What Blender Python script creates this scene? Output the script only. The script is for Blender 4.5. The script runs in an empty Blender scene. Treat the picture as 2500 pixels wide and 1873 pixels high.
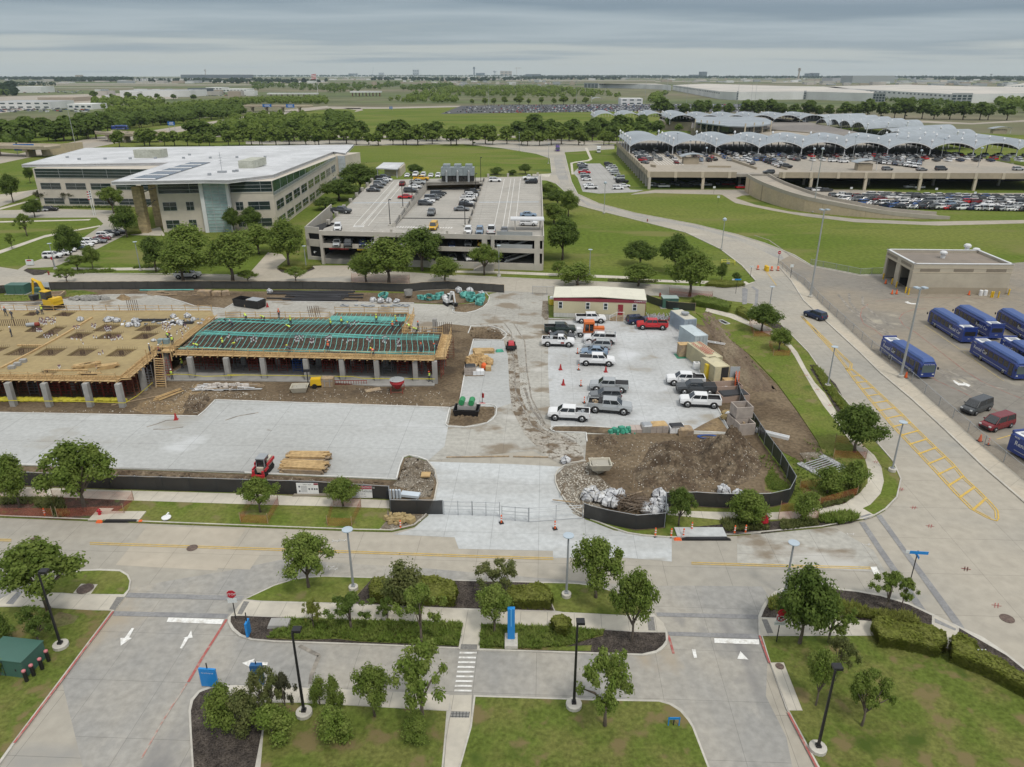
import bpy,bmesh,math,random
from mathutils import Vector,Matrix
from mathutils.geometry import tessellate_polygon
R=math.radians
rnd=random.Random(7)
scene=bpy.context.scene
col=scene.collection
#camera
HC,PITCH,FP=45.0,R(23.05),1778.0
cam=bpy.data.objects.new('camera',bpy.data.cameras.new('camera'))
col.objects.link(cam)
cam.location=(0,0,HC)
cam.rotation_euler=(R(90)-PITCH,0,0)
cam.data.sensor_width=36
cam.data.lens=36*FP/2500
cam.data.clip_start=0.5
cam.data.clip_end=60000
scene.camera=cam
#light
SUN_EL,SUN_AZ=R(58),R(150)
sl=bpy.data.lights.new('sun','SUN');sl.energy=1.5;sl.angle=R(10);sl.color=(1,.94,.85)
so=bpy.data.objects.new('sun',sl);col.objects.link(so)
so.rotation_euler=(R(90)-SUN_EL,0,R(180)-SUN_AZ+R(0))
w=bpy.data.worlds.new('World');scene.world=w;w.use_nodes=True
nt=w.node_tree;N=nt.nodes;Lk=nt.links;N.clear()
def nn(t,**k):
 n=N.new('ShaderNode'+t)
 for a,b in k.items():setattr(n,a,b)
 return n
out=nn('OutputWorld');bg=nn('Background');Lk.new(bg.outputs[0],out.inputs[0])
bg.inputs[1].default_value=0.1
sky=nn('TexSky',sky_type='NISHITA',sun_disc=False,sun_elevation=SUN_EL,sun_rotation=SUN_AZ)
tc=nn('TexCoord');sep=nn('SeparateXYZ');Lk.new(tc.outputs['Generated'],sep.inputs[0])
def mth(op,a,b=None,clamp=False):
 n=nn('Math',operation=op,use_clamp=clamp)
 for i,v in enumerate((a,b)):
  if v is None:continue
  if isinstance(v,(int,float)):n.inputs[i].default_value=v
  else:Lk.new(v,n.inputs[i])
 return n.outputs[0]
zz=mth('MAXIMUM',sep.outputs[2],0.0)
den=mth('ADD',zz,0.035)
cb=nn('CombineXYZ');Lk.new(mth('DIVIDE',sep.outputs[0],den),cb.inputs[0]);Lk.new(mth('DIVIDE',sep.outputs[1],den),cb.inputs[1])
ns=nn('TexNoise');ns.inputs['Scale'].default_value=0.21;ns.inputs['Detail'].default_value=5;ns.inputs['Roughness'].default_value=.5
mp=nn('Mapping');mp.inputs['Scale'].default_value=(.62,1.0,1);mp.inputs['Rotation'].default_value=(0,0,R(-6))
mp.inputs['Location'].default_value=(3.2,7.3,0)
Lk.new(cb.outputs[0],mp.inputs[0]);Lk.new(mp.outputs[0],ns.inputs[0])
cr=nn('ValToRGB');Lk.new(mth('ADD',zz,mth('MULTIPLY',mth('SUBTRACT',ns.outputs[0],.5),0.14)),cr.inputs[0])
el=cr.color_ramp.elements
stops=[(0.0,(4.2,4.5,4.4)),(0.022,(4.0,4.35,4.35)),(0.038,(2.55,3.1,3.55)),(0.055,(3.3,3.85,4.25)),(0.080,(1.75,2.3,2.85)),(0.11,(2.7,3.2,3.8)),(0.45,(5.8,6.0,6.2)),(1.0,(10.4,10.5,10.3))]
while len(el)<len(stops):el.new(.5)
for e,(p,c)in zip(el,stops):e.position=p;e.color=(*c,1)
mx=nn('MixRGB');mx.inputs[0].default_value=.9
Lk.new(sky.outputs[0],mx.inputs[1]);Lk.new(cr.outputs[0],mx.inputs[2]);Lk.new(mx.outputs[0],bg.inputs[0])
scene.view_settings.view_transform='Standard';scene.view_settings.look='None'
scene.view_settings.exposure=0.24;scene.view_settings.gamma=1
scene.cycles.max_bounces=5;scene.cycles.transparent_max_bounces=6
#pixel -> place helpers (photo read-off, 2500 x 1873)
TL=dict(A=(0,150,2.765),B=(800,150,2.765),C=(1600,150,2.4578),D=(0,340,3.6867),E=(550,340,4.0218),F=(1000,340,4.0218),G=(1450,260,4.0218),H=(1950,260,4.0218),I=(0,660,3.6867),J=(550,660,3.6867),K=(1080,660,3.6867),L=(1600,560,4.142),M=(2000,560,4.142),N=(1280,860,3.4517),O=(1800,900,3.16),P=(0,1000,3.6867),Q=(550,1000,3.6867),R=(0,1300,2.892),S=(550,1300,3.3145),T=(1100,1280,3.187),U=(1650,1300,2.6024),X=(0,0,.8848),W=(0,0,1.0))
def px(k,x,y):a,b,s=TL[k];return(a+x/s,b+y/s)
def T(k,*p):return[px(k,p[i],p[i+1])for i in range(0,len(p),2)]
SP,CP=math.sin(PITCH),math.cos(PITCH)
def G(p,z=0.0):
 x=(p[0]-1250)/FP;y=(936.5-p[1])/FP
 d=(x,CP+SP*y,-SP+CP*y)
 t=(HC-z)/-d[2]
 return Vector((d[0]*t,d[1]*t,z))
def g(k,x,y,z=0.0):return G(px(k,x,y),z)
def GS(pts,z=0.0):return[G(p,z)for p in pts]
def zat(base,top_y,z0=0.0):
 b=G(base,z0);y=(936.5-top_y)/FP
 return HC+b.y*(-SP+CP*y)/(CP+SP*y)
def depth(b):return b.y*CP+(HC-b.z)*SP
def pxm(b,n):return n*depth(b)/FP
#materials
MATS={}
def MT(name,c1,c2=None,sc=.08,fine=1.2,fv=.1,rough=.85,spec=.2,metal=0.,joints=None,bump=0.,coord='W',stain=None,lo=.42,hi=.6,stretch=None,emit=0):
 if name in MATS:return MATS[name]
 m=bpy.data.materials.new(name);m.use_nodes=True
 t=m.node_tree;n=t.nodes;l=t.links
 b=n['Principled BSDF']
 b.inputs['Roughness'].default_value=rough;b.inputs['Specular IOR Level'].default_value=spec;b.inputs['Metallic'].default_value=metal
 if coord=='W':src=n.new('ShaderNodeNewGeometry').outputs['Position']
 else:src=n.new('ShaderNodeTexCoord').outputs['Object']
 if stretch:
  mp=n.new('ShaderNodeMapping');mp.inputs['Scale'].default_value=stretch[:3]
  if len(stretch)>3:mp.inputs['Rotation'].default_value=(0,0,R(stretch[3]))
  l.new(src,mp.inputs[0]);vec=mp.outputs[0]
 else:vec=src
 def noise(s,d=5,v=None):
  q=n.new('ShaderNodeTexNoise');q.inputs['Scale'].default_value=s;q.inputs['Detail'].default_value=d;l.new(v or vec,q.inputs[0]);return q.outputs[0]
 def rampf(f,a,bb):
  q=n.new('ShaderNodeMapRange');q.inputs[1].default_value=a;q.inputs[2].default_value=bb;l.new(f,q.inputs[0]);return q.outputs[0]
 def mix(f,a,bb,mode='MIX'):
  q=n.new('ShaderNodeMixRGB');q.blend_type=mode
  for i,v in((0,f),(1,a),(2,bb)):
   if hasattr(v,'is_linked'):l.new(v,q.inputs[i])
   elif isinstance(v,(int,float)):q.inputs[i].default_value=v
   else:q.inputs[i].default_value=(*v,1)
  return q.outputs[0]
 c=mix(rampf(noise(sc),lo,hi),c1,c2 or c1)if c2 else None
 q=n.new('ShaderNodeMapRange');q.inputs[1].default_value=.3;q.inputs[2].default_value=.7;q.inputs[3].default_value=1-fv;q.inputs[4].default_value=1+fv
 fn=noise(fine,6,src);l.new(fn,q.inputs[0])
 c=mix(1.0,c if c is not None else c1,q.outputs[0],'MULTIPLY')
 if stain:
  for(scol,ssc,th)in stain:
   f=rampf(noise(ssc,7),th,th+.09);c=mix(f,c,scol)
 if joints:
  sx,sy,ang,wd,dark=joints
  mp=n.new('ShaderNodeMapping');mp.inputs['Rotation'].default_value=(0,0,R(ang));l.new(src,mp.inputs[0])
  sp=n.new('ShaderNodeSeparateXYZ');l.new(mp.outputs[0],sp.inputs[0])
  for i,s in((0,sx),(1,sy)):
   if not s:continue
   def ma(op,a,bb=None):
    z=n.new('ShaderNodeMath');z.operation=op
    for k2,v in enumerate((a,bb)):
     if v is None:continue
     if isinstance(v,(int,float)):z.inputs[k2].default_value=v
     else:l.new(v,z.inputs[k2])
    return z.outputs[0]
   f=ma('ABSOLUTE',ma('SUBTRACT',ma('FRACT',ma('DIVIDE',sp.outputs[i],s)),.5))
   f=ma('GREATER_THAN',f,.5-wd/2/s)
   c=mix(ma('MULTIPLY',f,dark),c,(.05,.05,.05))
 l.new(c,b.inputs['Base Color'])
 if bump:
  bp=n.new('ShaderNodeBump');bp.inputs['Strength'].default_value=bump;bp.inputs['Distance'].default_value=.1
  l.new(fn,bp.inputs['Height']);l.new(bp.outputs[0],b.inputs['Normal'])
 if emit:b.inputs['Emission Color'].default_value=(*c1,1);b.inputs['Emission Strength'].default_value=emit
 MATS[name]=m
 return m
def P(name,c,rough=.5,spec=.4,metal=0.,fv=.06,fine=.6,c2=None,sc=.8,**k):
 return MT(name,c,c2,sc=sc,fine=fine,fv=fv,rough=rough,spec=spec,metal=metal,coord='O',**k)
def glass(name,c,rough=.08):
 if name in MATS:return MATS[name]
 m=MT(name,c,fv=.25,fine=.5,rough=rough,spec=.8,coord='O');return m
#mesh builder
class MB:
 def __init__(s):s.v=[];s.f=[];s.m=[]
 def quad(s,a,b,c,d,m=0):
  i=len(s.v);s.v+=[tuple(a),tuple(b),tuple(c),tuple(d)];s.f.append((i,i+1,i+2,i+3));s.m.append(m)
 def tri(s,a,b,c,m=0):
  i=len(s.v);s.v+=[tuple(a),tuple(b),tuple(c)];s.f.append((i,i+1,i+2));s.m.append(m)
 def hexa(s,p,m=0):
  i=len(s.v);s.v+=[tuple(q)for q in p]
  for f in((0,3,2,1),(4,5,6,7),(0,1,5,4),(1,2,6,5),(2,3,7,6),(3,0,4,7)):s.f.append(tuple(i+k for k in f));s.m.append(m)
 def box(s,c,d,rz=0,m=0,taper=1.0):
  x,y,z=d[0]/2,d[1]/2,d[2]/2;cs,sn=math.cos(rz),math.sin(rz);p=[]
  for zz,k in((-z,1),(z,taper)):
   for a,b in((-x,-y),(x,-y),(x,y),(-x,y)):
    a*=k;b*=k
    p.append((c[0]+a*cs-b*sn,c[1]+a*sn+b*cs,c[2]+zz))
  s.hexa(p,m)
 def prism(s,poly,z0,z1,m=0,mtop=None):
  poly=[Vector((q[0],q[1],0))for q in poly]
  n=len(poly);i=len(s.v);z0=list(z0)if isinstance(z0,(list,tuple))else[z0]*n;z1=list(z1)if isinstance(z1,(list,tuple))else[z1]*n
  if sum(a.x*b.y-b.x*a.y for a,b in zip(poly,poly[1:]+poly[:1]))<0:poly.reverse();z0.reverse();z1.reverse()
  s.v+=[(q.x,q.y,z0[k])for k,q in enumerate(poly)]+[(q.x,q.y,z1[k])for k,q in enumerate(poly)]
  for k in range(n):
   j=(k+1)%n;s.f.append((i+k,i+j,i+n+j,i+n+k));s.m.append(m)
  for t in tessellate_polygon([poly]):
   a,b,c=t
   if(poly[b]-poly[a]).cross(poly[c]-poly[a]).z<0:b,c=c,b
   s.f.append((i+n+a,i+n+b,i+n+c));s.m.append(m if mtop is None else mtop)
   s.f.append((i+a,i+c,i+b));s.m.append(m)
 def sheet(s,poly,z=None,m=0):
  n=len(poly);i=len(s.v);q=[Vector((p[0],p[1],0))for p in poly]
  s.v+=[(p[0],p[1],p[2]if z is None else z)for p in poly]
  for a,b,c in tessellate_polygon([q]):
   if(q[b]-q[a]).cross(q[c]-q[a]).z<0:b,c=c,b
   s.f.append((i+a,i+b,i+c));s.m.append(m)
 def tube(s,pts,r,n=6,m=0,cap=True):
  pts=[Vector(p)for p in pts];rs=r if isinstance(r,(list,tuple))else[r]*len(pts);base=len(s.v)
  for k,p in enumerate(pts):
   d=(pts[min(k+1,len(pts)-1)]-pts[max(k-1,0)]).normalized()
   u=d.orthogonal().normalized()if abs(d.z)<.99 else Vector((1,0,0));u=(u-d*u.dot(d)).normalized();w2=d.cross(u)
   for j in range(n):
    a=2*math.pi*j/n+math.pi/n;s.v.append(tuple(p+(u*math.cos(a)+w2*math.sin(a))*rs[k]))
  for k in range(len(pts)-1):
   for j in range(n):
    a=base+k*n+j;b=base+k*n+(j+1)%n;s.f.append((a,b,b+n,a+n));s.m.append(m)
  if cap:
   s.f.append(tuple(base+j for j in reversed(range(n))));s.m.append(m)
   s.f.append(tuple(base+(len(pts)-1)*n+j for j in range(n)));s.m.append(m)
 def bar(s,a,b,w=.1,m=0):s.tube([a,b],w*.707,4,m)
 def loft(s,secs,m=0,cap=True):
  n=len(secs[0]);base=len(s.v)
  for q in secs:s.v+=[tuple(p)for p in q]
  for k in range(len(secs)-1):
   for j in range(n):
    a=base+k*n+j;b=base+k*n+(j+1)%n;s.f.append((a,b,b+n,a+n));s.m.append(m)
  if cap:
   s.f.append(tuple(base+j for j in reversed(range(n))));s.m.append(m)
   s.f.append(tuple(base+(len(secs)-1)*n+j for j in range(n)));s.m.append(m)
 def lathe(s,prof,c=(0,0,0),n=12,m=0):
  s.loft([[(c[0]+r*math.cos(2*math.pi*j/n),c[1]+r*math.sin(2*math.pi*j/n),c[2]+z)for j in range(n)]for r,z in prof],m)
 def text(s,txt,mat4,size=1.,m=0,align='CENTER'):
  cu=bpy.data.curves.new('t','FONT');cu.body=txt;cu.size=size;cu.align_x=align;cu.align_y='CENTER';cu.fill_mode='FRONT'
  cu.resolution_u=2
  ob=bpy.data.objects.new('t',cu);me=bpy.data.meshes.new_from_object(ob);i=len(s.v)
  s.v+=[tuple(mat4@v.co)for v in me.vertices]
  for p in me.polygons:s.f.append(tuple(i+k for k in p.vertices));s.m.append(m)
  bpy.data.objects.remove(ob);bpy.data.meshes.remove(me);bpy.data.curves.remove(cu)
 def mesh(s,name,mats,smooth=False):
  me=bpy.data.meshes.new(name);me.from_pydata(s.v,[],s.f)
  for q in(mats if isinstance(mats,(list,tuple))else[mats]):me.materials.append(q)
  me.polygons.foreach_set('material_index',s.m)
  if smooth:me.polygons.foreach_set('use_smooth',[True]*len(s.f))
  me.update();return me
 def build(s,name,mats,parent=None,smooth=False,loc=None,rz=0,**tg):
  o=bpy.data.objects.new(name,s.mesh(name,mats,smooth));col.objects.link(o)
  if parent:o.parent=parent
  if loc is not None:o.location=loc
  if rz:o.rotation_euler.z=rz
  if tg:tag(o,**tg)
  return o
def tag(o,label=None,cat=None,group=None,kind=None):
 if label:o['label']=label
 if cat:o['category']=cat
 if group:o['group']=group
 if kind:o['kind']=kind
 return o
def empty(name,loc=(0,0,0),rz=0,label=None,cat=None,group=None):
 o=bpy.data.objects.new(name,None);col.objects.link(o);o.location=loc;o.rotation_euler=(0,0,rz)
 o.empty_display_size=.1
 return tag(o,label,cat,group)
KIDS={}
def dup(root,loc,rz=0,scale=None,label=None,cat=None,group=None,mats=None):
 def cp(o,par):
  c=o.copy();col.objects.link(c)
  if par:c.parent=par
  for ch in o.children:cp(ch,c)
  return c
 r=cp(root,None);r.location=loc;r.rotation_euler=(0,0,rz)
 if scale:r.scale=scale if isinstance(scale,(tuple,list))else(scale,)*3
 for k in('label','category','group','kind'):
  if k in r:del r[k]
 tag(r,label,cat,group)
 return r
def proto_done(root):
 for c in list(root.children):proto_done(c)
 bpy.data.objects.remove(root)
ORD=['first','second','third','fourth','fifth','sixth','seventh','eighth','ninth','tenth','eleventh','twelfth','thirteenth','fourteenth','fifteenth','sixteenth','seventeenth','eighteenth','nineteenth','twentieth']
def nth(i):
 if i<20:return ORD[i]
 i+=1;return f"{i}{'th' if 10 <= i % 100 <= 20 else {1:'st',2:'nd',3:'rd'}.get(i%10,'th')}"
def S(name,pts,z,mat,**k):
 mb=MB();mb.sheet(GS(pts,z));return mb.build(name,mat,kind='structure')
def chaikin(p,n=2,closed=True):
 for _ in range(n):
  q=[];m=len(p)
  for i in range(m if closed else m-1):
   a,b=p[i],p[(i+1)%m];q+=[a*.75+b*.25,a*.25+b*.75]
  if not closed:q=[p[0]]+q+[p[-1]]
  p=q
 return p
def inset(p,d):
 n=len(p);A=sum(p[i].x*p[(i+1)%n].y-p[(i+1)%n].x*p[i].y for i in range(n));sg=1 if A>0 else-1;o=[]
 for i in range(n):
  a,b,c=p[i-1],p[i],p[(i+1)%n];e1=(b-a).normalized();e2=(c-b).normalized()
  n1=Vector((-e1.y,e1.x,0))*sg;n2=Vector((-e2.y,e2.x,0))*sg;k=n1+n2;L=k.length
  k=k/L if L>.2 else n1;o.append(b+k*d/max(.5,k.dot(n1)))
 return o
def island(name,pts,mat,h=.15,kw=.18,sm=0,kmat=None,extra=None):
 p=GS(pts,h)
 if sm:p=chaikin(p,sm)
 mb=MB();mb.prism(p,0.0,h)
 mb.build('kerb',kmat or MATS['kerb_concrete'],kind='structure')
 q=MB();q.sheet(inset(p,kw),h+.012);return q.build(name,mat,kind='structure')
def strip(pts,w,z,mat,name='road_marking',closed=False):
 mb=MB();p=[Vector((q[0],q[1],0))for q in pts]
 if closed:p.append(p[0])
 for a,b in zip(p,p[1:]):
  d=(b-a).normalized();nrm=Vector((-d.y,d.x,0))*w/2
  mb.quad(*[Vector((q.x,q.y,z))for q in(a-nrm,b-nrm,b+nrm,a+nrm)])
 return mb.build(name,mat,kind='structure')
def kerbline(pts,h=.15,w=.16,name='kerb',mat=None,z0=0.):
 mb=MB();p=pts
 for a,b in zip(p,p[1:]):
  d=Vector((b.x-a.x,b.y-a.y,0));L=d.length;d.normalize()
  c=(a+b)/2;mb.box((c.x,c.y,z0+h/2),(L+.02,w,h),math.atan2(d.y,d.x))
 return mb.build(name,mat or MATS['kerb_concrete'],kind='structure')
#MATERIALS of the setting
C_OLD=(.375,.345,.29);C_OLD2=(.315,.30,.265)
MT('kerb_concrete',(.50,.48,.43),(.42,.40,.36),sc=.3,fine=3)
MT('new_kerb',(.62,.62,.60),(.52,.52,.5),sc=.3,fine=3)
M_street=MT('street_concrete',C_OLD,C_OLD2,sc=.05,fine=.9,fv=.09,joints=(6.2,6.0,2.5,.04,.42),stain=[((.27,.265,.25),.10,.62),((.46,.43,.37),.07,.64)],stretch=(.4,1,1,4))
M_street2=MT('beige_slab',(.43,.385,.315),(.38,.345,.285),sc=.1,fine=.8,fv=.08,joints=(6.2,6.0,2.5,.04,.4))
M_street3=MT('grey_slab',(.285,.28,.265),(.35,.33,.29),sc=.11,fine=1.6,fv=.13,joints=(5,5.4,2.5,.035,.38),stain=[((.215,.21,.205),.17,.60),((.42,.40,.36),.3,.65),((.36,.31,.24),.12,.62)],stretch=(1,.55,1,0))
M_yard=MT('yard_concrete',(.27,.235,.185),(.215,.2,.175),sc=.045,fine=.8,fv=.1,joints=(5.5,5.5,-40,.05,.45),stain=[((.19,.185,.18),.06,.60),((.42,.38,.30),.09,.64)])
M_new=MT('new_concrete',(.42,.432,.428),(.355,.36,.35),sc=.05,fine=1.7,fv=.10,joints=(9.2,6.4,2.5,.05,.45),stain=[((.33,.32,.29),.12,.60),((.19,.17,.14),.5,.69),((.50,.515,.52),.13,.60),((.25,.235,.21),1.3,.70)],stretch=(.6,1,1,10))
M_new2=MT('new_slab_pale',(.48,.50,.505),(.41,.42,.415),sc=.14,fine=1.6,fv=.11,joints=(5,5,2.5,.04,.42),stain=[((.34,.33,.30),.35,.64)],stretch=(.5,1.5,1,0))
M_site=MT('site_concrete',(.39,.38,.345),(.325,.315,.285),sc=.09,fine=1.6,fv=.15,joints=(4.8,4.8,2.5,.04,.42),stain=[((.23,.195,.15),.25,.54),((.45,.44,.41),.15,.64)],stretch=(.6,1,1,80))
M_lot=MT('lot_concrete',(.455,.47,.475),(.38,.385,.38),sc=.1,fine=1.6,fv=.12,joints=(4.9,4.9,2.5,.035,.4),stain=[((.31,.29,.25),.2,.60),((.52,.535,.55),.12,.60)])
M_walk=MT('sidewalk_concrete',(.52,.485,.41),(.46,.43,.37),sc=.25,fine=1.5,fv=.07,joints=(2.4,0,3.5,.04,.5))
M_walk2=MT('sidewalk_beige',(.46,.41,.33),(.41,.375,.31),sc=.15,fine=1.5,fv=.08,joints=(3.2,3.2,-38,.04,.4))
M_grass=MT('ground_grass',(.105,.146,.026),(.148,.170,.042),sc=.018,fine=.9,fv=.22,rough=1,spec=.05,stain=[((.16,.165,.055),.05,.57),((.075,.115,.024),.035,.60)],bump=.4,stretch=(.5,1.4,1,5))
M_lawn=MT('lawn_grass',(.115,.152,.030),(.155,.165,.048),sc=.16,fine=3.0,fv=.24,rough=1,spec=.05,stain=[((.185,.165,.075),.33,.58),((.08,.12,.024),.2,.60),((.15,.115,.07),1.1,.68)],bump=.6)
M_lawn2=MT('meadow_grass',(.10,.132,.028),(.135,.145,.042),sc=.3,fine=3.4,fv=.3,rough=1,spec=.05,stain=[((.17,.14,.065),.45,.55),((.065,.095,.02),.25,.60)],bump=.6)  # slightly darker, patchier grass colour than the lawn
M_mulch=MT('dark_mulch',(.055,.047,.042),(.085,.072,.062),sc=1.2,fine=9,fv=.6,rough=1,spec=.05,bump=1.,stain=[((.11,.095,.085),5,.66)])
M_dirt=MT('bare_dirt',(.12,.09,.06),(.175,.135,.09),sc=.14,fine=2.2,fv=.3,rough=1,spec=.05,bump=1.,stain=[((.085,.066,.048),.22,.58),((.24,.20,.145),.35,.66),((.40,.37,.31),3.2,.72)])
M_sand=MT('sandy_dirt',(.24,.175,.10),(.17,.125,.08),sc=.3,fine=2.5,fv=.25,rough=1,bump=.8)
M_gravel=MT('stony_dirt',(.14,.115,.085),(.21,.185,.15),sc=.5,fine=5,fv=.45,rough=1,bump=1.,stain=[((.50,.47,.42),2.6,.62),((.07,.055,.042),.8,.63)])
M_yel=MT('yellow_paint',(.56,.38,.09),(.45,.35,.16),sc=1.5,fine=4,fv=.15,lo=.5,hi=.7)
M_wht=MT('white_paint',(.72,.72,.70),(.52,.50,.46),sc=1.8,fine=5,fv=.12,lo=.5,hi=.66)
M_redp=MT('red_kerb_paint',(.36,.11,.10),(.38,.26,.22),sc=2,fine=5,lo=.52,hi=.7)
M_band=MT('dark_paver_band',(.215,.215,.22),(.255,.255,.255),sc=.5,fine=4,fv=.12)
M_ada=MT('tactile_grey',(.20,.195,.185),fine=6,fv=.2)
M_far=MT('far_ground',(.10,.125,.05),(.17,.15,.10),sc=.0016,fine=.012,fv=.25,rough=1,stain=[((.05,.08,.03),.0022,.56),((.28,.26,.22),.003,.66)],stretch=(.35,1,1,0))
M_asph=MT('dark_asphalt',(.075,.077,.082),(.10,.10,.105),sc=.05,fine=.8,fv=.15)
M_deck=MT('deck_concrete',(.36,.32,.265),(.31,.285,.245),sc=.03,fine=.5,fv=.1,joints=(11,9,0,.12,.35),stain=[((.24,.225,.205),.05,.62)])
#GROUND
def big_sheet(name,x0,y0,x1,y1,z,mat):
 mb=MB();mb.sheet([Vector((x0,y0,z)),Vector((x1,y0,z)),Vector((x1,y1,z)),Vector((x0,y1,z))]);return mb.build(name,mat,kind='structure')
big_sheet('ground',-9000,-60,9000,13000,-.03,M_far)
S('lawn',T('W',-900,2600,3400,2600,3400,640,2700,420,2500,330,1800,300,1500,262,900,262,600,280,0,330,-500,420),0.0,M_grass)
#streets
street_n=T('W',-500,690,-200,672,0,652,100,667,184,668.7,560,672,660,660,760,652,990,664,1114,673,1350,684,1547,693,1723,702,1812,700,1845,686,1812,649,1758,608,1674,568,1557,538.5,1450,512,1411,501.6,1392,480,1358,449,1335,441,1320,440,1320,425,1340,424,1347,422,1343,387,1310,376,1225,362,1130,352,860,356,600,352,600,345,1000,340,1370,344,1500,352,1500,364,1379,372,1379,377,1395,444,1410,474,1460,496.6,1550,520.5,1698.6,548.4,1798,573,1865.6,593.8,1938,622.8,1981,649,2046.7,661.4,2100,672,2154,671,2500,640,2900,640,3400,1400,3400,2600,-900,2600,-900,1262,0,1261.7,271,1272.6,550,1283.4,875.5,1295.6,957,1297,1011,1285,1046,1255,1061,1219.7,1070,1180,1046,1124.8,1046,1080,1300,1080,1378.5,1138,1356,1161,1356,1178.7,1375.6,1222,1404.6,1251,1442,1271,1497,1291.7,1570,1307.6,1685.6,1312,1769.6,1307.6,1800,1306.6,2005.7,1287.7,2104,1268.7,2137,1259,2161,1245,2189,1216,2199,1172,2180,1128,2132,1072.5,2069,985,2042,956,2005.6,907.7,1974,862,1931,818,1902,789,1832,755.6,1840,742,1730,728,1600,722,1338,722,1231,714,900,714,560,712,0,716,-500,740)
S('street',street_n,.02,M_street)
S('street',T('W',-500,1430,-20,1375,30,1378,62,1420,300,1437,560,1393,690,1366,1040,1388,1330,1412,1560,1430,1700,1430,1860,1432,1880,1460,1870,1700,1920,1800,2080,2600,380,2600,150,1660,-500,1700),.024,M_street3)
S('street',T('P',1040,1400,1330,1045,2212,1075,1950,1450),.028,M_street2)
S('street',T('Q',-60,1070,130,1080,60,1260,330,1280,220,1440,-260,1420),.032,M_street2)
S('street',T('W',1120,1340,1350,1345,1350,1362,1530,1362,1640,1371,1640,1310,1500,1296,1400,1255,1375,1225,1060,1222,1046,1256,1012,1290,960,1305,1110,1312),.034,M_new2)
S('street',T('O',0,1290,650,1232,760,1230,1050,1400,1150,1580,950,1560,0,1500),.036,M_site)
S('street',T('W',1400,478,1440,505,1550,527,1690,555,1800,585,1860,612,1920,640,1900,612,1800,578,1698,551,1552,523,1450,498),.026,M_street3)
S('street',T('W',1352,385,1372,385,1392,450,1372,455,1358,425),.028,M_street3)
#bus yard
S('bus_yard',T('W',1899,640,1930,623,1981,651,2046,663,2100,674,2200,673,2500,640,2900,650,3300,1300,2700,1300,2500,1172,2401,1090,2290,992,2224,932,2125,852,2060,792,2006,742,1962,695),.045,M_yard)
S('pavement',T('W',1902,652,1931,685.5,1962,734,1998,767.6,2100,862,2148,909.5,2227,976,2306,1048.7,2401,1140.5,2500,1226,2800,1500,2800,1420,2500,1176,2401,1094,2290,995,2224,935,2125,855,2060,795,2006,745,1962,698,1899,648),.13,M_walk2)
kerbline(GS(T('W',1902,652,1931,685.5,1962,734,1998,767.6,2100,862,2148,909.5,2227,976,2306,1048.7,2401,1140.5,2500,1226,2800,1500)),.15,.2)
kerbline(GS(T('W',2160,671,2100,672,2046.7,661.4,1981,649,1938,622.8,1865.6,593.8,1798,573,1698.6,548.4,1550,520.5,1460,496.6,1410,474,1395,444,1379,377)),.15,.3)
kerbline(GS(T('W',1845,686,1812,649,1758,608,1674,568,1557,538.5,1450,512,1411,501.6,1392,480,1358,449)),.15,.3)
kerbline(GS(T('W',1347,422,1343,387,1310,376,1225,362,1130,352,860,356)),.15,.3)
#site pavement and pads
S('site_pavement',T('W',-500,745,0,741,116,738.6,173.6,730.5,257.7,721,352.6,720,406.8,726.5,447.5,738.7,474.6,748,548,755,574,740,650,737,889,738.7,1011,741,1110,745,1190,735,1196,718,1232,710,1338,716,1338,779,1644,787.5,1711,912.5,1783,1059,1700,1120,1378.5,1138,1300,1100,1046,1124.8,998,1113,984,1117,968,1171,597,1154.6,60,1136,-400,1130),.04,M_site)
S('site_pavement',T('W',-400,1004,0,1008,483,1017,526,977,821,986.8,1098,996,1088,1037,1094,1042,1085,1090,1046,1124,998,1113,984,1117,968,1171,597,1154.6,60,1136,-400,1128),.046,M_new)
S('site_pavement',T('W',1339,779,1644,787.5,1677,845,1711,912.5,1782,1058,1692,1055,1345,1041,1338,900),.046,M_lot)
S('site_pavement',T('W',1156,831,1236,831,1240,800,1260,980,1215,996,1119,988,1136,904),.046,M_new)
S('site_entrance_slab',T('W',1048,1127,1250,1133,1378,1140,1358,1160,1356,1180,1376,1222,1404,1250,1060,1222,1068,1182),.05,M_new2)
S('site_pavement',T('N',1405,665,1500,610,1600,560,1640,545,1735,683),.05,M_sand)
trk=T('W',1170,790,1225,795,1258,830,1268,900,1270,960,1290,1010,1330,1050,1400,1075,1425,1095,1425,1126,1378,1137,1330,1110,1280,1060,1250,1000,1243,940,1240,870,1225,815,1180,803)
S('mud_track',trk,.052,MT('muddy_concrete',(.36,.34,.30),(.30,.275,.235),sc=.15,fine=3,fv=.3,joints=(4.8,4.8,0,.06,.4),stain=[((.15,.115,.08),.45,.50),((.11,.085,.06),1.6,.56)]))
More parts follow.
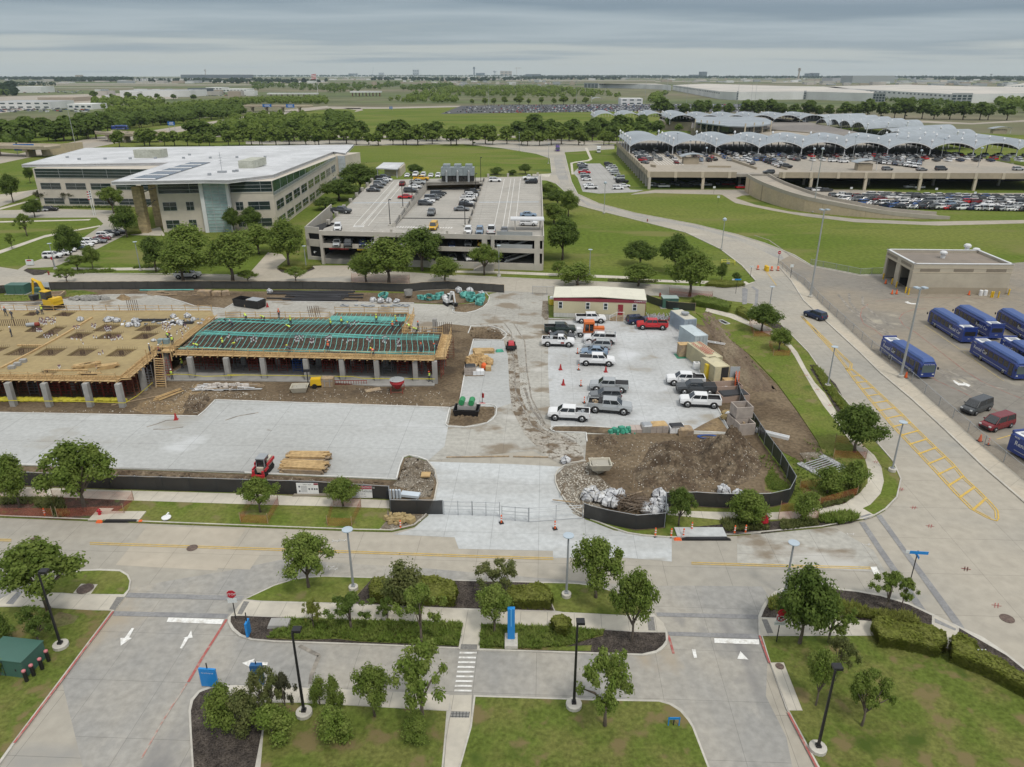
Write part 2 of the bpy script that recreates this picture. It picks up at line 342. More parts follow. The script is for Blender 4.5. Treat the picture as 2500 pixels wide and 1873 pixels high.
#bare dirt
S('dirt',T('W',-400,1003,0,1007,483,1015,526,975.5,821,985,1098,994.5,1119,988,1136,904,1156,831,1236,831,1240,815,1150,797,1090,790,1000,820,0,830,-400,830),.05,M_dirt)
S('dirt',T('W',-500,738,0,739,116,736,173,728,258,719,352,718,407,724.5,448,737,475,746,548,753,574,738,650,735,889,737,1011,739,1105,743,1190,733,1180,712,1092,706,997,712,740,706,500,705,206,708,0,716,-500,730),.05,M_dirt)
S('dirt_strip',T('W',-400,1131,60,1138,597,1157,968,1173,984,1120,998,1115,1046,1127,1068,1182,1060,1218,1046,1250,1010,1280,957,1290,954,1255,950,1221,597,1204,60,1188,-400,1182),.05,M_dirt)
S('dirt',T('W',1433,1060,1782,1060,1806,985,1824,1020,1866,1087,1939,1197,1923,1229,1876,1240,1767,1241,1697,1237,1623,1289,1552,1295,1425,1265,1376,1222,1356,1179,1356,1161,1378,1140,1428,1126),.055,M_dirt)
S('dirt',T('W',1645,787,1700,790,1738,800,1805,850,1840,880,1898,940,1950,1010,1996,1080,2008,1108,1960,1130,1905,1100,1850,1030,1820,985,1783,1058,1711,912.5),.05,M_dirt)
S('dirt',T('W',1645,787,1644,760,1560,772,1340,779,1338,735,1325,735,1322,770,1330,781),.052,M_gravel)
S('sand_patch',T('I',1180,1250,1350,1165,1560,1180,1700,1080,1780,1010,1850,1100,1700,1200,1640,1300,1300,1290),.056,M_sand)
S('lawn',T('W',-300,700,60,705,205,709,240,716,200,722,110,728,60,735,-300,738),.058,M_lawn)
S('lawn',T('W',500,705,740,707,997,713,1000,716,740,712,500,711),.058,M_lawn)
S('lawn',T('W',1576,742,1640,752,1700,760,1700,790,1640,775,1580,765),.058,M_lawn)
S('stony_dirt',T('N',262,1100,262,1040,340,962,520,925,600,1020,720,1120,760,1200,700,1300,640,1440,500,1390,400,1330,330,1245),.062,M_gravel)
S('weeds',T('O',210,850,270,750,300,830,380,900,400,940,300,960,215,940),.062,M_lawn2)
#front verge (between street and fence): walk, lawn, mulch
island('verge_lawn',T('W',-400,1180,60,1188,597,1203.5,950,1219,953,1254,1000,1262,1046,1256,1011,1285,957,1297,875.5,1295.6,550,1283.4,271,1272.6,0,1261.7,-400,1250),M_lawn,.15,.02,kmat=M_lawn)
S('sidewalk',T('W',-400,1182,60,1189,271,1196.5,597,1205.5,950,1221.5,951,1241,780,1235.5,597,1231,326,1222,120,1213,-400,1205),.175,M_walk)
S('stony_dirt',T('Q',1460,890,1480,945,1830,945,1700,1048,1500,1090,1380,1085,1450,1000),.172,M_gravel)
S('mulch',T('P',-900,800,200,790,300,840,560,790,830,800,1190,820,1180,830,1050,920,830,985,600,990,0,958,-900,930),.172,MT('red_mulch',(.115,.062,.048),(.08,.055,.042),sc=.8,fine=8,fv=.5,rough=1,bump=1.,stain=[((.09,.11,.04),.7,.58)]))
island('verge_lawn',T('W',1700,764,1832,755.6,1902,789,1931,818,1974,862,2005.6,907.7,2042,956,2069,985,2132,1072.5,2180,1128,2199,1172,2189,1216,2161,1245,2137,1259,2104,1268.7,2005.7,1287.7,1800,1306.6,1769.6,1307.6,1685.6,1312,1570,1307.6,1497,1291.7,1442,1271,1427,1266,1552,1296,1624,1290,1625,1240,1697,1239,1767,1243,1876,1242,1925,1231,1941,1198,1905,1135,1965,1128,2010,1108,1995,1075,1948,1005,1897,935,1835,870,1785,830,1735,795),M_lawn,.12,.02,kmat=M_lawn)
S('sidewalk',T('W',1725,752,1775,763,1832,778,1880,800,1925,834,1947,860,1968,900,1990,935,2014,960,2048,1015,2075,1050,2110,1090,2135,1112,2152,1140,2158,1175,2150,1205,2125,1232,2106,1241,2137,1259,2122,1265,2104,1268,2085,1258,2010,1264,1900,1268,1790,1272,1630,1257,1630,1246,1760,1250,1870,1252,1950,1247,2020,1233,2070,1220,2100,1203,2118,1180,2120,1150,2112,1120,2085,1090,2045,1035,2010,990,1985,950,1965,915,1940,870,1925,848,1890,822,1840,800,1780,775,1722,760),.145,M_walk)
S('sidewalk_ramp_band',T('O',945,1140,985,1165,1052,1135,1020,1118),.152,M_band)
S('planting_bed',T('O',-120,1290,0,1280,200,1270,450,1240,700,1215,880,1190,950,1165,840,1120,640,1130,620,1160,340,1170,250,1180,0,1190,-330,1220,-330,1290),.149,M_mulch)
S('planting_bed',T('L',1100,930,1200,930,1370,1030,1370,1075,1240,1040),.149,M_mulch)
S('planting_bed',T('L',1560,1370,1640,1370,1840,1640,1990,1870,1960,1890,1830,1760,1650,1500),.149,M_mulch)
S('planting_bed',T('O',560,0,640,0,760,120,860,300,850,330,780,350,700,210),.150,M_mulch)
S('dirt',T('O',480,650,640,640,760,700,720,760,600,830),.150,M_gravel)
S('red_mulch',T('O',620,1010,800,1010,900,900,960,870,940,960,830,1040,640,1080),.150,MATS['red_mulch'])
S('sidewalk',T('D',640,1155,900,1160,1480,1150,1560,1170,1500,1180,1250,1178,900,1182,640,1175),.02,M_walk)
S('sidewalk',T('F',450,1290,880,1295,1400,1315,2120,1345,2212,1352,2212,1372,2110,1370,1400,1340,880,1320,450,1310),.02,M_walk)
S('sidewalk',T('W',1546,680,1640,684,1720,686,1820,687,1832,694,1720,693,1546,686),.024,M_walk)
kerbline(GS(T('W',184,668.7,400,669,560,672)),.15,.3);kerbline(GS(T('W',1114,673,1350,684,1547,693,1723,702,1812,700,1840,690)),.15,.3)
S('dark_bed',T('L',-480,520,0,520,0,540,-480,540),.02,M_mulch);S('shrub_bed',T('L',500,570,900,580,930,550,860,535,520,550),.02,M_mulch)
#office grounds: drives, walks, parking
S('drive',T('D',-900,1380,0,1270,250,1120,420,1060,640,960,880,800,930,760,870,705,700,705,0,708,-900,708,-900,630,0,640,560,628,1030,640,1035,690,1100,780,1150,850,870,990,680,1080,480,1150,250,1160,210,1180,330,1222,440,1200,700,1215,700,1290,-900,1560),.03,M_street)
S('drive',T('W',-500,455,0,495,60,470,92,462,70,480,0,505,-500,600),.028,M_street)
S('verge',T('D',215,1180,240,1165,440,1180,380,1215,300,1220),.16,M_mulch)
S('sidewalk',T('D',-900,735,0,738,740,722,820,718,800,730,0,750,-900,760),.034,M_walk)
S('sidewalk',T('D',-900,1300,0,1000,400,865,900,775,905,785,660,830,400,885,0,1030,-900,1400),.034,M_walk)
S('sidewalk',T('D',-600,720,0,618,330,535,350,540,0,635,-600,760),.034,M_walk)
S('drive',T('W',-500,560,0,475,95,462,95,470,0,505,-500,640),.026,M_street2)
S('drive',T('E',250,1300,420,1110,560,1130,600,1180,500,1260,950,1240,1240,1240,1240,1340,200,1400,0,1380),.034,M_street2)
S('sidewalk',T('D',1160,862,1440,790,1480,855,1480,870),.034,M_walk)
S('verge',T('E',505,1270,560,1250,860,1250,880,1270,800,1300,560,1305),.16,M_mulch)
S('verge_lawn',T('E',550,1235,620,1170,790,1010,810,1180,950,1185,940,1235),.1,M_lawn)
#small employee lot, path
S('parking_lot',T('F',1605,330,1700,240,1870,238,2170,495,2212,497,2300,500,2212,520,1860,534,1700,515,1650,380),.042,MT('lot_grey',(.36,.355,.34),(.32,.315,.30),sc=.06,fine=1,joints=(3,0,0,.1,.4)))
S('path',T('F',1720,85,1745,82,1795,195,1760,215,1620,232,1600,240,1612,345,1590,345,1578,232,1620,222,1745,205,1768,190),.032,M_walk)
S('sidewalk',T('W',1340,432,1300,430,1300,425,1345,425),.034,M_walk)
#lower drive past the rental garage and ramp foot
S('drive',T('C',-120,790,0,770,600,770,620,800,520,805,480,820,600,860,800,900,1200,945,1600,962,2212,952,2900,955,2900,985,2212,972,1700,985,1200,965,900,930,700,895,480,850,400,800,0,790,-150,800),.03,M_deck)
S('drive',T('C',600,770,1500,800,1800,800,2900,800,2900,845,2212,848,1600,800,1100,795,600,780),.034,M_deck)
S('storage_yard',T('C',880,770,1200,770,1600,790,2900,790,2900,900,2212,897,1400,885,1100,840,900,790),.040,M_deck)
S('far_road',T('C',1480,350,1700,360,1900,370,2212,352,2900,340,2900,347,2212,362,1900,378,1700,372,1500,362),.03,M_deck)
#far roads
fr=[('A',(330,405,700,345,1000,325,1110,318,1110,326,850,345,700,360,430,412,380,412)),('A',(-600,640,0,612,120,625,640,512,1000,470,1500,395,1900,330,2212,300,2212,315,2000,345,1500,420,1250,470,900,530,640,580,240,640,0,690,-600,800)),('B',(-800,510,0,515,700,515,800,530,1300,550,1300,540,900,520,740,505,0,500,-800,490)),('B',(0,305,400,310,800,300,1000,300,1000,306,420,320,0,322)),('B',(100,315,220,315,240,330,180,342,195,330)),('B',(1200,540,1900,550,1990,560,1990,540,1500,525,1000,480,1000,490,1450,535))]
for k,p in fr:S('far_road',T(k,*p),.05,M_deck)
S('dark_parking_lot',T('B',760,355,900,300,1800,288,2212,290,2900,290,2900,345,2212,335,1780,340),.06,M_asph)
S('far_field',T('A',-400,250,800,215,1200,235,1200,250,400,300,0,350,-400,330),.04,M_deck)
#FOREGROUND ISLANDS
def base_island(pts,h=.15,name='kerb',mat=None,sm=0):
 p=GS(pts,h)
 if sm:p=chaikin(p,sm)
 mb=MB();mb.prism(p,0.0,h);return mb.build(name,mat or MATS['kerb_concrete'],kind='structure')
base_island(T('S',150,540,400,420,560,370,680,355,800,350,1190,360,1590,370)+T('T',0,430,740,448,900,452,1000,458,1160,482,1280,520,1400,570,1530,650,1600,715,1650,760,1680,820,1694,875,1685,930,1650,970,1600,1000,1500,1018,1200,1008,600,988,215,978,72,972,60,965)+T('S',1890,938,1200,910,400,884,200,868,110,835,50,785,20,725,22,690,45,665))
S('verge_lawn',T('S',165,540,400,430,560,381,680,366,800,358,1190,369,1010,572,300,552),.165,M_lawn)
S('planting_bed',T('S',1190,369,1590,380)+T('T',0,438,715,456,805,672,0,650)+T('S',1010,574),.165,M_mulch)
S('verge_lawn',T('T',722,456,900,460,1000,466,1150,490,1270,528,1400,580,1520,660,1560,705,1330,705,870,682,815,672),.165,M_lawn)
S('sidewalk',T('S',150,545,290,562,1010,582)+T('T',0,660,870,688,1480,716,1605,718,1660,770,1676,836,1480,834,1180,815,870,790,232,771,100,765)+T('S',1925,722,1300,700,480,683,110,668,50,668),.168,M_walk)
S('sidewalk_ramp_band',T('S',150,556,195,560,135,664,95,660),.172,M_ada);S('sidewalk_ramp_band',T('T',1525,720,1580,720,1595,828,1540,826),.172,M_ada)
S('mulch_bed',T('S',45,678,110,674,480,689,1925,730,1888,928,1200,900,400,872,220,857,130,822,72,772,42,722),.166,M_mulch)
S('ground_cover_grass',T('S',478,690,1925,731,1888,920,1500,900,1100,885,900,860,600,870,335,856,400,790,470,770),.170,M_lawn2)
S('sidewalk',T('T',100,660,236,690,240,770,232,840,210,972,75,968,95,830),.172,M_walk);S('sidewalk_ramp_band',T('T',82,932,210,935,205,974,76,970),.176,M_ada)
S('mulch_bed',T('T',234,775,870,796,1180,821,1480,840,1672,842,1676,900,1650,940,1600,980,1490,1006,1200,998,226,966),.166,M_mulch)
S('ground_cover_grass',T('T',234,776,900,800,1100,822,1190,832,1185,868,1090,890,900,950,1100,940,1090,985,960,985,840,982,226,965),.170,M_lawn2)
base_island(T('R',560,262,700,256,850,262,905,295,925,340,915,400,890,440,880,452,805,552,460,1012,100,1490,-400,2200,-1500,2200,-1500,560,0,518,40,500,120,418,300,425,420,300))
S('verge_lawn',T('R',575,272,700,268,845,274,895,304,914,342,904,400,872,436,520,432,440,425,300,424,430,310),.165,M_lawn)
S('sidewalk',T('R',-1500,480,0,470,90,422,440,430,735,442,870,448,803,548,650,545,180,520,-1500,530),.168,M_walk)
S('sidewalk_ramp_band',T('R',825,455,876,456,808,546,770,543),.172,M_ada);S('sidewalk_ramp_band',T('R',120,420,160,423,92,508,40,503),.172,M_band)
S('lawn',T('R',-1500,540,0,526,180,524,650,549,786,552,440,1012,80,1490,-430,2200,-1500,2200),.165,M_lawn2)
S('bare_patch',T('R',270,670,420,560,560,590,520,640,330,690),.170,MT('dry_lawn',(.15,.12,.07),(.12,.12,.05),sc=.5,fine=4,fv=.3,rough=1,stain=[((.10,.12,.035),.6,.55)]))
base_island(T('W',470,1900,463,1784,460,1735,465,1708,484,1686,512,1675,577,1672.6,867,1683.8,1097.6,1695.8,1102,1734.5,1092,1774,1050,2200,470,2200),mat=None)
S('planting_bed',T('W',475,1900,468,1784,466,1735,472,1710,488,1690,515,1680,560,1678,545,1720,650,1716,640,1780,560,2200,475,2200),.166,M_mulch)
S('sidewalk',T('W',577,1674,867,1685,1097,1697,1099,1702)+T('S',1805,1440,1450,1420,1000,1395,600,1372,340,1368)+T('W',548,1716),.168,M_walk)
S('lawn',T('S',330,1376,600,1378,1000,1400,1450,1425,1790,1445,1780,1570,1660,2900,200,2900),.165,M_lawn2)
S('path',T('W',1099,1697,1152,1697,1148,1780,1110,2200,1060,2200,1092,1774),.06,M_walk)
S('sidewalk_ramp_band',T('S',1820,1447,1980,1450,1972,1500,1812,1496),.066,MT('slotted_drain',(.24,.24,.23),fine=3,joints=(.25,.25,0,.06,.8)))
base_island(T('T',180,1328,1090,1358,1640,1368,1720,1392,1800,1440,1860,1510,1895,1575,2020,1900,2300,2900,-60,2900,60,1900,150,1575))
S('lawn',T('T',194,1342,1090,1370,1620,1380,1705,1404,1785,1455,1845,1525,1880,1580,2005,1905,2280,2900,-40,2900,75,1900,166,1575),.165,M_lawn2)
base_island(T('U',635,368,700,350,975,350,1150,366,1300,393,1480,446,1640,520,1790,591,1950,663,2100,763,2212,853,2700,1250,2700,2600,1500,2600,765,1235,700,1115,600,832,545,660,526,650,524,530,546,474,583,414))
S('planting_bed',T('U',543,538,562,490,600,424,650,388,720,362,980,360,1150,377,1300,404,1480,458,1628,528,1625,632,1500,600,1350,573,1190,558,690,543),.166,M_mulch)
S('sidewalk',T('U',530,542,690,548,1190,562,1350,577,1500,603,1638,642,1640,528,1785,600,1792,702,1880,748,2000,796,2212,915,2700,1270,2700,1330,2212,990,2050,890,1850,800,1720,730,1500,670,1230,652,540,650),.168,M_walk)
S('planting_bed',T('U',1800,607,1860,642,2100,780,2212,870,2700,1265,2212,905,2000,790,1880,742,1797,698),.170,M_mulch)
S('lawn',T('U',552,658,1230,656,1500,674,1720,735,1850,806,2050,896,2212,996,2700,1340,2700,2600,1520,2600,775,1230,722,1132,806,1132,686,826,604,826),.165,M_lawn2)
S('storm_inlet_slab',T('U',602,829,685,829,805,1131,716,1131),.19,M_walk)
S('sidewalk_ramp_band',T('U',1644,545,1782,612,1775,624,1644,572),.175,M_band);S('sidewalk_ramp_band',T('U',545,552,580,552,620,640,580,640),.175,M_ada)
#ROAD MARKINGS
def line(k,z,w,m,*p):return strip(GS(T(k,*p)),w,z,m)
for dy in(0,4):
 line('W',.056,.11,M_yel,219.7,1325.5+dy,600,1338+dy,900,1348+dy,1150,1357+dy,1351,1363+dy)
 line('W',.056,.11,M_yel,1688,1374+dy,1900,1380+dy,2126,1386+dy)
 line('W',.056,.12,M_yel,-300,1311+dy,28,1318+dy)
Ld=T('O',835,0,900,90,1010,230,1180,430,1320,580,1500,770,1680,965,1800,1085,1930,1155)
Rd=T('O',880,0,985,85,1120,210,1270,350,1410,490,1550,625,1670,740,1760,850,1860,940,1960,1040,2010,1100,2015,1160)
Ll=T('L',1470,880,1640,1070,1800,1240,1940,1420)+Ld;Rr=T('L',1490,885,1670,1060,1830,1215,1990,1365)+Rd
strip(GS(Ll+T('O',2000,1178)),.16,.056,M_yel);strip(GS(Rr+T('O',2000,1178)),.16,.056,M_yel)
strip([q+Vector((.32,0,0))for q in GS(Ll)],.12,.056,M_yel);strip([q+Vector((-.32,0,0))for q in GS(Rr)],.12,.056,M_yel)
def along(poly,t):
 L=[(b-a).length for a,b in zip(poly,poly[1:])];s=t*sum(L)
 for a,b,l in zip(poly,poly[1:],L):
  if s<=l:return a+(b-a)*(s/l)
  s-=l
 return poly[-1]
gl,gr=GS(Ld),GS(Rd[:-1])
for i in range(17):
 t=i/17.0;strip([along(gl,min(1,t*1.0+.02)),along(gr,min(1,t*.98+.015))],.28,.060,M_yel)
for a,b in((.0,.33),(.35,.68)):pass
line('L',.056,.14,M_yel,1125,435,1225,570)
for p in(T('R',905,425,1725,450,1700,480,885,458),T('R',802,555,1615,575,1600,607,800,588)):S('paver_band',p,.050,M_band)
for p in(T('T',1600,686)+T('U',525,523,525,550)+T('T',1610,716),T('T',1690,836)+T('U',528,646,530,676)+T('T',1700,866)):S('paver_band',p,.050,M_band)
S('paver_band',T('O',940,1184,985,1184,1110,1370,1300,1640,1500,1930,1560,2040,1500,2020,1250,1650,1080,1400),.050,M_band)
S('paver_band',T('O',1068,1128,1112,1128,1300,1390,1460,1600,1720,1950,1880,2210,1830,2190,1640,1930,1400,1590),.050,M_band)
S('paver_band',T('L',878,595,905,590,935,608,925,755,880,758),.060,M_band);S('paver_band',T('L',985,575,1045,612,1032,770,1002,775,1015,618,968,585),.060,M_band)
S('road_marking',T('R',1190,600,1582,613,1565,648,1176,632),.058,M_wht)
S('road_marking',T('U',243,672,528,680,530,712,246,702),.058,M_wht)
S('road_marking',T('U',102,743,125,743,135,796,115,797),.058,M_wht);S('road_marking',T('U',410,755,462,808,390,803),.058,M_wht)
S('road_marking',T('U',1236,219,1275,218,1300,270,1262,272),.058,M_wht)
for p in((850,745,880,745,930,675,948,675,912,742,930,746,852,800),(1290,745,1325,735,1350,690,1360,742,1330,748,1285,820,1270,818,1305,745)):S('road_marking',T('R',*p),.058,M_wht)
S('road_marking',T('S',135,1056,238,1021,226,1045,345,1050,340,1075,222,1072,208,1095),.058,M_wht)
for i in range(9):
 y=972+i*38.2;x=1897-i*5.2;S('road_marking',T('S',x,y-6,x+138,y-4,x+136,y+10,x-4,y+9),.06,M_wht)
line('R',.06,.22,M_redp,1600,618,1520,745,1440,870,1330,1060);line('R',.06,.12,MT('faded_red_paint',(.40,.22,.19),(.38,.35,.31),sc=2,fine=6),1320,1070,1270,1150,1210,1240,1130,1370,1000,1600)
strip(GS(T('R',800,556,700,690,600,820,462,1008,100,1486),.155),.17,.158,M_redp)
strip(GS(T('U',532,655,560,735,595,828),.155),.17,.158,M_redp);strip(GS(T('U',712,1140,762,1236,900,1500),.155),.17,.158,M_redp)
line('T',.06,.2,M_redp,1696,870,1735,1010)
M_y2=MT('faded_yellow_paint',(.46,.37,.14),(.40,.33,.2),sc=2,fine=5)
M_rf=MT('faded_lane_red',(.30,.12,.10),(.30,.22,.18),sc=1.2,fine=5)
line('M',.062,.14,M_rf,500,755,430,810,415,880,450,960,560,1020,670,1110,800,1230,1180,1530,1460,1657,1900,1900)
line('M',.062,.14,M_rf,1080,805,950,815,850,850,808,900,850,970,980,1050,1300,1300,1480,1440,1640,1540,1900,1657,2400,1850)
line('M',.062,.12,M_rf,570,732,750,700,950,690,1300,695,1860,702)
for p in((1070,975,1240,1090,1420,1215,1560,1215),(1455,1240,1660,1395,1870,1540),(1840,1020,2071,1160,2300,1290),(1455,1240,1560,1250),(2071,1700,2300,1860)):line('M',.062,.13,M_y2,*p)
line('O',.062,.14,M_yel,2000,548,2212,488,2400,440)
S('road_marking',T('M',862,735,905,727,900,736,930,745,1003,752,1000,759,930,757,898,748,905,755),.064,M_wht)
S('road_marking',T('M',1352,1525,1372,1530,1410,1555,1460,1560,1455,1545,1533,1575,1512,1592,1475,1578,1410,1578,1370,1552),.064,M_wht)
for k,x,y in(('O',530,58),('O',615,168),('O',715,290),('O',1068,728),('O',1262,938),('O',1362,1075),('O',1487,1218),('O',1765,1548),('U',1843,235),('U',2037,467)):
 c=g(k,x,y);z=.064 if c.x>32 and c.y<72 else.152;
 for a,b in(((-.35,-.3),(.1,.35)),((-.1,-.35),(.35,.3)),((-.4,.1),(.4,-.1))):strip([c+Vector((*a,0)),c+Vector((*b,0))],.06,z,M_redp)
for k,x,y in(('Q',1000,1190),('Q',1060,1180),('Q',950,1420),('S',880,300),('S',900,70),('O',880,1280),('O',1000,1360)):
 c=g(k,x,y)
 for a,b in(((-.4,0),(.4,0)),((-.4,-.15),(-.4,.2)),((.1,-.2),(.3,.2))):strip([c+Vector((*a,0)),c+Vector((*b,0))],.05,.062,M_wht)
#kerbs of the site
def kb(k,*p,h=.15,w=.16,m='new_kerb'):return kerbline(GS(T(k,*p)),h,w,mat=MATS[m],z0=.04)
kb('W',-400,1005,0,1009,483,1018,500,1005,526,978,821,988,1098,997,1088,1037,1094,1042.5,1134,1045,1165,1041,1188.5,1035,1203,1025,1211,1014,1213,997,1207,991,1196.6,989,1121,988.5,1136,905,1156,830,1224,832,1235,824,1236,816,1224,806,1206,799,1188,796,1150,797.5,1143,815)
kb('W',-400,1129,60,1137,597,1156,968,1172,976,1140,985,1118,998,1113,1020,1117,1042,1125)
kb('W',1042,1125,1062,1150,1068,1182,1061,1219,1050,1245,1035,1264,1011,1284,957,1297,875,1295.6,550,1283.4,271,1272.6,0,1261.7,-300,1251,m='kerb_concrete')
kb('W',1769.6,1307.6,1800,1306.6,2005.7,1287.7,2104,1268.7,2137,1259,2161,1245,2189,1216,2199,1172,2180,1128,2132,1072.5,2069,985,2042,956,2005.6,907.7,1974,862,1931,818,1902,789,1832,755.6,m='kerb_concrete')
kb('N',520,922,400,938,340,960,285,1000,262,1045,262,1100,285,1160,335,1240,430,1340,560,1415,750,1490,870,1530,1000,1550,1200,1566,1400,1568,1700,1548,1990,1530,m='kerb_concrete')
kb('W',1339,779,1644,788,1677,845,1711,913,1783,1059,1692,1055)
kb('N',900,655,520,630,290,628,240,632,222,645,228,662,262,676,520,684,528,755)
kb('K',100,320,92,378,120,390,220,388,300,370,370,335,415,290,425,245,390,205)
kb('W',0,741,116,738.6,173.6,730.5,257.7,721,352.6,720,406.8,726.5,447.5,738.7,474.6,748,548,755,574,740)
kb('W',650,737,889,739,1011,741)
kb('P',-900,480,0,490,220,500,2200,575)
MB_=MB();MB_.prism(GS(T('N',262,672,238,652,262,634,520,634,700,640,900,662,700,690,525,680)),.04,.15)
MB_.build('planting_bed',M_dirt,kind='structure')
#mounds of soil (real relief on the bare ground)
def mound(k,outline,hmax,mat,name='soil_mound',n=60,seed=1,z0=.05,kind='stuff',rough=.5):
 p=GS(T(k,*outline));xs=[q.x for q in p];ys=[q.y for q in p];r=random.Random(seed)
 def inside(x,y):
  c=False
  for a,b in zip(p,p[1:]+p[:1]):
   if(a.y>y)!=(b.y>y)and x<(b.x-a.x)*(y-a.y)/(b.y-a.y)+a.x:c=not c
  return c
 def dist(x,y):
  m=1e9
  for a,b in zip(p,p[1:]+p[:1]):
   e=b-a;t=max(0,min(1,((x-a.x)*e.x+(y-a.y)*e.y)/max(1e-6,e.x*e.x+e.y*e.y)));m=min(m,math.hypot(x-a.x-e.x*t,y-a.y-e.y*t))
  return m
 from mathutils import noise
 x0,x1,y0,y1=min(xs),max(xs),min(ys),max(ys);W=min(x1-x0,y1-y0)/2;mb=MB();H={}
 for i in range(n+1):
  for j in range(n+1):
   x=x0+(x1-x0)*i/n;y=y0+(y1-y0)*j/n
   if inside(x,y):
    d=min(1,dist(x,y)/W);h=hmax*(math.sin(d*math.pi/2)**1.3)
    h*=.65+.7*noise.noise(Vector((x*.35+seed,y*.35,0)))+.35*noise.noise(Vector((x*.9,y*.9+seed,1)))
    h+=rough*.7*noise.noise(Vector((x*2.3,y*2.3,seed)))*min(1,d*4)
    H[i,j]=max(.0,h)
   else:H[i,j]=-.12
 for i in range(n+1):
  for j in range(n+1):mb.v.append((x0+(x1-x0)*i/n,y0+(y1-y0)*j/n,z0+H[i,j]))
 for i in range(n):
  for j in range(n):
   if max(H[i,j],H[i+1,j],H[i,j+1],H[i+1,j+1])>-.1:
    a=i*(n+1)+j;mb.f.append((a,a+n+1,a+n+2,a+1));mb.m.append(0)
 return mb.build(name,mat,smooth=True,kind=kind)
M_mound=MT('mound_soil',(.088,.064,.043),(.16,.125,.086),sc=.5,fine=3.4,fv=.5,rough=1,bump=1.,stain=[((.085,.062,.042),.4,.56),((.46,.43,.36),2.6,.655)])
mound('N',(1400,860,1480,740,1620,700,1800,705,1900,770,1980,850,2010,960,1950,1070,1800,1130,1640,1110,1500,1020),3.3,M_mound,seed=3,kind='structure')
mound('N',(1040,830,1060,770,1250,740,1440,800,1520,950,1560,1080,1450,1180,1300,1190,1100,1170,960,1120,900,1030,980,930),2.2,M_mound,seed=8,kind='structure')
mound('N',(560,740,640,695,740,700,790,760,740,820,640,815),.7,M_mound,seed=5,kind='structure')
mound('N',(800,1260,900,1190,1020,1200,1090,1260,1020,1340,920,1380,830,1360),.8,MT('brush_soil',(.10,.075,.05),(.16,.12,.08),sc=.9,fine=6,fv=.5,rough=1,bump=1.),seed=9,kind='structure')
mound('N',(270,1100,300,1020,520,930,640,1060,740,1160,600,1300,470,1400,400,1320,320,1220),.35,MATS['stony_dirt'],seed=12,kind='structure')
mound('Q',(1560,620,1620,440,1700,430,1820,470,1890,560,1880,700,1850,790,1760,800,1640,720,1500,690),.55,MATS['stony_dirt'],seed=15,kind='structure')
mound('P',(300,560,330,520,420,530,1100,545,1900,580,2212,600,2212,625,1900,622,1000,600,420,575),.45,M_mound,seed=16,kind='structure',n=70)
mound('Q',(0,600,220,605,500,612,900,630,1500,665,1450,680,900,655,400,640,0,632),.45,M_mound,seed=17,kind='structure',n=70)
mound('I',(1240,1270,1230,1210,1350,1175,1500,1180,1560,1230,1480,1290),.8,M_sand,seed=20,kind='structure')
mound('I',(1640,1240,1700,1130,1850,1090,1900,1160,1820,1260,1760,1300),.5,M_mound,seed=21,kind='structure')
mound('I',(1040,255,1080,232,1130,228,1180,245,1170,268,1100,276),1.1,M_sand,'sand_pile',seed=22,kind='structure')
mound('K',(110,372,110,310,250,300,370,290,400,260,410,290,360,335,290,365,200,382),.25,MATS['bare_dirt'],seed=24,kind='structure')
mound('K',(240,580,255,515,400,508,520,545,560,600,545,622,280,618),.25,MATS['bare_dirt'],seed=25,kind='structure')
mound('K',(50,1390,80,1250,290,1225,470,1230,475,1300,400,1370,200,1405),.3,MATS['bare_dirt'],seed=26,kind='structure')
mound('L',(440,860,560,820,700,940,820,1120,960,1290,1060,1440,1240,1650,1000,1657,820,1500,640,1200,520,1000),.35,MT('east_dirt',(.135,.10,.07),(.20,.16,.11),sc=.2,fine=3,fv=.3,rough=1,bump=.8,stretch=(1.6,.5,1,-30),stain=[((.12,.13,.05),.3,.60)]),seed=27,kind='structure')
M_tm=MT('tyre_mark',(.19,.175,.155),(.31,.285,.245),sc=.7,fine=3,fv=.2,lo=.4,hi=.62)
for k,w_,z,p in(('M',.5,.061,(190,660,240,720,330,830,520,960,800,1150,1150,1400,1500,1640)),('M',.5,.061,(300,650,310,740,400,850,620,1000,900,1190,1250,1440,1700,1700)),('M',.5,.061,(440,680,440,760,560,860,760,1010)),('M',.6,.061,(420,540,700,548,960,560)),('M',.6,.061,(380,580,640,625,900,640)),('M',.45,.061,(1280,1420,1560,1560,2000,1640,2300,1680)),('N',.4,.053,(0,300,60,480,190,640,420,760)),('K',.22,.053,(640,480,740,640,760,900,800,1150,920,1380,1200,1520)),('K',.22,.053,(560,480,620,560,640,800,660,1100,800,1400,1050,1540)),('P',.3,.053,(1320,160,1420,130,1500,100,1600,95)),('P',.25,.053,(1380,180,1500,180,1650,160)),('Q',.3,.053,(0,100,120,60,300,30)),('L',.4,.033,(1000,60,1150,110,1250,180,1400,300)),('S',.35,.06,(600,920,760,1000,700,1150,690,1230))):
 strip(GS(T(k,*p)),w_,z,M_tm)
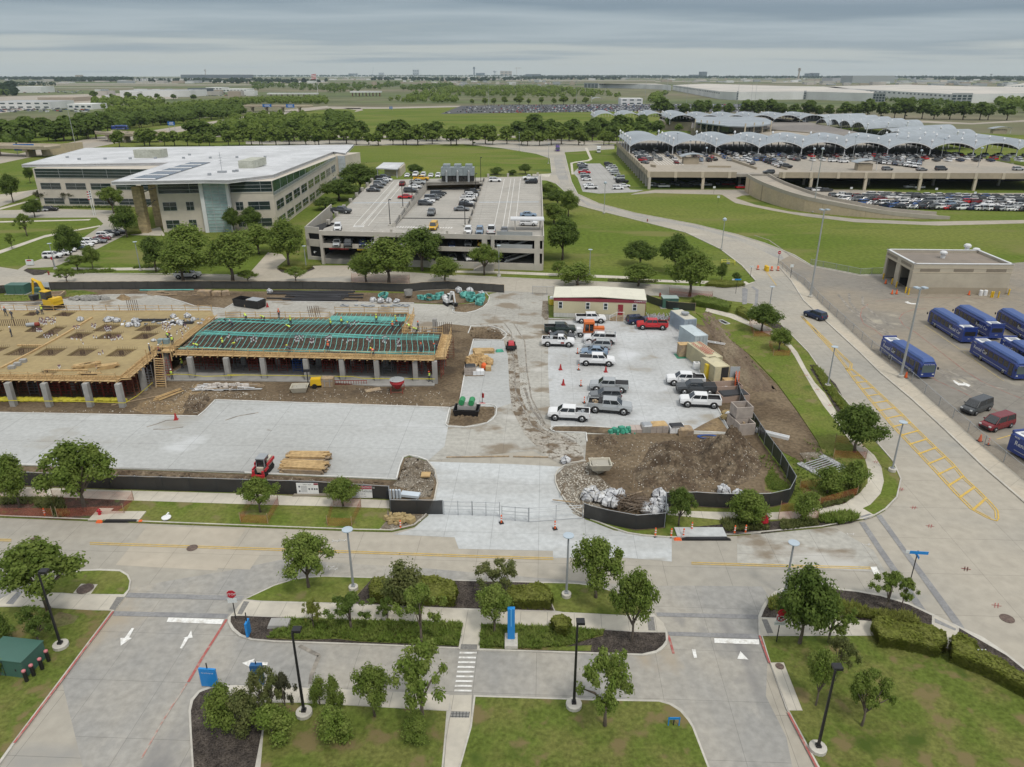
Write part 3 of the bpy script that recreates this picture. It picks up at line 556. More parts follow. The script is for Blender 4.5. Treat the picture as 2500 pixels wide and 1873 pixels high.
#BUILDINGS
W_stone=P('limestone_panel',(.52,.475,.405),c2=(.47,.43,.37),sc=.15,rough=.85,fine=.5)
W_white=P('white_metal_roof',(.56,.57,.585),c2=(.46,.47,.48),sc=.07,rough=.6,fine=.5,fv=.1,joints=(9,14,2.5,.12,.22),stain=[((.40,.40,.40),.16,.64)])
W_fascia=P('white_fascia',(.62,.63,.64),rough=.5)
G_dark=glass('dark_glass',(.022,.034,.036));G_teal=glass('teal_glass',(.26,.36,.37),.25);G_blue=glass('blue_glass',(.05,.075,.09))
W_mull=P('mullion_metal',(.36,.38,.39),rough=.4)
W_gar=P('garage_precast',(.46,.43,.38),c2=(.41,.39,.35),sc=.2,rough=.85)
W_gdeck=MT('garage_deck',(.37,.35,.315),(.33,.315,.285),sc=.09,fine=.8,fv=.08,joints=(9,9,0,.08,.3),stain=[((.27,.26,.235),.12,.63)])
W_dark=P('interior_shade',(.03,.03,.03),rough=.95)  # near-black colour stands for the shade inside openings and gaps
W_tan=P('tan_precast',(.37,.315,.235),c2=(.33,.285,.215),sc=.1,rough=.9)
W_tan2=P('pale_tan_precast',(.50,.44,.34),rough=.9)
W_can=P('canopy_membrane',(.30,.335,.365),c2=(.26,.29,.315),sc=.05,rough=.55,fine=.3,fv=.1,joints=(5.5,0,0,.2,.16))
W_steel=P('galvanized_steel',(.42,.44,.45),rough=.45,metal=.5)
W_grey=P('grey_steel',(.33,.35,.37),rough=.5,metal=.2)
W_blk=P('black_metal',(.018,.018,.02),rough=.4)
def wbox(mb,A,B,u0,u1,z0,z1,d0,d1,m=0):
 d=Vector((B.x-A.x,B.y-A.y,0)).normalized();n=Vector((d.y,-d.x,0));P0=Vector((A.x,A.y,0))
 q=[P0+d*u0+n*d0,P0+d*u1+n*d0,P0+d*u1+n*d1,P0+d*u0+n*d1]
 if(q[1]-q[0]).cross(q[2]-q[1]).z<0:q=[q[0],q[3],q[2],q[1]]
 mb.hexa([Vector((p.x,p.y,z0))for p in q]+[Vector((p.x,p.y,z1))for p in q],m)
def wpt(A,B,u,d=0,z=0):
 e=Vector((B.x-A.x,B.y-A.y,0)).normalized();n=Vector((e.y,-e.x,0));q=Vector((A.x,A.y,0))+e*u+n*d;q.z=z;return q
def wlen(A,B):return math.hypot(B.x-A.x,B.y-A.y)
def wtext(mb,A,B,u,z,txt,size,m=0,d=.05):
 e=Vector((B.x-A.x,B.y-A.y,0)).normalized();n=Vector((e.y,-e.x,0));o=wpt(A,B,u,d,z)
 M4=Matrix(((e.x,0,n.x,o.x),(e.y,0,n.y,o.y),(0,1,0,o.z),(0,0,0,1)));mb.text(txt,M4,size,m)
def window(par,A,B,u0,u1,z0,z1,rows=2,cols=2,gl=None,d=.06):
 mb=MB();wbox(mb,A,B,u0,u1,z0,z1,0,d);w_=mb.build('window',gl or G_dark,par)
 f=MB()
 for i in range(rows+1):z=z0+(z1-z0)*i/rows;wbox(f,A,B,u0,u1,z-.035,z+.035,d,d+.05)
 for i in range(cols+1):u=u0+(u1-u0)*i/cols;wbox(f,A,B,u-.03,u+.03,z0+.035,z1-.035,d,d+.045)
 f.build('frame',W_mull,w_)
#office building
def rz_(y):return 16-.0328*(y-222)
def Gr(p):
 z=15
 for _ in range(6):z=rz_(G(p,z).y)
 return G(p,z)
ob=empty('office_building',(0,0,0),0,'three-storey pale stone office block with broad white flying roof and green glass top floor','building')
roofp=[Gr(p)for p in T('W',52.4,402.4,208,361.6,863.8,353.7,843.4,374.8,813.6,371,668,427,557.5,440.7,499,440,271,444.4,413,397.5)]
mb=MB();mb.prism(roofp,[rz_(q.y)-.7 for q in roofp],[rz_(q.y)for q in roofp]);rf=mb.build('roof',W_white,ob)
mb=MB()
for a,b in zip(roofp,roofp[1:]+roofp[:1]):
 n=Vector(((b-a).y,-(b-a).x,0)).normalized()*.12
 mb.hexa([Vector((q.x,q.y,rz_(q.y)+dz))for q,dz in((a-n*0,-.9),(a+n,-.9),(b+n,-.9),(b,-.9),(a,.12),(a+n,.12),(b+n,.12),(b,.12))])
mb.build('fascia',W_fascia,rf)
F0,F1,F2,F3,F4=GS(T('W',101.7,502.7,412,506,401,568,678,561,826,446));F5,F6=Gr((800,357)),Gr((222,366))
fp=[F0,F1,F2,F3,F4,F5,F6]
mb=MB();mb.prism(fp,0,[rz_(q.y)-1.0 for q in fp]);wl=mb.build('wall',W_stone,ob)
def zr(A,B,u):return rz_(wpt(A,B,u).y)-1.0
def glassband(A,B,u0,u1,zb,mat=G_dark):
 mb=MB();a,b=wpt(A,B,u0),wpt(A,B,u1);n=wpt(A,B,0,.1)-wpt(A,B,0,0);za,zc=rz_(a.y)-.95,rz_(b.y)-.95
 mb.hexa([a+Vector((0,0,zb)),a+n+Vector((0,0,zb)),b+n+Vector((0,0,zb)),b+Vector((0,0,zb)),a+Vector((0,0,za)),a+n+Vector((0,0,za)),b+n+Vector((0,0,zc)),b+Vector((0,0,zc))])
 o=mb.build('window',mat,ob);f=MB();L=u1-u0
 for k in range(4):
  z0=zb+.05+k*(min(za,zc)-zb)/3.1;wbox(f,A,B,u0,u1,z0,z0+.09,.1,.18)
 for k in range(int(L/9)+1):wbox(f,A,B,u0+k*9,u0+k*9+.08,zb,zr(A,B,u0+k*9)-.0,.1,.15)
 f.build('frame',W_mull,o)
LA,LB,LC,LD=wlen(F0,F1),wlen(F2,F3),wlen(F3,F4),wlen(F1,F2)
glassband(F0,F1,.6,LA-1,rz_(F0.y)-4.2);
tw0=(514-401)/(678-401.)*LB;tw1=(568-401)/(678-401.)*LB
glassband(F2,F3,.5,tw0-.6,11.6);glassband(F2,F3,tw1+.9,LB-.15,11.6);glassband(F3,F4,.15,LC-1.5,9.6 if 0 else 10.4,MT('green_glass',(.03,.065,.045),(.05,.10,.07),sc=.15,rough=.1,spec=.8,coord='O'))
mb=MB();wbox(mb,F3,F4,0,LC-1.5,10.2,10.6,.0,.14);wbox(mb,F2,F3,0,LB,11.35,11.62,0,.14);mb.build('sill_band',W_stone,ob)
for i in range(5):
 u=1.6+i*(LA-1)/5.0;w9=(LA-1)/5.0*.80
 window(ob,F0,F1,u,u+w9,6.1,8.3);window(ob,F0,F1,u,u+w9,.8,2.9)
k=LB/(678-401.)
for a,b in((410,442),(465,483)):
 for z0,z1 in((6.6,9.1),(1.2,3.7)):window(ob,F2,F3,(a-401)*k,(b-401)*k,z0,z1)
for a,b in((584,602),(614,667)):
 for z0,z1 in((6.3,8.8),(1.2,3.7)):window(ob,F2,F3,(a-401)*k,(b-401)*k,z0,z1)
for i in range(9):
 u=2.2+i*(LC-4)/9.0
 window(ob,F3,F4,u,u+(LC-4)/9.0*.78,5.6,8.4);window(ob,F3,F4,u,u+(LC-4)/9.0*.78,1.0,3.4)
mb=MB();wbox(mb,F2,F3,tw0,tw1,0,15.3,.3,1.6);gt=mb.build('glass_stair_tower',G_teal,ob)
mb=MB()
for i in range(15):wbox(mb,F2,F3,tw0,tw1,.6+i,.72+i,1.6,1.68)
for i in range(4):wbox(mb,F2,F3,tw0+i*(tw1-tw0)/3-.06,tw0+i*(tw1-tw0)/3+.06,0,15.3,1.6,1.66)
mb.build('mullions',W_mull,gt)
mb=MB();wbox(mb,F2,F3,tw0-1.1,tw0,0,15.6,.02,1.9);wbox(mb,F2,F3,tw1,tw1+.8,0,15.6,.02,1.9);mb.build('tower_fin',W_fascia,ob)
for p in((352.6,569),(390.6,553)):
 q=G(p);mb=MB();mb.box((q.x,q.y+1,6.9),(2.6,2.4,13.8));mb.build('stone_pillar',MT('yellow_limestone',(.42,.335,.19),(.33,.27,.16),sc=.7,fine=1.2,fv=.25,rough=.9,coord='W',stretch=(.4,.4,2.5)),ob)
mb=MB();q1,q2=G((352.6,569)),G((390.6,553))
mb.bar((q1.x,q1.y,11.5),(q2.x+2,q2.y+2,12.6),.25);mb.bar((q1.x+1,q1.y,7),(q2.x,q2.y+1,8.4),.25);mb.build('strut',W_steel,ob)
E0,E1=Gr((811,375.5)),Gr((842,375.5));mb=MB();mb.prism([E0,E1,E1+Vector((4,14,0)),E0+Vector((0,14,0))],0,[rz_(E0.y)-.8]*4);mb.build('end_tower',W_stone,ob)
mb=MB();a,b=Vector((E0.x,E0.y,0)),Vector((E1.x,E1.y,0));L=wlen(a,b);wbox(mb,a,b,L*.42,L-.1,.3,rz_(E0.y)-.9,0,.2);o=mb.build('panel_window',MT('pale_panel_glass',(.42,.46,.50),fv=.1,rough=.3,coord='O'),ob)
mb=MB()
for i in range(6):wbox(mb,a,b,L*.42,L-.1,.3+i*1.9,.4+i*1.9,.2,.26)
for i in range(4):wbox(mb,a,b,L*(.42+.185*i),L*(.42+.185*i)+.1,.3,rz_(E0.y)-1,.2,.25)
mb.build('frame',W_mull,o)
M_plant=MT('weathered_plant_panel',(.44,.45,.39),(.36,.37,.31),sc=.3,fine=1.5,fv=.15,rough=.8,coord='O')
for k,x0,x1,y1,y0,d in(('A',907,1087,652,598,6),('A',1612,1715,722,672,12)):
 a,b=Gr(px(k,x0,y1)),Gr(px(k,x1,y1));h=zat(px(k,x0,y1),px(k,x0,y0)[1])if 0 else pxm(a,(y1-y0)/2.765)*.98
 mb=MB();mb.prism([Vector((a.x,a.y,0)),Vector((b.x,b.y,0)),Vector((b.x+.06*d,b.y+d,0)),Vector((a.x+.06*d,a.y+d,0))],a.z+.02,a.z+h);mb.build('rooftop_plant_screen',M_plant,ob)
a=Gr(px('A',1500,752));mb=MB();mb.box((a.x,a.y,a.z+.3),(2.6,1.6,.6));mb.bar((a.x,a.y,a.z+.5),(a.x,a.y,a.z+6.5),.12)
for i in range(4):mb.bar((a.x-.6,a.y,a.z+3+i*.8),(a.x+.6,a.y,a.z+3.2+i*.8),.08)
mb.build('antenna',W_grey,ob)
mb=MB()
for k,x,y in(('A',1280,635),('A',1720,715),('A',1740,712),('A',1580,748),('A',1600,745),('A',1415,770),('A',455,652),('A',535,665),('A',710,662),('A',880,660),('A',1050,657),('A',1240,657),('A',1420,655),('A',1600,652),('A',1790,650)):
 a=Gr(px(k,x,y));mb.box((a.x,a.y,a.z+.35),(.9,.9,.7))
mb.build('roof_vent',W_grey,ob)
sp=[Gr(q)+Vector((0,0,.12))for q in T('A',880,799,1050,801,1420,684,1290,684)]
sm_=MT('solar_cells',(.055,.075,.11),(.07,.09,.13),sc=.5,fine=2,rough=.2,spec=.7,joints=(2.2,1.2,20,.12,-2.0),coord='W')
mb=MB();mb.prism(sp,[q.z for q in sp],[q.z+.12 for q in sp]);mb.build('solar_panel',sm_,ob)
mb=MB()
for i in range(6):
 t=i/5.0;a=sp[0].lerp(sp[3],t);b=sp[1].lerp(sp[2],t);mb.bar(a+Vector((0,0,.18)),b+Vector((0,0,.18)),.28)
mb.build('solar_rail',W_fascia,ob)
#white parking garage
gar=empty('parking_garage',(0,0,0),0,'three-level cream concrete parking garage with cars parked on its open roof','parking garage')
ZR=7.9
g0,g1=G((787.4,644.6)),G((1324,660.7));gl0=G(px('E',955,947),ZR)
A0,A1=Vector((g0.x,g0.y,0)),Vector((g1.x,g1.y,0));LG=wlen(A0,A1)
b0,b1=G((912,440),ZR),G((1320.5,430),ZR);B0=Vector((b0.x,b0.y,0));B1=Vector((b1.x,b1.y,0))
def gp(s,t):return(A0.lerp(A1,s)).lerp(B0.lerp(B1,s),t)
s1,s2=.345,.672
fr_t=.085
def ps(k,x,y):
 q=G(px(k,x,y),ZR);t=(q.y-A0.y)/(B0.y-A0.y);L,R_=A0.lerp(B0,t),A1.lerp(B1,t);return(q.x-L.x)/(R_.x-L.x),t
s1=(ps('E',1640,845)[0]+ps('E',1960,470)[0])/2;s2=(ps('F',550,850)[0]+ps('F',745,430)[0])/2;fr_t=ps('F',550,850)[1];tb=ps('F',450,432)[1]
def slab(mb,s0,s1_,t0,t1,za,zb,th=.45,m=0):
 P4=[gp(s0,t0),gp(s1_,t0),gp(s1_,t1),gp(s0,t1)];zz_=[za,za,zb,zb]
 mb.prism(P4,[z-th for z in zz_],zz_,m)
mb=MB();slab(mb,0,s1,fr_t,1,ZR,ZR);slab(mb,s2,1,fr_t,1,ZR,ZR);slab(mb,0,1,0,fr_t,ZR,ZR)
slab(mb,s1+.004,s2-.004,fr_t,tb,ZR,4.75);slab(mb,s1,s2,tb,1,ZR,ZR);mb.build('roof_deck',W_gdeck,gar)
mb=MB();slab(mb,0,1,0.004,1,4.7,4.7);slab(mb,0,1,0.004,1,1.25,1.25,1.2);mb.build('floor',P('inner_floor',(.27,.26,.235),rough=.9),gar)
mb=MB();q=[gp(0,.24),gp(1,.24),gp(1,.25),gp(0,.25)];mb.prism(q,0,7.4);mb.build('core_wall',W_dark,gar)  # near-black colour paints in the shade between the garage floors
mb=MB();mb.prism([gp(s1,tb+.004),gp(s2,tb+.004),gp(s2,tb+.08),gp(s1,tb+.08)],6.6,7.44);mb.prism([gp(s1,tb+.06),gp(s2,tb+.06),gp(s2,tb+.065),gp(s1,tb+.065)],4.7,6.6,1);mb.build('ramp_header',[W_gar,P('yellow_brown_wall',(.16,.11,.04),rough=.9)],gar)
mb=MB();wbox(mb,A0,A1,0,LG,7.45,8.6,-.05,.3);wbox(mb,A0,A1,0,LG,4.3,5.4,-.05,.3);wbox(mb,A0,A1,LG*.26,LG,.02,1.7,-.05,.28);wbox(mb,A0,A1,LG*.26,LG,4.32,5.38,.3,.303)
mb.build('spandrel',W_gar,gar)
mb=MB();wbox(mb,A1,B1,0,wlen(A1,B1),7.45,8.6,.02,.3);wbox(mb,A1,B1,.2,wlen(A1,B1),.02,7.45,-.1,.25)
wbox(mb,B1,B0,0,wlen(B0,B1),0,7.6,.0,.2)
wbox(mb,B0,A0,0,wlen(B0,A0)*.8,.02,7.45,0,.25);wbox(mb,B0,A0,wlen(B0,A0)*.8,wlen(B0,A0),4.2,5.4,0,.25);mb.build('side_wall',W_gar,gar)
for u in(0,.262,.50,.745,.975):
 mb=MB();wbox(mb,A0,A1,max(0,LG*u-.6),LG*u+.7,.0,8.62 if u in(0,.975)else 7.44,.31 if 0 else-.6,.36);mb.build('column',W_gar,gar)
for u in(.33,.41,.58,.66,.83):
 mb=MB();wbox(mb,A0,A1,LG*u-.25,LG*u+.25,8.6,9.3,-.4,.1);mb.build('light_pedestal',W_gar,gar)
mb=MB()
for(ss,t0,t1)in((s1,fr_t,1),(s2,fr_t,tb)):
 a,b=gp(ss,t0),gp(ss,t1)
 for i in range(9):
  q=a.lerp(b,i/8.0);mb.box((q.x,q.y,ZR+.55),(.8,.5,1.1))
 mb.hexa([a+Vector((dx,0,z))for dx,z in((-.1,4.7),(.1,4.7))]+[b+Vector((.1,0,4.7)),b+Vector((-.1,0,4.7))]+[a+Vector((-.1,0,ZR+.0)),a+Vector((.1,0,ZR+.0)),b+Vector((.1,0,ZR)),b+Vector((-.1,0,ZR))])
mb.build('ramp_wall',W_gar,gar)
mb=MB()
for(P_,Q_)in((gp(0,.1),gp(0,1)),(gp(s2,1),gp(1,1)),(gp(s1,fr_t),gp(s1,1)),(gp(s2,fr_t),gp(s2,tb))):
 L=wlen(P_,Q_);n=int(L/1.2)
 for i in range(n+1):q=P_.lerp(Q_,i/n);mb.bar((q.x,q.y,ZR),(q.x,q.y,ZR+1.1),.05)
 for z in(.35,.7,1.08):mb.bar((P_.x,P_.y,ZR+z),(Q_.x,Q_.y,ZR+z),.05)
mb.build('railing',W_blk,gar)
for i in range(8):
 q=gp(0,.12+i*.12);mb=MB();mb.box((q.x,q.y,ZR+.6),(.9,.9,1.2));mb.build('pier',W_gar,gar)
for s_ in(s2+.02,s2+.14,.98):q=gp(s_,.995);mb=MB();mb.box((q.x,q.y,ZR+.7),(.8,.6,1.4));mb.build('pier',W_gar,gar)
mb=MB()
def rline(sa,ta,sb,tb_,w=.13,z=ZR+.012,m=0):
 a,b=gp(sa,ta),gp(sb,tb_);d=(b-a).normalized();n=Vector((-d.y,d.x,0))*w/2;zv=Vector((0,0,z));mb.quad(a-n+zv,b-n+zv,b+n+zv,a+n+zv,m)
def zramp(t):return ZR+(4.75-ZR)*(t-fr_t)/(tb-fr_t)
for i in range(26):
 t=fr_t+.02+i*.0345
 if t>.97:break
 for sa,sb in((.012,.115),(s1-.11,s1-.012),(s2+.012,s2+.11),(.885,.985)):rline(sa,t,sb,t)
for sa in(.125,.165,s1-.125,s1-.16):rline(sa,fr_t+.01,sa,.95)
for sa in(s2+.12,s2+.16,.84,.875):rline(sa,fr_t+.01,sa,.95)
for i in range(20):
 rline(.03+i*.0475,.012,.045+i*.0475,fr_t*.42)
for i in range(8):rline(.13+i*.006,fr_t*.9,.13+i*.006,fr_t*1.1,.45)
for i in range(22):rline(s1+.0+i*.0125,fr_t*.93,s1+i*.0125+.006,fr_t*1.07,.35)
rline(.012,.47,s1-.012,.47,.9,ZR+.010,1);rline(s2+.012,.47,.985,.47,.9,ZR+.010,1)
for i in range(30):rline(.05+i*.03,fr_t*.62,.062+i*.03,fr_t*.62,.12)
mb.build('stall_marking',[M_wht,MT('pale_blue_paint',(.36,.42,.48),fv=.1)],gar)
mb=MB()
for i in range(22):
 t=fr_t+.05+i*.032
 if t>tb-.05:break
 for sa,sb in((s1+.012,s1+.10),(s2-.11,s2-.012)):
  a,b=gp(sa,t),gp(sb,t);z=zramp(t)+.015
  mb.quad(*[q+Vector((0,dy,zramp(t+dy*.01)+.02))for q,dy in((a,-.07),(b,-.07),(b,.07),(a,.07))])
mb.build('stall_marking',M_wht,gar)
c0,c1=G(px('F',990,797),10.6),G(px('F',1322,799),10.6)
mb=MB();mb.prism([c0,c1,Vector((c1.x,c1.y+4.2,0)),Vector((c0.x,c0.y+4.2,0))],10.5,10.85);mb.build('stair_roof',W_white,gar)
for(x,yy)in((c0.x+1.2,.6),(c0.x+1.2,3.8),(c1.x-.9,3.8)):mb=MB();mb.box((x,c0.y+yy,9.2),(.3,.3,2.6));mb.build('roof_post',W_gar,gar)
mb=MB();wbox(mb,A0,A1,LG*.775,LG*.79,0,8.6,.3,.55);wbox(mb,A0,A1,LG*.80,LG*.955,5.42,6.4,.1,.14,1);wbox(mb,A0,A1,LG*.80,LG*.955,8.62,9.5,.1,.14,1)
for zb_ in(1.3,4.75):
 a,b=wpt(A0,A1,LG*.955,-1.2,zb_+2.9),wpt(A0,A1,LG*.83,-1.2,zb_+.3);mb.bar(a,b,.35,1);mb.bar(a+Vector((0,0,1)),b+Vector((0,0,1)),.06,1)
mb.build('stair',[W_gar,W_steel],gar)
mb=MB()
for i in range(7):
 wbox(mb,A0,A1,LG*.70+i*.45,LG*.70+(i+1)*.45,0,.22+i*.22,.5,2.2)
wbox(mb,A0,A1,LG*.70+3.15,LG*.79,0,1.7,.5,2.2);mb.build('entry_steps',W_gar,gar)
mb=MB()
for z in(.9,):mb.bar(wpt(A0,A1,LG*.70,2.2,z+.2),wpt(A0,A1,LG*.70+3.2,2.2,z+1.7),.06);mb.bar(wpt(A0,A1,LG*.70,.6,z+.2),wpt(A0,A1,LG*.70+3.2,.6,z+1.7),.06)
mb.build('handrail',W_steel,gar)
mb=MB();wtext(mb,A0,A1,LG*.095,4.85,'Exit Only',.75);wtext(mb,A0,A1,LG*.20,4.85,'Entrance',.75);mb.build('lettering',P('brown_letters',(.12,.08,.05)),gar,)
mb=MB();wbox(mb,A0,A1,LG*.04,LG*.13,3.95,4.25,.1,.2,0);wbox(mb,A0,A1,LG*.17,LG*.24,3.85,4.25,.1,.2,1)
for u in(.165,.18,.20,.215):wbox(mb,A0,A1,LG*u,LG*u+.5,.1,2.8,-1.6,-1.2,1)
mb.build('entrance_barrier',[P('red_sign',(.35,.03,.03)),P('yellow_steel',(.62,.42,.04))],gar)
mb=MB();a,b=G(px('E',815,1178)),G(px('E',950,1190));
wbox(mb,a,b,0,wlen(a,b)-.1,0,.9,-.3,.1);wbox(mb,a,b,0,wlen(a,b)-.1,3.6,5.4,-.3,.1);wbox(mb,a,b,0,wlen(a,b)-.1,7,8.6,-.3,.1);wbox(mb,a,b,0,.9,.9,7,-.3,.1)
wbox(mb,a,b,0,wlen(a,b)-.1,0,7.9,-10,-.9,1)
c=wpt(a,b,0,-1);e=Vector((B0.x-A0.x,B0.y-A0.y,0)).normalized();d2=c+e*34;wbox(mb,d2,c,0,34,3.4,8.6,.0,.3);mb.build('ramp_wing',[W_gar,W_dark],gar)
ch=empty('cooling_tower',(0,0,0),0,'bank of three galvanised cooling towers on the back deck of the parking garage','cooling tower')
ca,cb_=G(px('F',310,418),ZR),G(px('F',636,418),ZR);L=wlen(ca,cb_)
for i in range(3):
 mb=MB();u=i*L/3
 wbox(mb,ca,cb_,u+.15,u+L/3-.15,ZR+.3,ZR+2.2,-5,0,1);wbox(mb,ca,cb_,u+.05,u+L/3-.05,ZR+2.2,ZR+5,-5,.2,0);wbox(mb,ca,cb_,u+.8,u+L/3-.8,ZR+5,ZR+6.1,-4.5,-.5,0)
 mb.tube([wpt(ca,cb_,u+L/6,.7,ZR),wpt(ca,cb_,u+L/6,.7,ZR+3.6),wpt(ca,cb_,u+L/6,.1,ZR+3.8)],.4,8,2);mb.build('tower_cell',[MT('galvanised_panel',(.30,.34,.355),(.25,.29,.305),sc=.6,fine=1.5,rough=.5,metal=.3,coord='O'),W_dark,W_steel],ch)
pv=empty('pavilion',(0,0,0),0,'small flat white-roofed lobby pavilion at the back left corner of the parking garage','pavilion')
pa,pb,pc,pd=G(px('E',1478,285),10.9),G(px('E',1690,295),10.9),G(px('E',1758,232),10.9),G(px('E',1555,230),10.9)
mb=MB();mb.prism([pa,pb,pc,pd],10.6,11.0);mb.build('roof',W_white,pv)
m_=(pa+pb+pc+pd)/4;m_.z=0
mb=MB();mb.prism([(q-Vector((0,0,q.z))).lerp(m_,.25)+Vector((1.5,2,0))for q in(pa,pb,pc,pd)],7.5,10.6);mb.build('wall',W_tan2,pv)
for q in(pa,pb):c=q.lerp(m_,.1);mb=MB();mb.box((c.x,c.y,9.1),(.3,.3,3.2));mb.build('post',W_white,pv)
mb=MB();a,b=pa.lerp(m_,.1),pb.lerp(m_,.1);mb.bar((a.x,a.y,8),(b.x,b.y,10.4),.1);mb.bar((a.x,a.y,10.4),(b.x,b.y,8),.1);mb.build('brace',W_steel,pv)
#rental car garage
rg=empty('rental_garage',(0,0,0),0,'long tan two-level rental car garage with a parapet on columns and cars on top','parking garage')
D0=G((1585.5,419),7.2);D1=G((2620,423.5),7.2);DL=G((1507,346),7.2);D0.z=D1.z=DL.z=0
dv=(DL-D0).normalized();dx=(D1-D0).normalized();LX=(D1-D0).length;LL=(DL-D0).length
def dp(u,v,z=0):q=D0+dx*u+dv*v;q.z=z;return q
def ux(xpx,y=419,z=7.2):return(G((xpx,y),z)-D0).dot(dx)
uA,uB=ux(1797),ux(1899)
mb=MB();mb.prism([dp(0,0),dp(LX,0),dp(LX,LL*2.0),dp(0,LL*1.05)],5.2,6.3);mb.build('deck',M_deck,rg)
mb=MB();mb.prism([dp(0,30),dp(LX,30),dp(LX,31),dp(0,31)],0,5.2);mb.build('inner_wall',W_dark,rg)  # shade below the rental deck is put into this wall's colour
mb=MB();wbox(mb,dp(0,0),dp(uA,0),0,uA,4.9,7.2,0,.3);wbox(mb,dp(0,0),dp(LX,0),uB,LX,4.9,7.2,0,.3);wbox(mb,dp(0,LL),dp(0,0),0,LL,4.9,7.2,0,.3);mb.build('parapet',W_tan,rg)
mb=MB();step=64.7*depth(D0)/FP
for i in range(-10,40):
 u=ux(1600+450/2.4578*1.0-3)+i*step
 if u<-.5 or u>LX or uA+1<u<uB-1:continue
 mb=MB();wbox(mb,dp(0,0),dp(LX,0),u-.6,u+.6,4.8,7.25,.3,.5);mb.build('pilaster',W_tan2,rg)
for i in range(-10,40,2):
 u=ux(1600+290/2.4578)+i*step
 if u<-.5 or u>LX or uA+1<u<uB-1:continue
 mb=MB();wbox(mb,dp(0,0),dp(LX,0),u-.55,u+.55,0,4.9,-.8,.2);mb.build('column',W_tan2,rg)
for i in range(int(LL/9)+1):
 mb=MB();q=dp(.3,i*9);mb.box((q.x,q.y,2.45),(1,1,4.9));mb.build('column',W_gar,rg)
 mb=MB();q=dp(-.35,i*9);mb.box((q.x,q.y,6.1),(.4,1,2.3));mb.build('pilaster',W_tan2,rg)
for j in range(4):
 for i in range(12):
  mb=MB();q=dp(14+i*28,16+j*20);mb.box((q.x,q.y,2.6),(.9,.9,5.2));mb.build('column',W_gar,rg)
mb=MB()
for xa,ya,xb,yb in((1160,470,1600,620),(1620,470,1660,510),(560,590,610,600)):
 a,b=G(px('G',xa,ya),6.3),G(px('G',xb,yb),6.3);wbox(mb,a,b,0,wlen(a,b),6.3,7.3,0,.35)
for xa,ya,xb,yb in((800,460,860,520),(1115,598,1345,600),(1780,590,1900,625)):
 a,b=G(px('G',xa,ya),6.3),G(px('G',xb,yb),6.3);wbox(mb,a,b,0,wlen(a,b),6.3,7.1,0,.35)
mb.build('dividing_wall',W_tan,rg)
mb=MB()
for i in range(9):
 a,b=G(px('G',400+i*40,400+i*6),6.32),G(px('G',640+i*30,575),6.32);d=(b-a).normalized();n=Vector((-d.y,d.x,0))*.12;mb.quad(a-n,b-n,b+n,a+n)
mb.build('stall_marking',M_wht,rg)
rmp=empty('garage_ramp',(0,0,0),0,'curved tan concrete ramp sweeping down from the rental garage deck','ramp')
rb=[(1825,470,7.3),(1842,484,0),(1890,501,0),(1942,514,0),(1995,521,0),(2047,526,0),(2110,531,0),(2170,534.5,0),(2240,535.5,0),(2318,535.8,0)]
og=[G((1823,424),7.2)]+[G((x,y))for x,y,_ in rb[1:]]
og[0].z=0;ztop=[7.3,7.1,6.4,5.6,4.9,4.2,3.3,2.5,1.7,1.0]
ogs=chaikin(og,2,False)
def interp(lst,t):
 k=t*(len(lst)-1);i=min(int(k),len(lst)-2);return lst[i]+(lst[i+1]-lst[i])*(k-i)
cum=[0]
for a,b in zip(ogs,ogs[1:]):cum.append(cum[-1]+(b-a).length)
origc=[0]
for a,b in zip(og,og[1:]):origc.append(origc[-1]+(b-a).length)
def ztp(s):
 s=s/cum[-1]*origc[-1]
 for i in range(len(origc)-1):
  if s<=origc[i+1]:return ztop[i]+(ztop[i+1]-ztop[i])*(s-origc[i])/max(.01,origc[i+1]-origc[i])
 return ztop[-1]
W4=MB();W1=MB();W2=MB();W3=MB();nr=len(ogs);inn=[]
for i,q in enumerate(ogs):
 d=(ogs[min(i+1,nr-1)]-ogs[max(i-1,0)]).normalized();inn.append(q+Vector((-d.y,d.x,0))*9.0)
for i in range(nr-1):
 a,b,c,d=ogs[i],ogs[i+1],inn[i+1],inn[i];za,zb=ztp(cum[i]),ztp(cum[i+1])
 def V(q,z):return Vector((q.x,q.y,z))
 e=(a-d).normalized()*.4;e2=(b-c).normalized()*.4
 W1.hexa([V(a,0),V(b,0),V(b-e2,0),V(a-e,0),V(a,za-1.25),V(b,zb-1.25),V(b-e2,zb-1.25),V(a-e,za-1.25)])
 W2.hexa([V(a+e*.2,za-1.25),V(b+e2*.2,zb-1.25),V(b-e2,zb-1.25),V(a-e,za-1.25),V(a+e*.2,za),V(b+e2*.2,zb),V(b-e2,zb),V(a-e,za)])
 W4.hexa([V(d+e,0),V(c+e2,0),V(c,0),V(d,0),V(d+e,za),V(c+e2,zb),V(c,zb),V(d,za)])
 W3.hexa([V(a-e,max(0,za-1.6)),V(b-e2,max(0,zb-1.6)),V(c,max(0,zb-1.6)),V(d,max(0,za-1.6)),V(a-e,max(.06,za-1.0)),V(b-e2,max(.06,zb-1.0)),V(c,max(.06,zb-1.0)),V(d,max(.06,za-1.0))])
W1.build('retaining_wall',MT('ramp_wall_tan',(.47,.39,.27),(.43,.36,.26),sc=.15,rough=.9,joints=(12,0,0,.1,.4)),rmp)
W2.build('ramp_parapet',P('ramp_cap',(.36,.33,.28),rough=.9),rmp);W4.build('ramp_parapet',MATS['ramp_cap'],rmp);W3.build('roadway',M_deck,rmp)
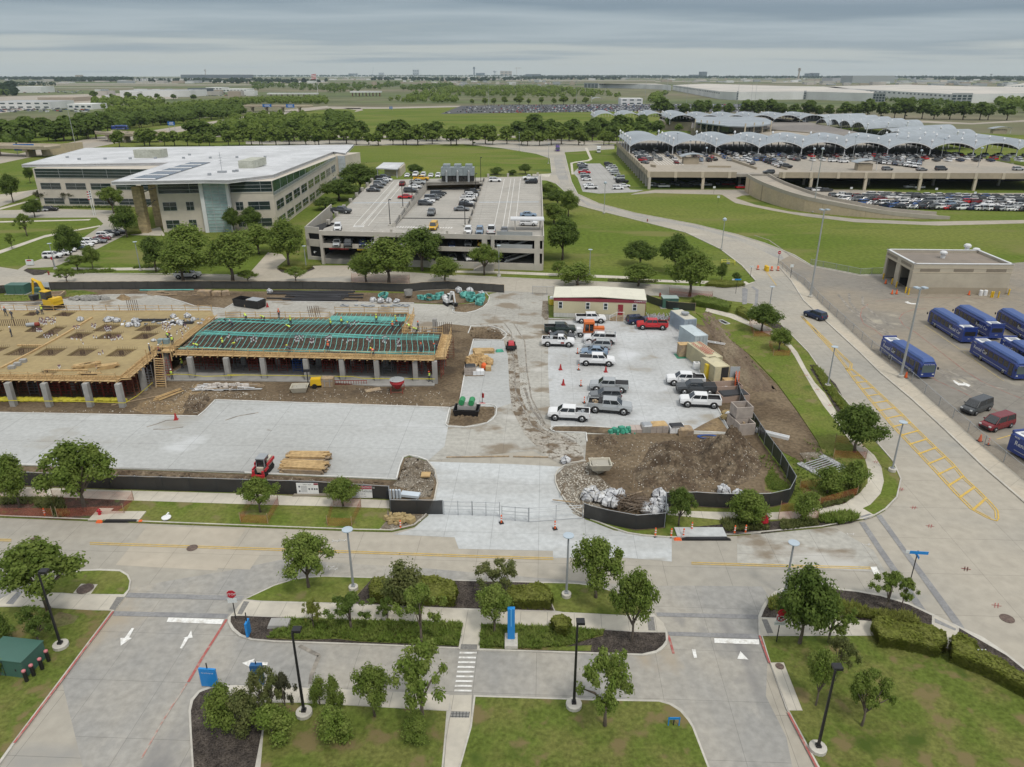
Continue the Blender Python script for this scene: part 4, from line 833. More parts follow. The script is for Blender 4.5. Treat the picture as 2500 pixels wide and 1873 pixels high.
#canopies (barrel vaults on masts)
def vault(a,b,depthv,zs,rise,label,grp,nseg=14,ny=4,posts=5,name='canopy',postlen=4.3):
 """a,b: springing points on the front edge; depthv: vector to the back edge"""
 o=empty(name,((a+b)/2).to_tuple()[:2]+(0,),0,label,'canopy',grp);off=(a+b)/2;off=Vector((off.x,off.y,0));mb=MB();L=(b-a).length
 for th in(0,.35):
  for j in range(ny+1):
   for i in range(nseg+1):
    t=i/nseg;q=a.lerp(b,t)+depthv*(j/ny)-off;h=zs+rise*(1-(2*t-1)**2)**.85
    h+=rise*.08*math.sin(math.pi*j/ny);mb.v.append((q.x,q.y,h-th))
 n1=nseg+1;tot=n1*(ny+1)
 for j in range(ny):
  for i in range(nseg):
   k=j*n1+i;mb.f.append((k,k+1,k+n1+1,k+n1));mb.m.append(0);k+=tot;mb.f.append((k,k+n1,k+n1+1,k+1));mb.m.append(1)
 for i in range(nseg):
  for j in(0,ny):k=j*n1+i;mb.f.append((k,k+tot,k+tot+1,k+1)if j==0 else(k,k+1,k+tot+1,k+tot));mb.m.append(2)
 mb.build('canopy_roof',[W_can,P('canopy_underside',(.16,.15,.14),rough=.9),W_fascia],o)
 m2=MB()
 for i in range(1,8):t=i/8.0;q=a.lerp(b,t)-off;h=zs+rise*(1-(2*t-1)**2)**.85;m2.bar((q.x,q.y+.3,zs+.1*rise),(q.x,q.y+.3,h-.2),.12)
 m2.build('truss',W_fascia,o)
 for j in range(posts):
  q=a+depthv*((j+.1)/posts)-off;pm=MB();pm.tube([(q.x,q.y,zs-postlen),(q.x,q.y,zs+3.2)],.28,6);pm.lathe([(.5,0),(.7,.6),(.1,1.5)],(q.x,q.y,zs+3.0),6);pm.build('mast',W_gar if j==0 and 0 else W_fascia,o)
 return o
dvv=dv*66;cz=[(1537,376.5),(1642.5,377),(1747,379),(1852,380.5),(1957,382),(2062,383),(2167,383.5),(2271,384),(2377,384.5),(2483,385),(2589,386)]
for i in range(10):
 a,b=G(cz[i],6.3),G(cz[i+1],6.3);a.z=b.z=0
 vault(a,b,dvv,10.4,3.0,f'{nth(i)} canopy vault from the left along the front of the rental garage deck','front row of canopy vaults on the rental garage')
for i in range(6):
 xa=1636+63.5*i;a,b=G((xa,301),6.3),G((xa+63.5,301.5),6.3);a.z=b.z=0
 vault(a,b,dv*60,9.5,3.5,f'{nth(i)} small canopy vault from the left in the row behind the curved white roof','back row of canopy vaults',posts=3)
for i in range(4):
 xa=1450+61*i;a,b=G((xa,296),5),G((xa+56,296),5);a.z=b.z=0
 vault(a,b,dv*60,8,4,f'{nth(i)} canopy vault from the left above the oak trees left of the rental garage','left row of canopy vaults',posts=3)
for i,(lx,ly,rx,ry)in enumerate(((40,150,680,122),(280,185,800,140),(400,190,930,158),(510,205,1070,178),(650,225,1230,196),(940,300,1560,250),(1040,330,1760,305))):
 a=G(px('H',lx,ly+6),7);b=G(px('H',rx,ry+6),7);a.z=b.z=0;w_=Vector((0,24,0))
 vault(a+w_*0,a+w_,(b-a),7.5,4.2,f'{nth(i)} long canopy vault counted from the back, right of the curved hall','long side canopy vaults',posts=3)
hl=empty('rental_center_hall',(0,0,0),0,'rental centre hall with curved white roof on a tan podium behind the front canopies','building')
pod=GS(T('C',215,400,700,408,1180,446,1215,425,900,360,700,335,245,330,30,322,22,358,220,366),7.0)
mb=MB();mb.prism([Vector((q.x,q.y,0))for q in pod],0,7.0,0,1);mb.build('podium',[W_tan,MT('podium_paving',(.19,.175,.165),(.24,.22,.20),sc=.02,fine=.3)],hl)
hr=GS(T('C',242,330,600,334,670,345,706,362,695,376,640,386,540,392,430,388,240,366),11.5)
mb=MB();mb.prism([Vector((q.x,q.y,0))for q in hr],11.0,11.7);mb.build('hall_roof',W_can,hl)
m_=sum(hr,Vector())/len(hr);mb=MB();mb.prism([Vector((q.x,q.y,0)).lerp(Vector((m_.x,m_.y,0)),.12)for q in hr],7,11.0);mb.build('hall_glass',G_dark,hl)
for i in range(9):
 q=hr[-1].lerp(hr[-3],i/8.0)if i<5 else hr[4].lerp(hr[6],(i-5)/3.0);mb=MB();mb.box((q.x,q.y,9.6),(.8,.8,8));mb.build('mast',W_tan2,hl)
bt=[(G(px('G',860,565),6.3),9,'small booth with arched metal canopy on the rental garage deck'),(G(px('H',560,630),6.3),8,'tan booth with tilted flat canopy beside the deck parapet'),(G(px('H',1890,268),6.3),12,'far booth with arched white roof behind the canopies at right')]
for q,wd,lb in bt:
 o=empty('booth',(q.x,q.y,6.3),0,lb,'booth');mb=MB();mb.box((wd*.5,2,1.4),(wd*.8,3.5,2.8));mb.build('wall',W_tan,o);mb=MB()
 for i in range(8):
  t0,t1=i/8.,(i+1)/8.;f=lambda t:2.9+1.5*math.sin(t*math.pi*.75+.2)
  mb.hexa([(wd*1.2*t0-.5,-1,f(t0)),(wd*1.2*t1-.5,-1,f(t1)),(wd*1.2*t1-.5,5,f(t1)),(wd*1.2*t0-.5,5,f(t0)),(wd*1.2*t0-.5,-1,f(t0)+.2),(wd*1.2*t1-.5,-1,f(t1)+.2),(wd*1.2*t1-.5,5,f(t1)+.2),(wd*1.2*t0-.5,5,f(t0)+.2)])
 mb.build('booth_roof',W_can,o);mb=MB();mb.bar((wd*1.1,0,0),(wd*1.1,0,4),.2);mb.build('post',W_fascia,o)
#bus wash building
wb=empty('wash_building',(0,0,0),0,'tan concrete bus wash building with two dark open bays and a flat brown roof','building')
r0,r1,r2,r3=[G(p,6.7)for p in T('M',965,352,1970,358,1615,213,690,204)]
r0.z=r1.z=r2.z=r3.z=0;W_wash=P('wash_precast',(.44,.40,.32),c2=(.40,.36,.29),sc=.2,rough=.9);W_wb=P('wash_base',(.33,.285,.215),rough=.9)
Lf,Ll_=wlen(r0,r1),wlen(r3,r0)
mb=MB();wbox(mb,r0,r1,0,Lf,1.5,6.7,-.4,0);wbox(mb,r1,r2,0,wlen(r1,r2),0,6.7,-.4,0);wbox(mb,r2,r3,0,wlen(r2,r3),0,6.7,-.4,0)
wbox(mb,r3,r0,0,Ll_-.42,5.0,6.7,-.4,0)
for a,b in((0,.07),(.42,.56),(.90,.995)):wbox(mb,r3,r0,Ll_*a,Ll_*b,0,5.0,-.4,0)
mb.build('wall',W_wash,wb);mb=MB();wbox(mb,r0,r1,0,Lf,0,1.5,-.4,.04);mb.build('plinth',W_wb,wb)
mb=MB();wbox(mb,r0,r1,0,Lf,4.75,4.95,0,.05);wbox(mb,r0,r1,0,Lf,5.75,5.9,0,.05);wbox(mb,r3,r0,0,Ll_,5.15,5.35,0,.05);mb.build('string_course',W_tan2,wb)
mb=MB()
for a,b in((.07,.27),(.41,.61),(.74,.94)):wbox(mb,r0,r1,Lf*a,Lf*b,5.05,5.65,0,.04)
for a,b in((.03,.42),(.56,.92)):wbox(mb,r3,r0,Ll_*a,Ll_*b,5.6,6.2,0,.04)
mb.build('louvre_band',P('brown_louvre',(.22,.19,.15),rough=.9),wb)
mb=MB();ins=[r0+Vector((.5,.5,0)),r1+Vector((-.7,.5,0)),r2+Vector((-.4,-.5,0)),r3+Vector((.5,-.5,0))];mb.prism(ins,6.0,6.2);mb.prism([q+Vector((1.5,0,0))for q in ins],0.0,.08,1)
mb.build('roof',[P('brown_roof',(.235,.20,.165),c2=(.20,.175,.15),sc=.2,rough=.95),W_dark],wb)
mb=MB()
for a,b in((r0,r1),(r1,r2),(r2,r3),(r3,r0)):wbox(mb,a,b,-.1,wlen(a,b)+.1,6.7,6.85,-.45,.08)
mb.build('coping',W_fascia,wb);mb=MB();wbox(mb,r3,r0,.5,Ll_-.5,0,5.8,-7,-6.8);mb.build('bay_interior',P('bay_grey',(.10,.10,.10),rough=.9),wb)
for k,x,y,h in(('M',1248,290,1.6),('M',1487,228,1.9),('M',1583,232,1.0)):
 q=G(px(k,x,y),6.2);mb=MB();mb.lathe([(.5,0),(.5,h*.6),(.8,h*.62),(.8,h*.85),(.5,h)],(q.x,q.y,6.2),10);mb.build('roof_fan',W_fascia,wb)
#far buildings
def block(name,k,x0,x1,yb,yt,dep,mat,label,cat='building',rows=0,roofmat=None,grp=None,wm=None):
 a,b=g(k,x0,yb),g(k,x1,yb);h=zat(px(k,(x0+x1)/2,yb),px(k,0,yt)[1]);o=empty(name,((a+b)/2).to_tuple(),0,label,cat,grp);off=(a+b)/2
 a,b=a-off,b-off;mb=MB();mb.prism([a,b,b+Vector((0,dep,0)),a+Vector((0,dep,0))],0,h,0,1);mb.build('wall',[mat,roofmat or mat],o)
 if rows:
  L=(b-a).length;n=min(30,max(3,int(L/(h*1.1))))
  for r_ in range(rows):
   for i in range(n):w_=MB();w_.box((a.x+L*(i+.5)/n,a.y-.15,h*(r_+.55)/rows),(L/n*.55,.3,h/rows*.3));w_.build('window',wm or G_blue,o)
 return o
B_w=P('far_white',(.66,.67,.66),c2=(.56,.57,.56),sc=.02,rough=.8);B_g=P('far_grey',(.33,.35,.36),rough=.8);B_t=P('far_tan',(.36,.31,.25),rough=.9);B_d=P('far_dark',(.10,.12,.14),rough=.7);B_r=P('far_roof',(.50,.47,.42),c2=(.40,.385,.36),sc=.01,rough=.9)
block('hangar','A',115,282,212,170,60,B_w,'white sloped-side hangar at the far left edge of the airfield')
block('warehouse','A',-60,345,322,272,60,B_w,'white two-storey warehouse with dark dock doors at the far left',rows=2,roofmat=B_g)
block('warehouse','A',462,626,325,288,40,B_w,'low white shed with loading doors right of the far left warehouse',rows=1)
block('warehouse','A',258,497,272,243,60,B_t,'low tan building behind the white warehouse at far left')
block('warehouse','A',815,1290,240,196,90,B_w,'long pale windowless warehouse beyond the dense tree belt',roofmat=B_g)
block('plant_building','A',1272,1402,226,182,40,B_d,'dark blocky plant building beside the long pale warehouse',rows=2,wm=B_g)
block('office_block','A',1390,1500,196,176,60,B_w,'low white airport office block right of the dark plant building',rows=1)
block('office_block','A',1505,1668,208,186,60,B_w,'long low white airport building behind rows of cars',rows=1)
block('terminal_building','A',1222,1668,114,90,200,B_d,'long dark airport terminal on the horizon below the left control tower')
block('distant_building','A',510,545,112,92,60,B_t,'small tan building standing on the far left horizon')
block('distant_building','A',900,1210,134,118,100,B_w,'low white strip of hangars near the left horizon',rows=1)
for x0,x1,yb,yt,n_ in((1000,1060,96,78,'dark hall right of the black control tower'),(1165,1243,97,66,'brown block on the horizon beside the tower crane'),(575,615,95,56,'tall pale tower block on the middle horizon'),(345,376,95,76,'small pale block on the middle left horizon'),(140,200,92,82,'low dark hall on the horizon left of centre'),(1335,1440,106,86,'wide low arched terminal near the middle horizon')):
 block('distant_building','B',x0,x1,yb,yt,120,B_t if 'brown'in n_ else(B_g if 'pale'in n_ else B_d),n_,rows=2)
for x0,x1,yb,yt,n_ in((275,308,96,62,'dark tower block on the horizon above the right warehouses'),(948,982,98,70,'dark office tower just right of the right control tower'),(920,932,98,72,'slim pale block between control tower and dark office tower'),(1060,1180,126,100,'white hangar on the right horizon left of the dark roofed hangar'),(1180,1432,130,86,'very large grey hangar with dark roof on the right horizon'),(1580,1835,124,114,'thin white hangar strip at the right horizon'),(215,260,96,80,'low dark block at the horizon left of the tower block')):
 block('distant_building','C',x0,x1,yb,yt,150,B_g if 'hangar'in n_ else B_d,n_,roofmat=B_d if 'dark roof'in n_ else None)
def ctower(k,x,yb,yt,label,mat):
 a=g(k,x,yb);h=zat(px(k,x,yb),px(k,x,yt)[1]);r=h*.085;o=empty('control_tower',a.to_tuple(),0,label,'control tower')
 mb=MB();mb.lathe([(r*1.1,0),(r*.8,h*.72)],n=8);mb.build('shaft',mat,o);mb=MB();mb.lathe([(r*.8,h*.72),(r*1.9,h*.78),(r*1.9,h*.84),(r*1.3,h*.86)],n=8);mb.build('gallery',mat,o)
 mb=MB();mb.lathe([(r*1.3,h*.86),(r*1.6,h*.95)],n=8);mb.build('cab',G_dark,o);mb=MB();mb.lathe([(r*1.7,h*.95),(r*1.4,h)],n=8);mb.build('roof',mat,o)
ctower('A',1389,97,54,'pale control tower standing above the dark left terminal',B_t);ctower('B',989,95,38,'black control tower on the middle horizon',B_d);ctower('C',857,106,40,'tan control tower on the right horizon, tallest of all',B_t)
def wtower(k,x,yb,yt,label):
 a=g(k,x,yb);h=zat(px(k,x,yb),px(k,x,yt)[1]);o=empty('water_tower',a.to_tuple(),0,label,'water tower');mb=MB();mb.lathe([(h*.08,0),(h*.05,h*.5)],n=8);mb.build('stem',B_g,o)
 mb=MB();mb.lathe([(h*.05,h*.5),(h*.3,h*.65),(h*.32,h*.85),(h*.1,h)],n=10);mb.build('tank',B_g,o)
wtower('B',1128,97,60,'mushroom water tower left of the brown horizon block');wtower('C',2013,96,72,'water tower on the far right horizon')
a=g('B',1275,96);h=zat(px('B',1275,96),px('B',0,38)[1]);o=empty('tower_crane',a.to_tuple(),0,'tower crane standing right of the brown block on the horizon','crane')
mb=MB();mb.bar((0,0,0),(0,0,h),h*.03);mb.build('crane_mast',B_t,o);mb=MB();mb.bar((-h*.3,0,h*.86),(h*.65,0,h*.88),h*.025);mb.bar((0,0,h),(h*.6,0,h*.88),h*.01);mb.build('jib',B_t,o)
a=g('B',300,96);h=zat(px('B',300,96),px('B',0,40)[1]);o=empty('mobile_crane',a.to_tuple(),0,'thin leaning crane boom on the left middle horizon','crane');mb=MB();mb.bar((0,0,0),(h*.25,0,h),h*.03);mb.build('boom',B_g,o);mb=MB();mb.box((0,0,h*.06),(h*.3,h*.1,h*.12));mb.build('cab',B_d,o)
def whouse(label,pts,z,corners,wins):
 p=[G(q,z)for q in pts];o=empty('warehouse',(0,0,0),0,label,'warehouse');mb=MB();mb.prism([Vector((q.x,q.y,0))for q in p],0,z,0,1);mb.build('wall',[B_w,B_r],o)
 for(i,u0,u1)in corners:
  a,b=p[i],p[(i+1)%len(p)];L=wlen(a,b);mb=MB();wbox(mb,a,b,L*u0,L*u1,0,z+1.5,0,1.0);c=mb.build('entrance_bay',B_g,o);mb=MB()
  for r_ in range(3):
   for q in range(4):mb=MB();wbox(mb,a,b,L*u0+(L*(u1-u0))*(q+.15)/4,L*u0+(L*(u1-u0))*(q+.85)/4,z*(.08+r_*.3),z*(.28+r_*.3),1.0,1.2);mb.build('window',G_blue,c)
 mb=MB()
 for(i,n)in wins:
  a,b=p[i],p[(i+1)%len(p)];L=wlen(a,b)
  for q in range(n):mb=MB();wbox(mb,a,b,L*(q+.3)/n,L*(q+.7)/n,z*.68,z*.86,0,.3);mb.build('window',B_d,o)
 return o
whouse('broad white warehouse with a flat beige roof nearest the rental canopies',T('C',490,184,905,181,1385,192,1075,152,720,146,300,134,105,142,390,180),14,((0,-.0,.02),(0,.97,1.0),(1,.86,1.0),),((6,34),))
whouse('long white warehouse row with square top windows behind the broad warehouse',T('C',1080,160,1480,180,1780,196,1905,196,2300,190,2700,190,2700,160,1900,150,1500,140,1000,150),14,((2,.0,1.0),),((0,16),(1,12)))
whouse('narrow white warehouse left of the broad beige-roofed warehouse',T('B',1733,148,1828,150,2212,150)+T('C',95,144,45,140,-100,136),14,((0,0,1),),((1,22),))
whouse('white warehouse cut by the right edge of the photo',T('C',2090,150,2212,142,2600,138,2600,130,2212,130),14,(),((0,6),))
def toll(k,x0,x1,yb,yt,label):
 a,b=g(k,x0,yb),g(k,x1,yb);h=zat(px(k,x0,yb),px(k,x0,yt)[1]);o=empty('toll_plaza',a.to_tuple(),0,label,'toll plaza');L=(b-a).x;mb=MB();mb.box((L/2,8,h*.85),(L,16,h*.3));mb.build('roof',B_w,o)
 for i in range(9):mb=MB();mb.box((L*(i+.5)/9,8,h*.35),(2,3,h*.7));mb.build('toll_booth',B_t if i%2 else P('far_red',(.3,.08,.06)),o)
toll('A',1805,2140,243,214,'long white toll plaza roof left of the flagpole');toll('B',152,360,236,201,'white toll plaza roof with red booths right of the flagpole')
block('fuel_station','B',1978,2125,296,250,30,B_w,'white flat-roofed two-level shuttle station behind the far car park',rows=2)
o=vault(g('B',1782,282),g('B',1856,282),Vector((0,14,0)),6,3,'small arched white shelter beside the far car park','shuttle shelters',posts=1)
def bridge(label,k,pts,z,wd=10,cols=((.3),(.6)),th=1.4,sign=None):
 p=[g(k,x,y,z)for x,y in pts];o=empty('bridge',(0,0,0),0,label,'bridge');mb=MB();m2=MB()
 for a,b in zip(p,p[1:]):
  a=Vector((a.x,a.y,0));b=Vector((b.x,b.y,0));wbox(mb,a,b,0,wlen(a,b)+.5,z-th,z,-wd,0);wbox(m2,a,b,0,wlen(a,b)+.5,z,z+.9,-.3,.1);wbox(m2,a,b,0,wlen(a,b)+.5,z,z+.9,-wd,-wd+.3)
 mb.build('bridge_deck',W_tan,o);m2.build('bridge_parapet',W_tan2,o)
 for t in cols:
  q=along([Vector((c.x,c.y,0))for c in p],t);mb=MB();mb.box((q.x+.5,q.y+wd/2,(z-th)/2),(1.6,wd*.6,z-th));mb.box((q.x+.5,q.y+wd/2,z-th-.6),(2.6,wd*.9,1.2));mb.build('pier',W_tan,o)
bridge('brown flyover curving past the left tree belt','A',((640,478),(760,488),(880,492),(1060,488),(1180,480)),6,12,(.2,.45,.8))
bridge('distant beige flyover with blue signs beyond the trees','A',((1640,300),(1800,300),(1970,302),(2110,300)),7,12,(.1,.3,.55,.8))
bridge('brown bridge at the left edge beyond the office lawn','A',((-200,570),(0,572),(290,580)),6,12,(.2,.7))
bridge('long thin elevated road near the middle horizon','B',((350,97),(700,96),(1100,97),(1480,99)),14,20,(.1,.2,.3,.4,.5,.6,.7,.8,.9))
mb=MB();a,b=g('A',290,640),g('A',570,612);wbox(mb,a,b,0,wlen(a,b),0,6,-.5,0);tag(mb.build('retaining_wall',MATS['ramp_wall_tan']),'tan retaining wall carrying the bridge at the left edge','wall')
mb=MB();a=g('B',318,186);h=22;mb.box((a.x,a.y,11),(14,14,22));tag(mb.build('monument',B_t),'square tan gate monument near the right toll plaza','monument')
def slabsign(k,x0,x1,y0,y1,yb,label):
 c=g(k,(x0+x1)/2,yb);z1=zat(px(k,(x0+x1)/2,yb),px(k,0,y0)[1]);z0=zat(px(k,(x0+x1)/2,yb),px(k,0,y1)[1]);wd=pxm(c,(x1-x0)/TL[k][2]);o=empty('highway_sign',c.to_tuple(),0,label,'road sign');mb=MB();mb.box((0,0,(z0+z1)/2),(wd,.3,z1-z0));mb.build('sign_panel',MT('sign_blue',(.02,.13,.42),(.015,.10,.33),sc=.5,coord='O',rough=.4),o)
 mb=MB()
 for i in range(3):mb.box((wd*(-.05 if i%2 else.05),-.17,z0+(z1-z0)*(.25+.25*i)),(wd*.6,.04,(z1-z0)*.1))
 mb.build('sign_legend',MATS['white_paint'],o);mb=MB();mb.bar((-wd*.4,.25,0),(-wd*.4,.25,z1),.25);mb.bar((wd*.4,.25,0),(wd*.4,.25,z1),.25);mb.build('post',W_steel,o)
slabsign('A',108,246,558,602,640,'large blue highway sign in front of the brown bridge at the left edge');slabsign('A',1140,1187,407,432,470,'blue highway sign beside the left tree belt');slabsign('A',1778,1838,289,308,345,'left blue sign on the distant beige flyover');slabsign('A',1936,1992,289,312,345,'right blue sign on the distant beige flyover');slabsign('B',418,438,305,322,330,'small blue sign beside the field road beyond the tree row')
#CONSTRUCTION SITE
M_ply=MT('plywood_deck',(.335,.262,.135),(.285,.222,.118),sc=.12,fine=1.2,fv=.1,rough=.85,joints=(2.44,1.22,3,.02,.25),stain=[((.20,.145,.09),.35,.66)])
M_wood=P('timber',(.50,.35,.17),c2=(.40,.27,.13),sc=1.2,fine=3,fv=.15,rough=.85)
M_wood2=P('weathered_timber',(.36,.27,.17),c2=(.27,.21,.15),sc=1.,fine=3,fv=.2,rough=.9)
M_rebar=P('rusty_rebar',(.10,.065,.05),rough=.9,fv=.3,fine=3)
M_conc=P('cast_concrete',(.33,.325,.31),c2=(.28,.275,.26),sc=.6,fine=2,rough=.9)
M_tend=P('green_tendon',(.17,.53,.47),c2=(.11,.42,.39),sc=.5,rough=.5)
M_red=P('red_scaffold',(.24,.045,.03),fv=.2,rough=.7);M_blue=P('blue_paint',(.03,.10,.36),rough=.5)
M_orange=P('safety_orange',(.75,.13,.03),rough=.6);M_coney=P('cone_dark_red',(.36,.03,.03),rough=.6);M_tape=P('yellow_tape',(.62,.55,.06),rough=.6)
M_vis=P('hi_vis_yellow',(.55,.75,.06),rough=.7);M_whiteb=P('white_woven_bag',(.58,.59,.60),c2=(.36,.37,.40),sc=2.2,fine=5,fv=.22,rough=.8)
M_pw=P('white_gloss',(.72,.73,.74),rough=.3);M_pipe=P('black_pipe',(.03,.03,.034),rough=.5);M_yelm=P('yellow_machine',(.66,.42,.02),rough=.45)
M_mesh_n=None
def mesh_net(name,c,alpha):
 m=P(name,c,rough=.8,fv=.2);n=m.node_tree.nodes['Principled BSDF'];n.inputs['Alpha'].default_value=alpha;return m
M_black_net=mesh_net('black_windscreen',(.022,.024,.026),.93);M_or_net=mesh_net('orange_safety_net',(.50,.12,.06),.26);M_chain=mesh_net('chain_link',(.26,.27,.28),.26)
ZD=4.2
cb_=empty('unfinished_building',(0,0,0),0,'building under construction with plywood formwork deck, green tendons and red shoring below','construction site')
west=GS(T('I',-1500,915,0,942,1085,955,1400,692,1580,692,1932,415,1900,368,0,366,-1500,362),ZD)
east=GS(T('I',1590,722)+T('J',0,728,1890,772,1955,565,1590,562,1645,385,985,383,940,428,0,426)+T('I',1945,424),ZD)
holes=[(300,768,490,770,603,703,420,700),(595,770,770,772,885,705,710,702),(945,775,1120,778,1235,708,1060,704),(580,612,730,615,850,560,690,557),(845,618,1000,620,1112,562,960,560),(1175,620,1320,620,1440,565,1280,560),(820,550,985,552,1105,488,940,485),(1205,545,1350,550,1460,495,1310,490),(20,765,200,768,360,690,200,685),(315,610,440,612,600,510,500,505),(465,412,620,415,690,375,560,372),(200,408,300,410,380,376,270,374),(215,555,320,557,400,505,300,500),(300,938,470,941,520,915,380,912),(690,946,860,948,905,925,740,920),(-250,765,-80,766,90,690,-60,686),(-250,600,-100,602,30,540,-120,536),(-600,765,-430,766,-250,690,-410,686)]
hq=[GS(T('I',*h),ZD)for h in holes]
allp=[Vector((q.x,q.y,0))for q in west];rings=[allp]
for h in hq:rings.append([Vector((q.x,q.y,0))for q in h])
flat=[p for r_ in rings for p in r_];mb=MB();mb.v=[(p.x,p.y,ZD)for p in flat]
for t in tessellate_polygon(rings):
 a,b,c=t
 if(flat[b]-flat[a]).cross(flat[c]-flat[a]).z<0:b,c=c,b
 mb.f.append((a,b,c));mb.m.append(0)
for r_ in rings:
 for a,b in zip(r_,r_[1:]+r_[:1]):mb.quad((a.x,a.y,ZD-.42),(b.x,b.y,ZD-.42),(b.x,b.y,ZD),(a.x,a.y,ZD))
dk=mb.build('plywood_deck',M_ply,cb_)
mb=MB();mb.sheet(west,ZD-.42);mb.build('deck_soffit',M_ply,cb_)
for h in hq:
 mb=MB()
 for i in range(1,8):
  t=i/8.;mb.bar(h[0].lerp(h[1],t)-Vector((0,0,.25)),h[3].lerp(h[2],t)-Vector((0,0,.25)),.05);mb.bar(h[0].lerp(h[3],t)-Vector((0,0,.22)),h[1].lerp(h[2],t)-Vector((0,0,.22)),.05)
 c=(h[0]+h[2])/2
 for i in range(10):a=i*.63;mb.bar((c.x+.3*math.cos(a),c.y+.3*math.sin(a),ZD-.4),(c.x+.3*math.cos(a),c.y+.3*math.sin(a),ZD+.35),.05)
 for k in range(9):q=h[3].lerp(h[2],k/8.);mb.bar(q,q+Vector((0,.05,.35)),.03)
 mb.build('drop_panel_rebar',M_rebar,dk)
mb=MB();ply2=[Vector((q.x,q.y,0))for q in east];mb.prism(ply2,ZD-.45,ZD-.12)
M_mat=MT('rebar_mat',(.17,.145,.11),(.25,.20,.13),sc=.25,fine=3,fv=.3,rough=1,joints=(.42,.42,3,.14,.75),stain=[((.03,.028,.026),.3,.60)])
dk2=mb.build('rebar_deck',M_mat,cb_)
def inpoly(p,x,y):
 c=False
 for a,b in zip(p,p[1:]+p[:1]):
  if(a.y>y)!=(b.y>y)and x<(b.x-a.x)*(y-a.y)/(b.y-a.y)+a.x:c=not c
 return c
U=(east[2]-east[0]);U.z=0;LU=U.length;U.normalize();V_=(east[-1]-east[0]);V_.z=0;LV=V_.length*1.25;V_.normalize();O_=Vector((east[0].x,east[0].y,0))
r5=random.Random(5)
for i in range(int(LU/.9)):
 u=.5+i*.9;pts=[]
 for j in range(29):
  v=j/28.*LV*1.15;q=O_+U*(u-6+0)+V_*v if 0 else O_+U*u+V_*v
  if inpoly(ply2,q.x,q.y):pts.append(q+U*(.5*math.sin(v*.35+1.2))+Vector((0,0,ZD+.02+.05*math.sin(v*.5))))
 if len(pts)>2:
  mb=MB();mb.tube(pts,.042,5);mb.build('tendon',M_tend,dk2)
for vv,k_ in((.04,3),(.43,4),(.50,3),(.84,3),(.93,2)):
 mb=MB()
 for q_ in range(k_):
  pts=[]
  for j in range(60):
   u=j/59.*LU*1.05;v=vv*V_.dot((east[-1]-east[0]))*1.0+q_*.42+.25*math.sin(u*.3+q_)
   q=O_+U*u+V_*v
   if inpoly(ply2,q.x,q.y):pts.append(q+Vector((0,0,ZD+.06)))
  if len(pts)>2:mb.tube(pts,.04,4)
 if mb.v:mb.build('tendon_bundle',M_tend,dk2)
for vv in(.985,1.05):
 mb=MB()
 for q_ in range(4):
  pts=[]
  for j in range(60):
   u=LU*(.5+j/59.*.5);q=O_+U*u+V_*(vv*LV/1.25+q_*.35)
   if inpoly(ply2,q.x,q.y):pts.append(q+Vector((0,0,ZD+.06)))
  if len(pts)>2:mb.tube(pts,.05,4)
 if mb.v:mb.build('tendon_bundle',M_tend,dk2)
mb=MB()
for i in range(46):
 v=LV*(.05+i/46.*.75);pts=[O_+U*(LU*j/30.)+V_*v for j in range(31)];pts=[q+Vector((0,0,ZD-.06))for q in pts if inpoly(ply2,q.x,q.y)]
 if len(pts)>2:mb.bar(pts[0],pts[-1],.06)
mb.build('rebar_layer',M_rebar,dk2)
def edge(a,b,wd=1.3,rail=True,studs=True,drop=.25,lab='edge_form',n0=None):
 a=Vector((a.x,a.y,0));b=Vector((b.x,b.y,0));L=wlen(a,b);mb=MB();wbox(mb,a,b,0,L,ZD-drop-.06,ZD-drop,0,wd,0)
 wbox(mb,a,b,0,L,ZD-.2,ZD+.12,-.04,.03,0)
 if studs:
  n=int(L/.42)
  for i in range(n):
   u=i*.42+r5.uniform(-.08,.08)
   if 0<u<L:mb.bar(wpt(a,b,u,.03,ZD+.10),wpt(a,b,min(L,u+r5.uniform(-.1,.15)),.62,ZD-drop+.02),.06)
  for i in range(int(L/1.2)):mb.bar(wpt(a,b,i*1.2,.05,ZD-drop+.05),wpt(a,b,i*1.2,wd+.05,ZD-drop+.02),.08)
  wbox(mb,a,b,0,L,ZD-drop,ZD-drop+.12,.6,.66,0)
 for i in range(int(L/1.2)+1):mb.bar(wpt(a,b,min(L,i*1.2),-.6,ZD-drop-.3),wpt(a,b,min(L,i*1.2),wd+.15,ZD-drop-.2),.12)
 mb.build(lab,M_wood,cb_)
 if rail:
  mb=MB();n=max(1,int(L/2.4))
  for i in range(n+1):q=wpt(a,b,L*i/n,wd-.1,ZD-drop);mb.bar(q,q+Vector((0,0,1.35)),.09)
  for z in(.65,1.15):mb.bar(wpt(a,b,0,wd-.1,ZD-drop+z),wpt(a,b,L,wd-.1,ZD-drop+z+r5.uniform(-.05,.05)),.07)
  mb.build('guard_rail',M_wood,cb_)
edge(west[0],west[1]);edge(west[1],west[2]);edge(west[2],west[3]);edge(west[3],west[4],studs=False,rail=False)
edge(east[0],east[2]);edge(east[2],east[3],1.6);edge(east[3],east[4],.5,True,False);edge(east[4],east[5],1.2);edge(east[5],east[6],.5,True,False);edge(east[7],east[8],.5,True,False);edge(west[6],west[7],.5,True,False);edge(west[7],west[8],.5,True,False);
mb=MB();a,b=west[4],west[5]
for i in range(34):q=a.lerp(b,i/34.);mb.bar(q+Vector((-.9,0,.1)),q+Vector((.7,.0,.28)),.08)
mb.bar(a+Vector((.5,0,.3)),b+Vector((.5,0,.3)),.1);mb.bar(a+Vector((-1,0,.12)),b+Vector((-1,0,.12)),.1);mb.build('stop_form',M_wood,cb_)
mb=MB();
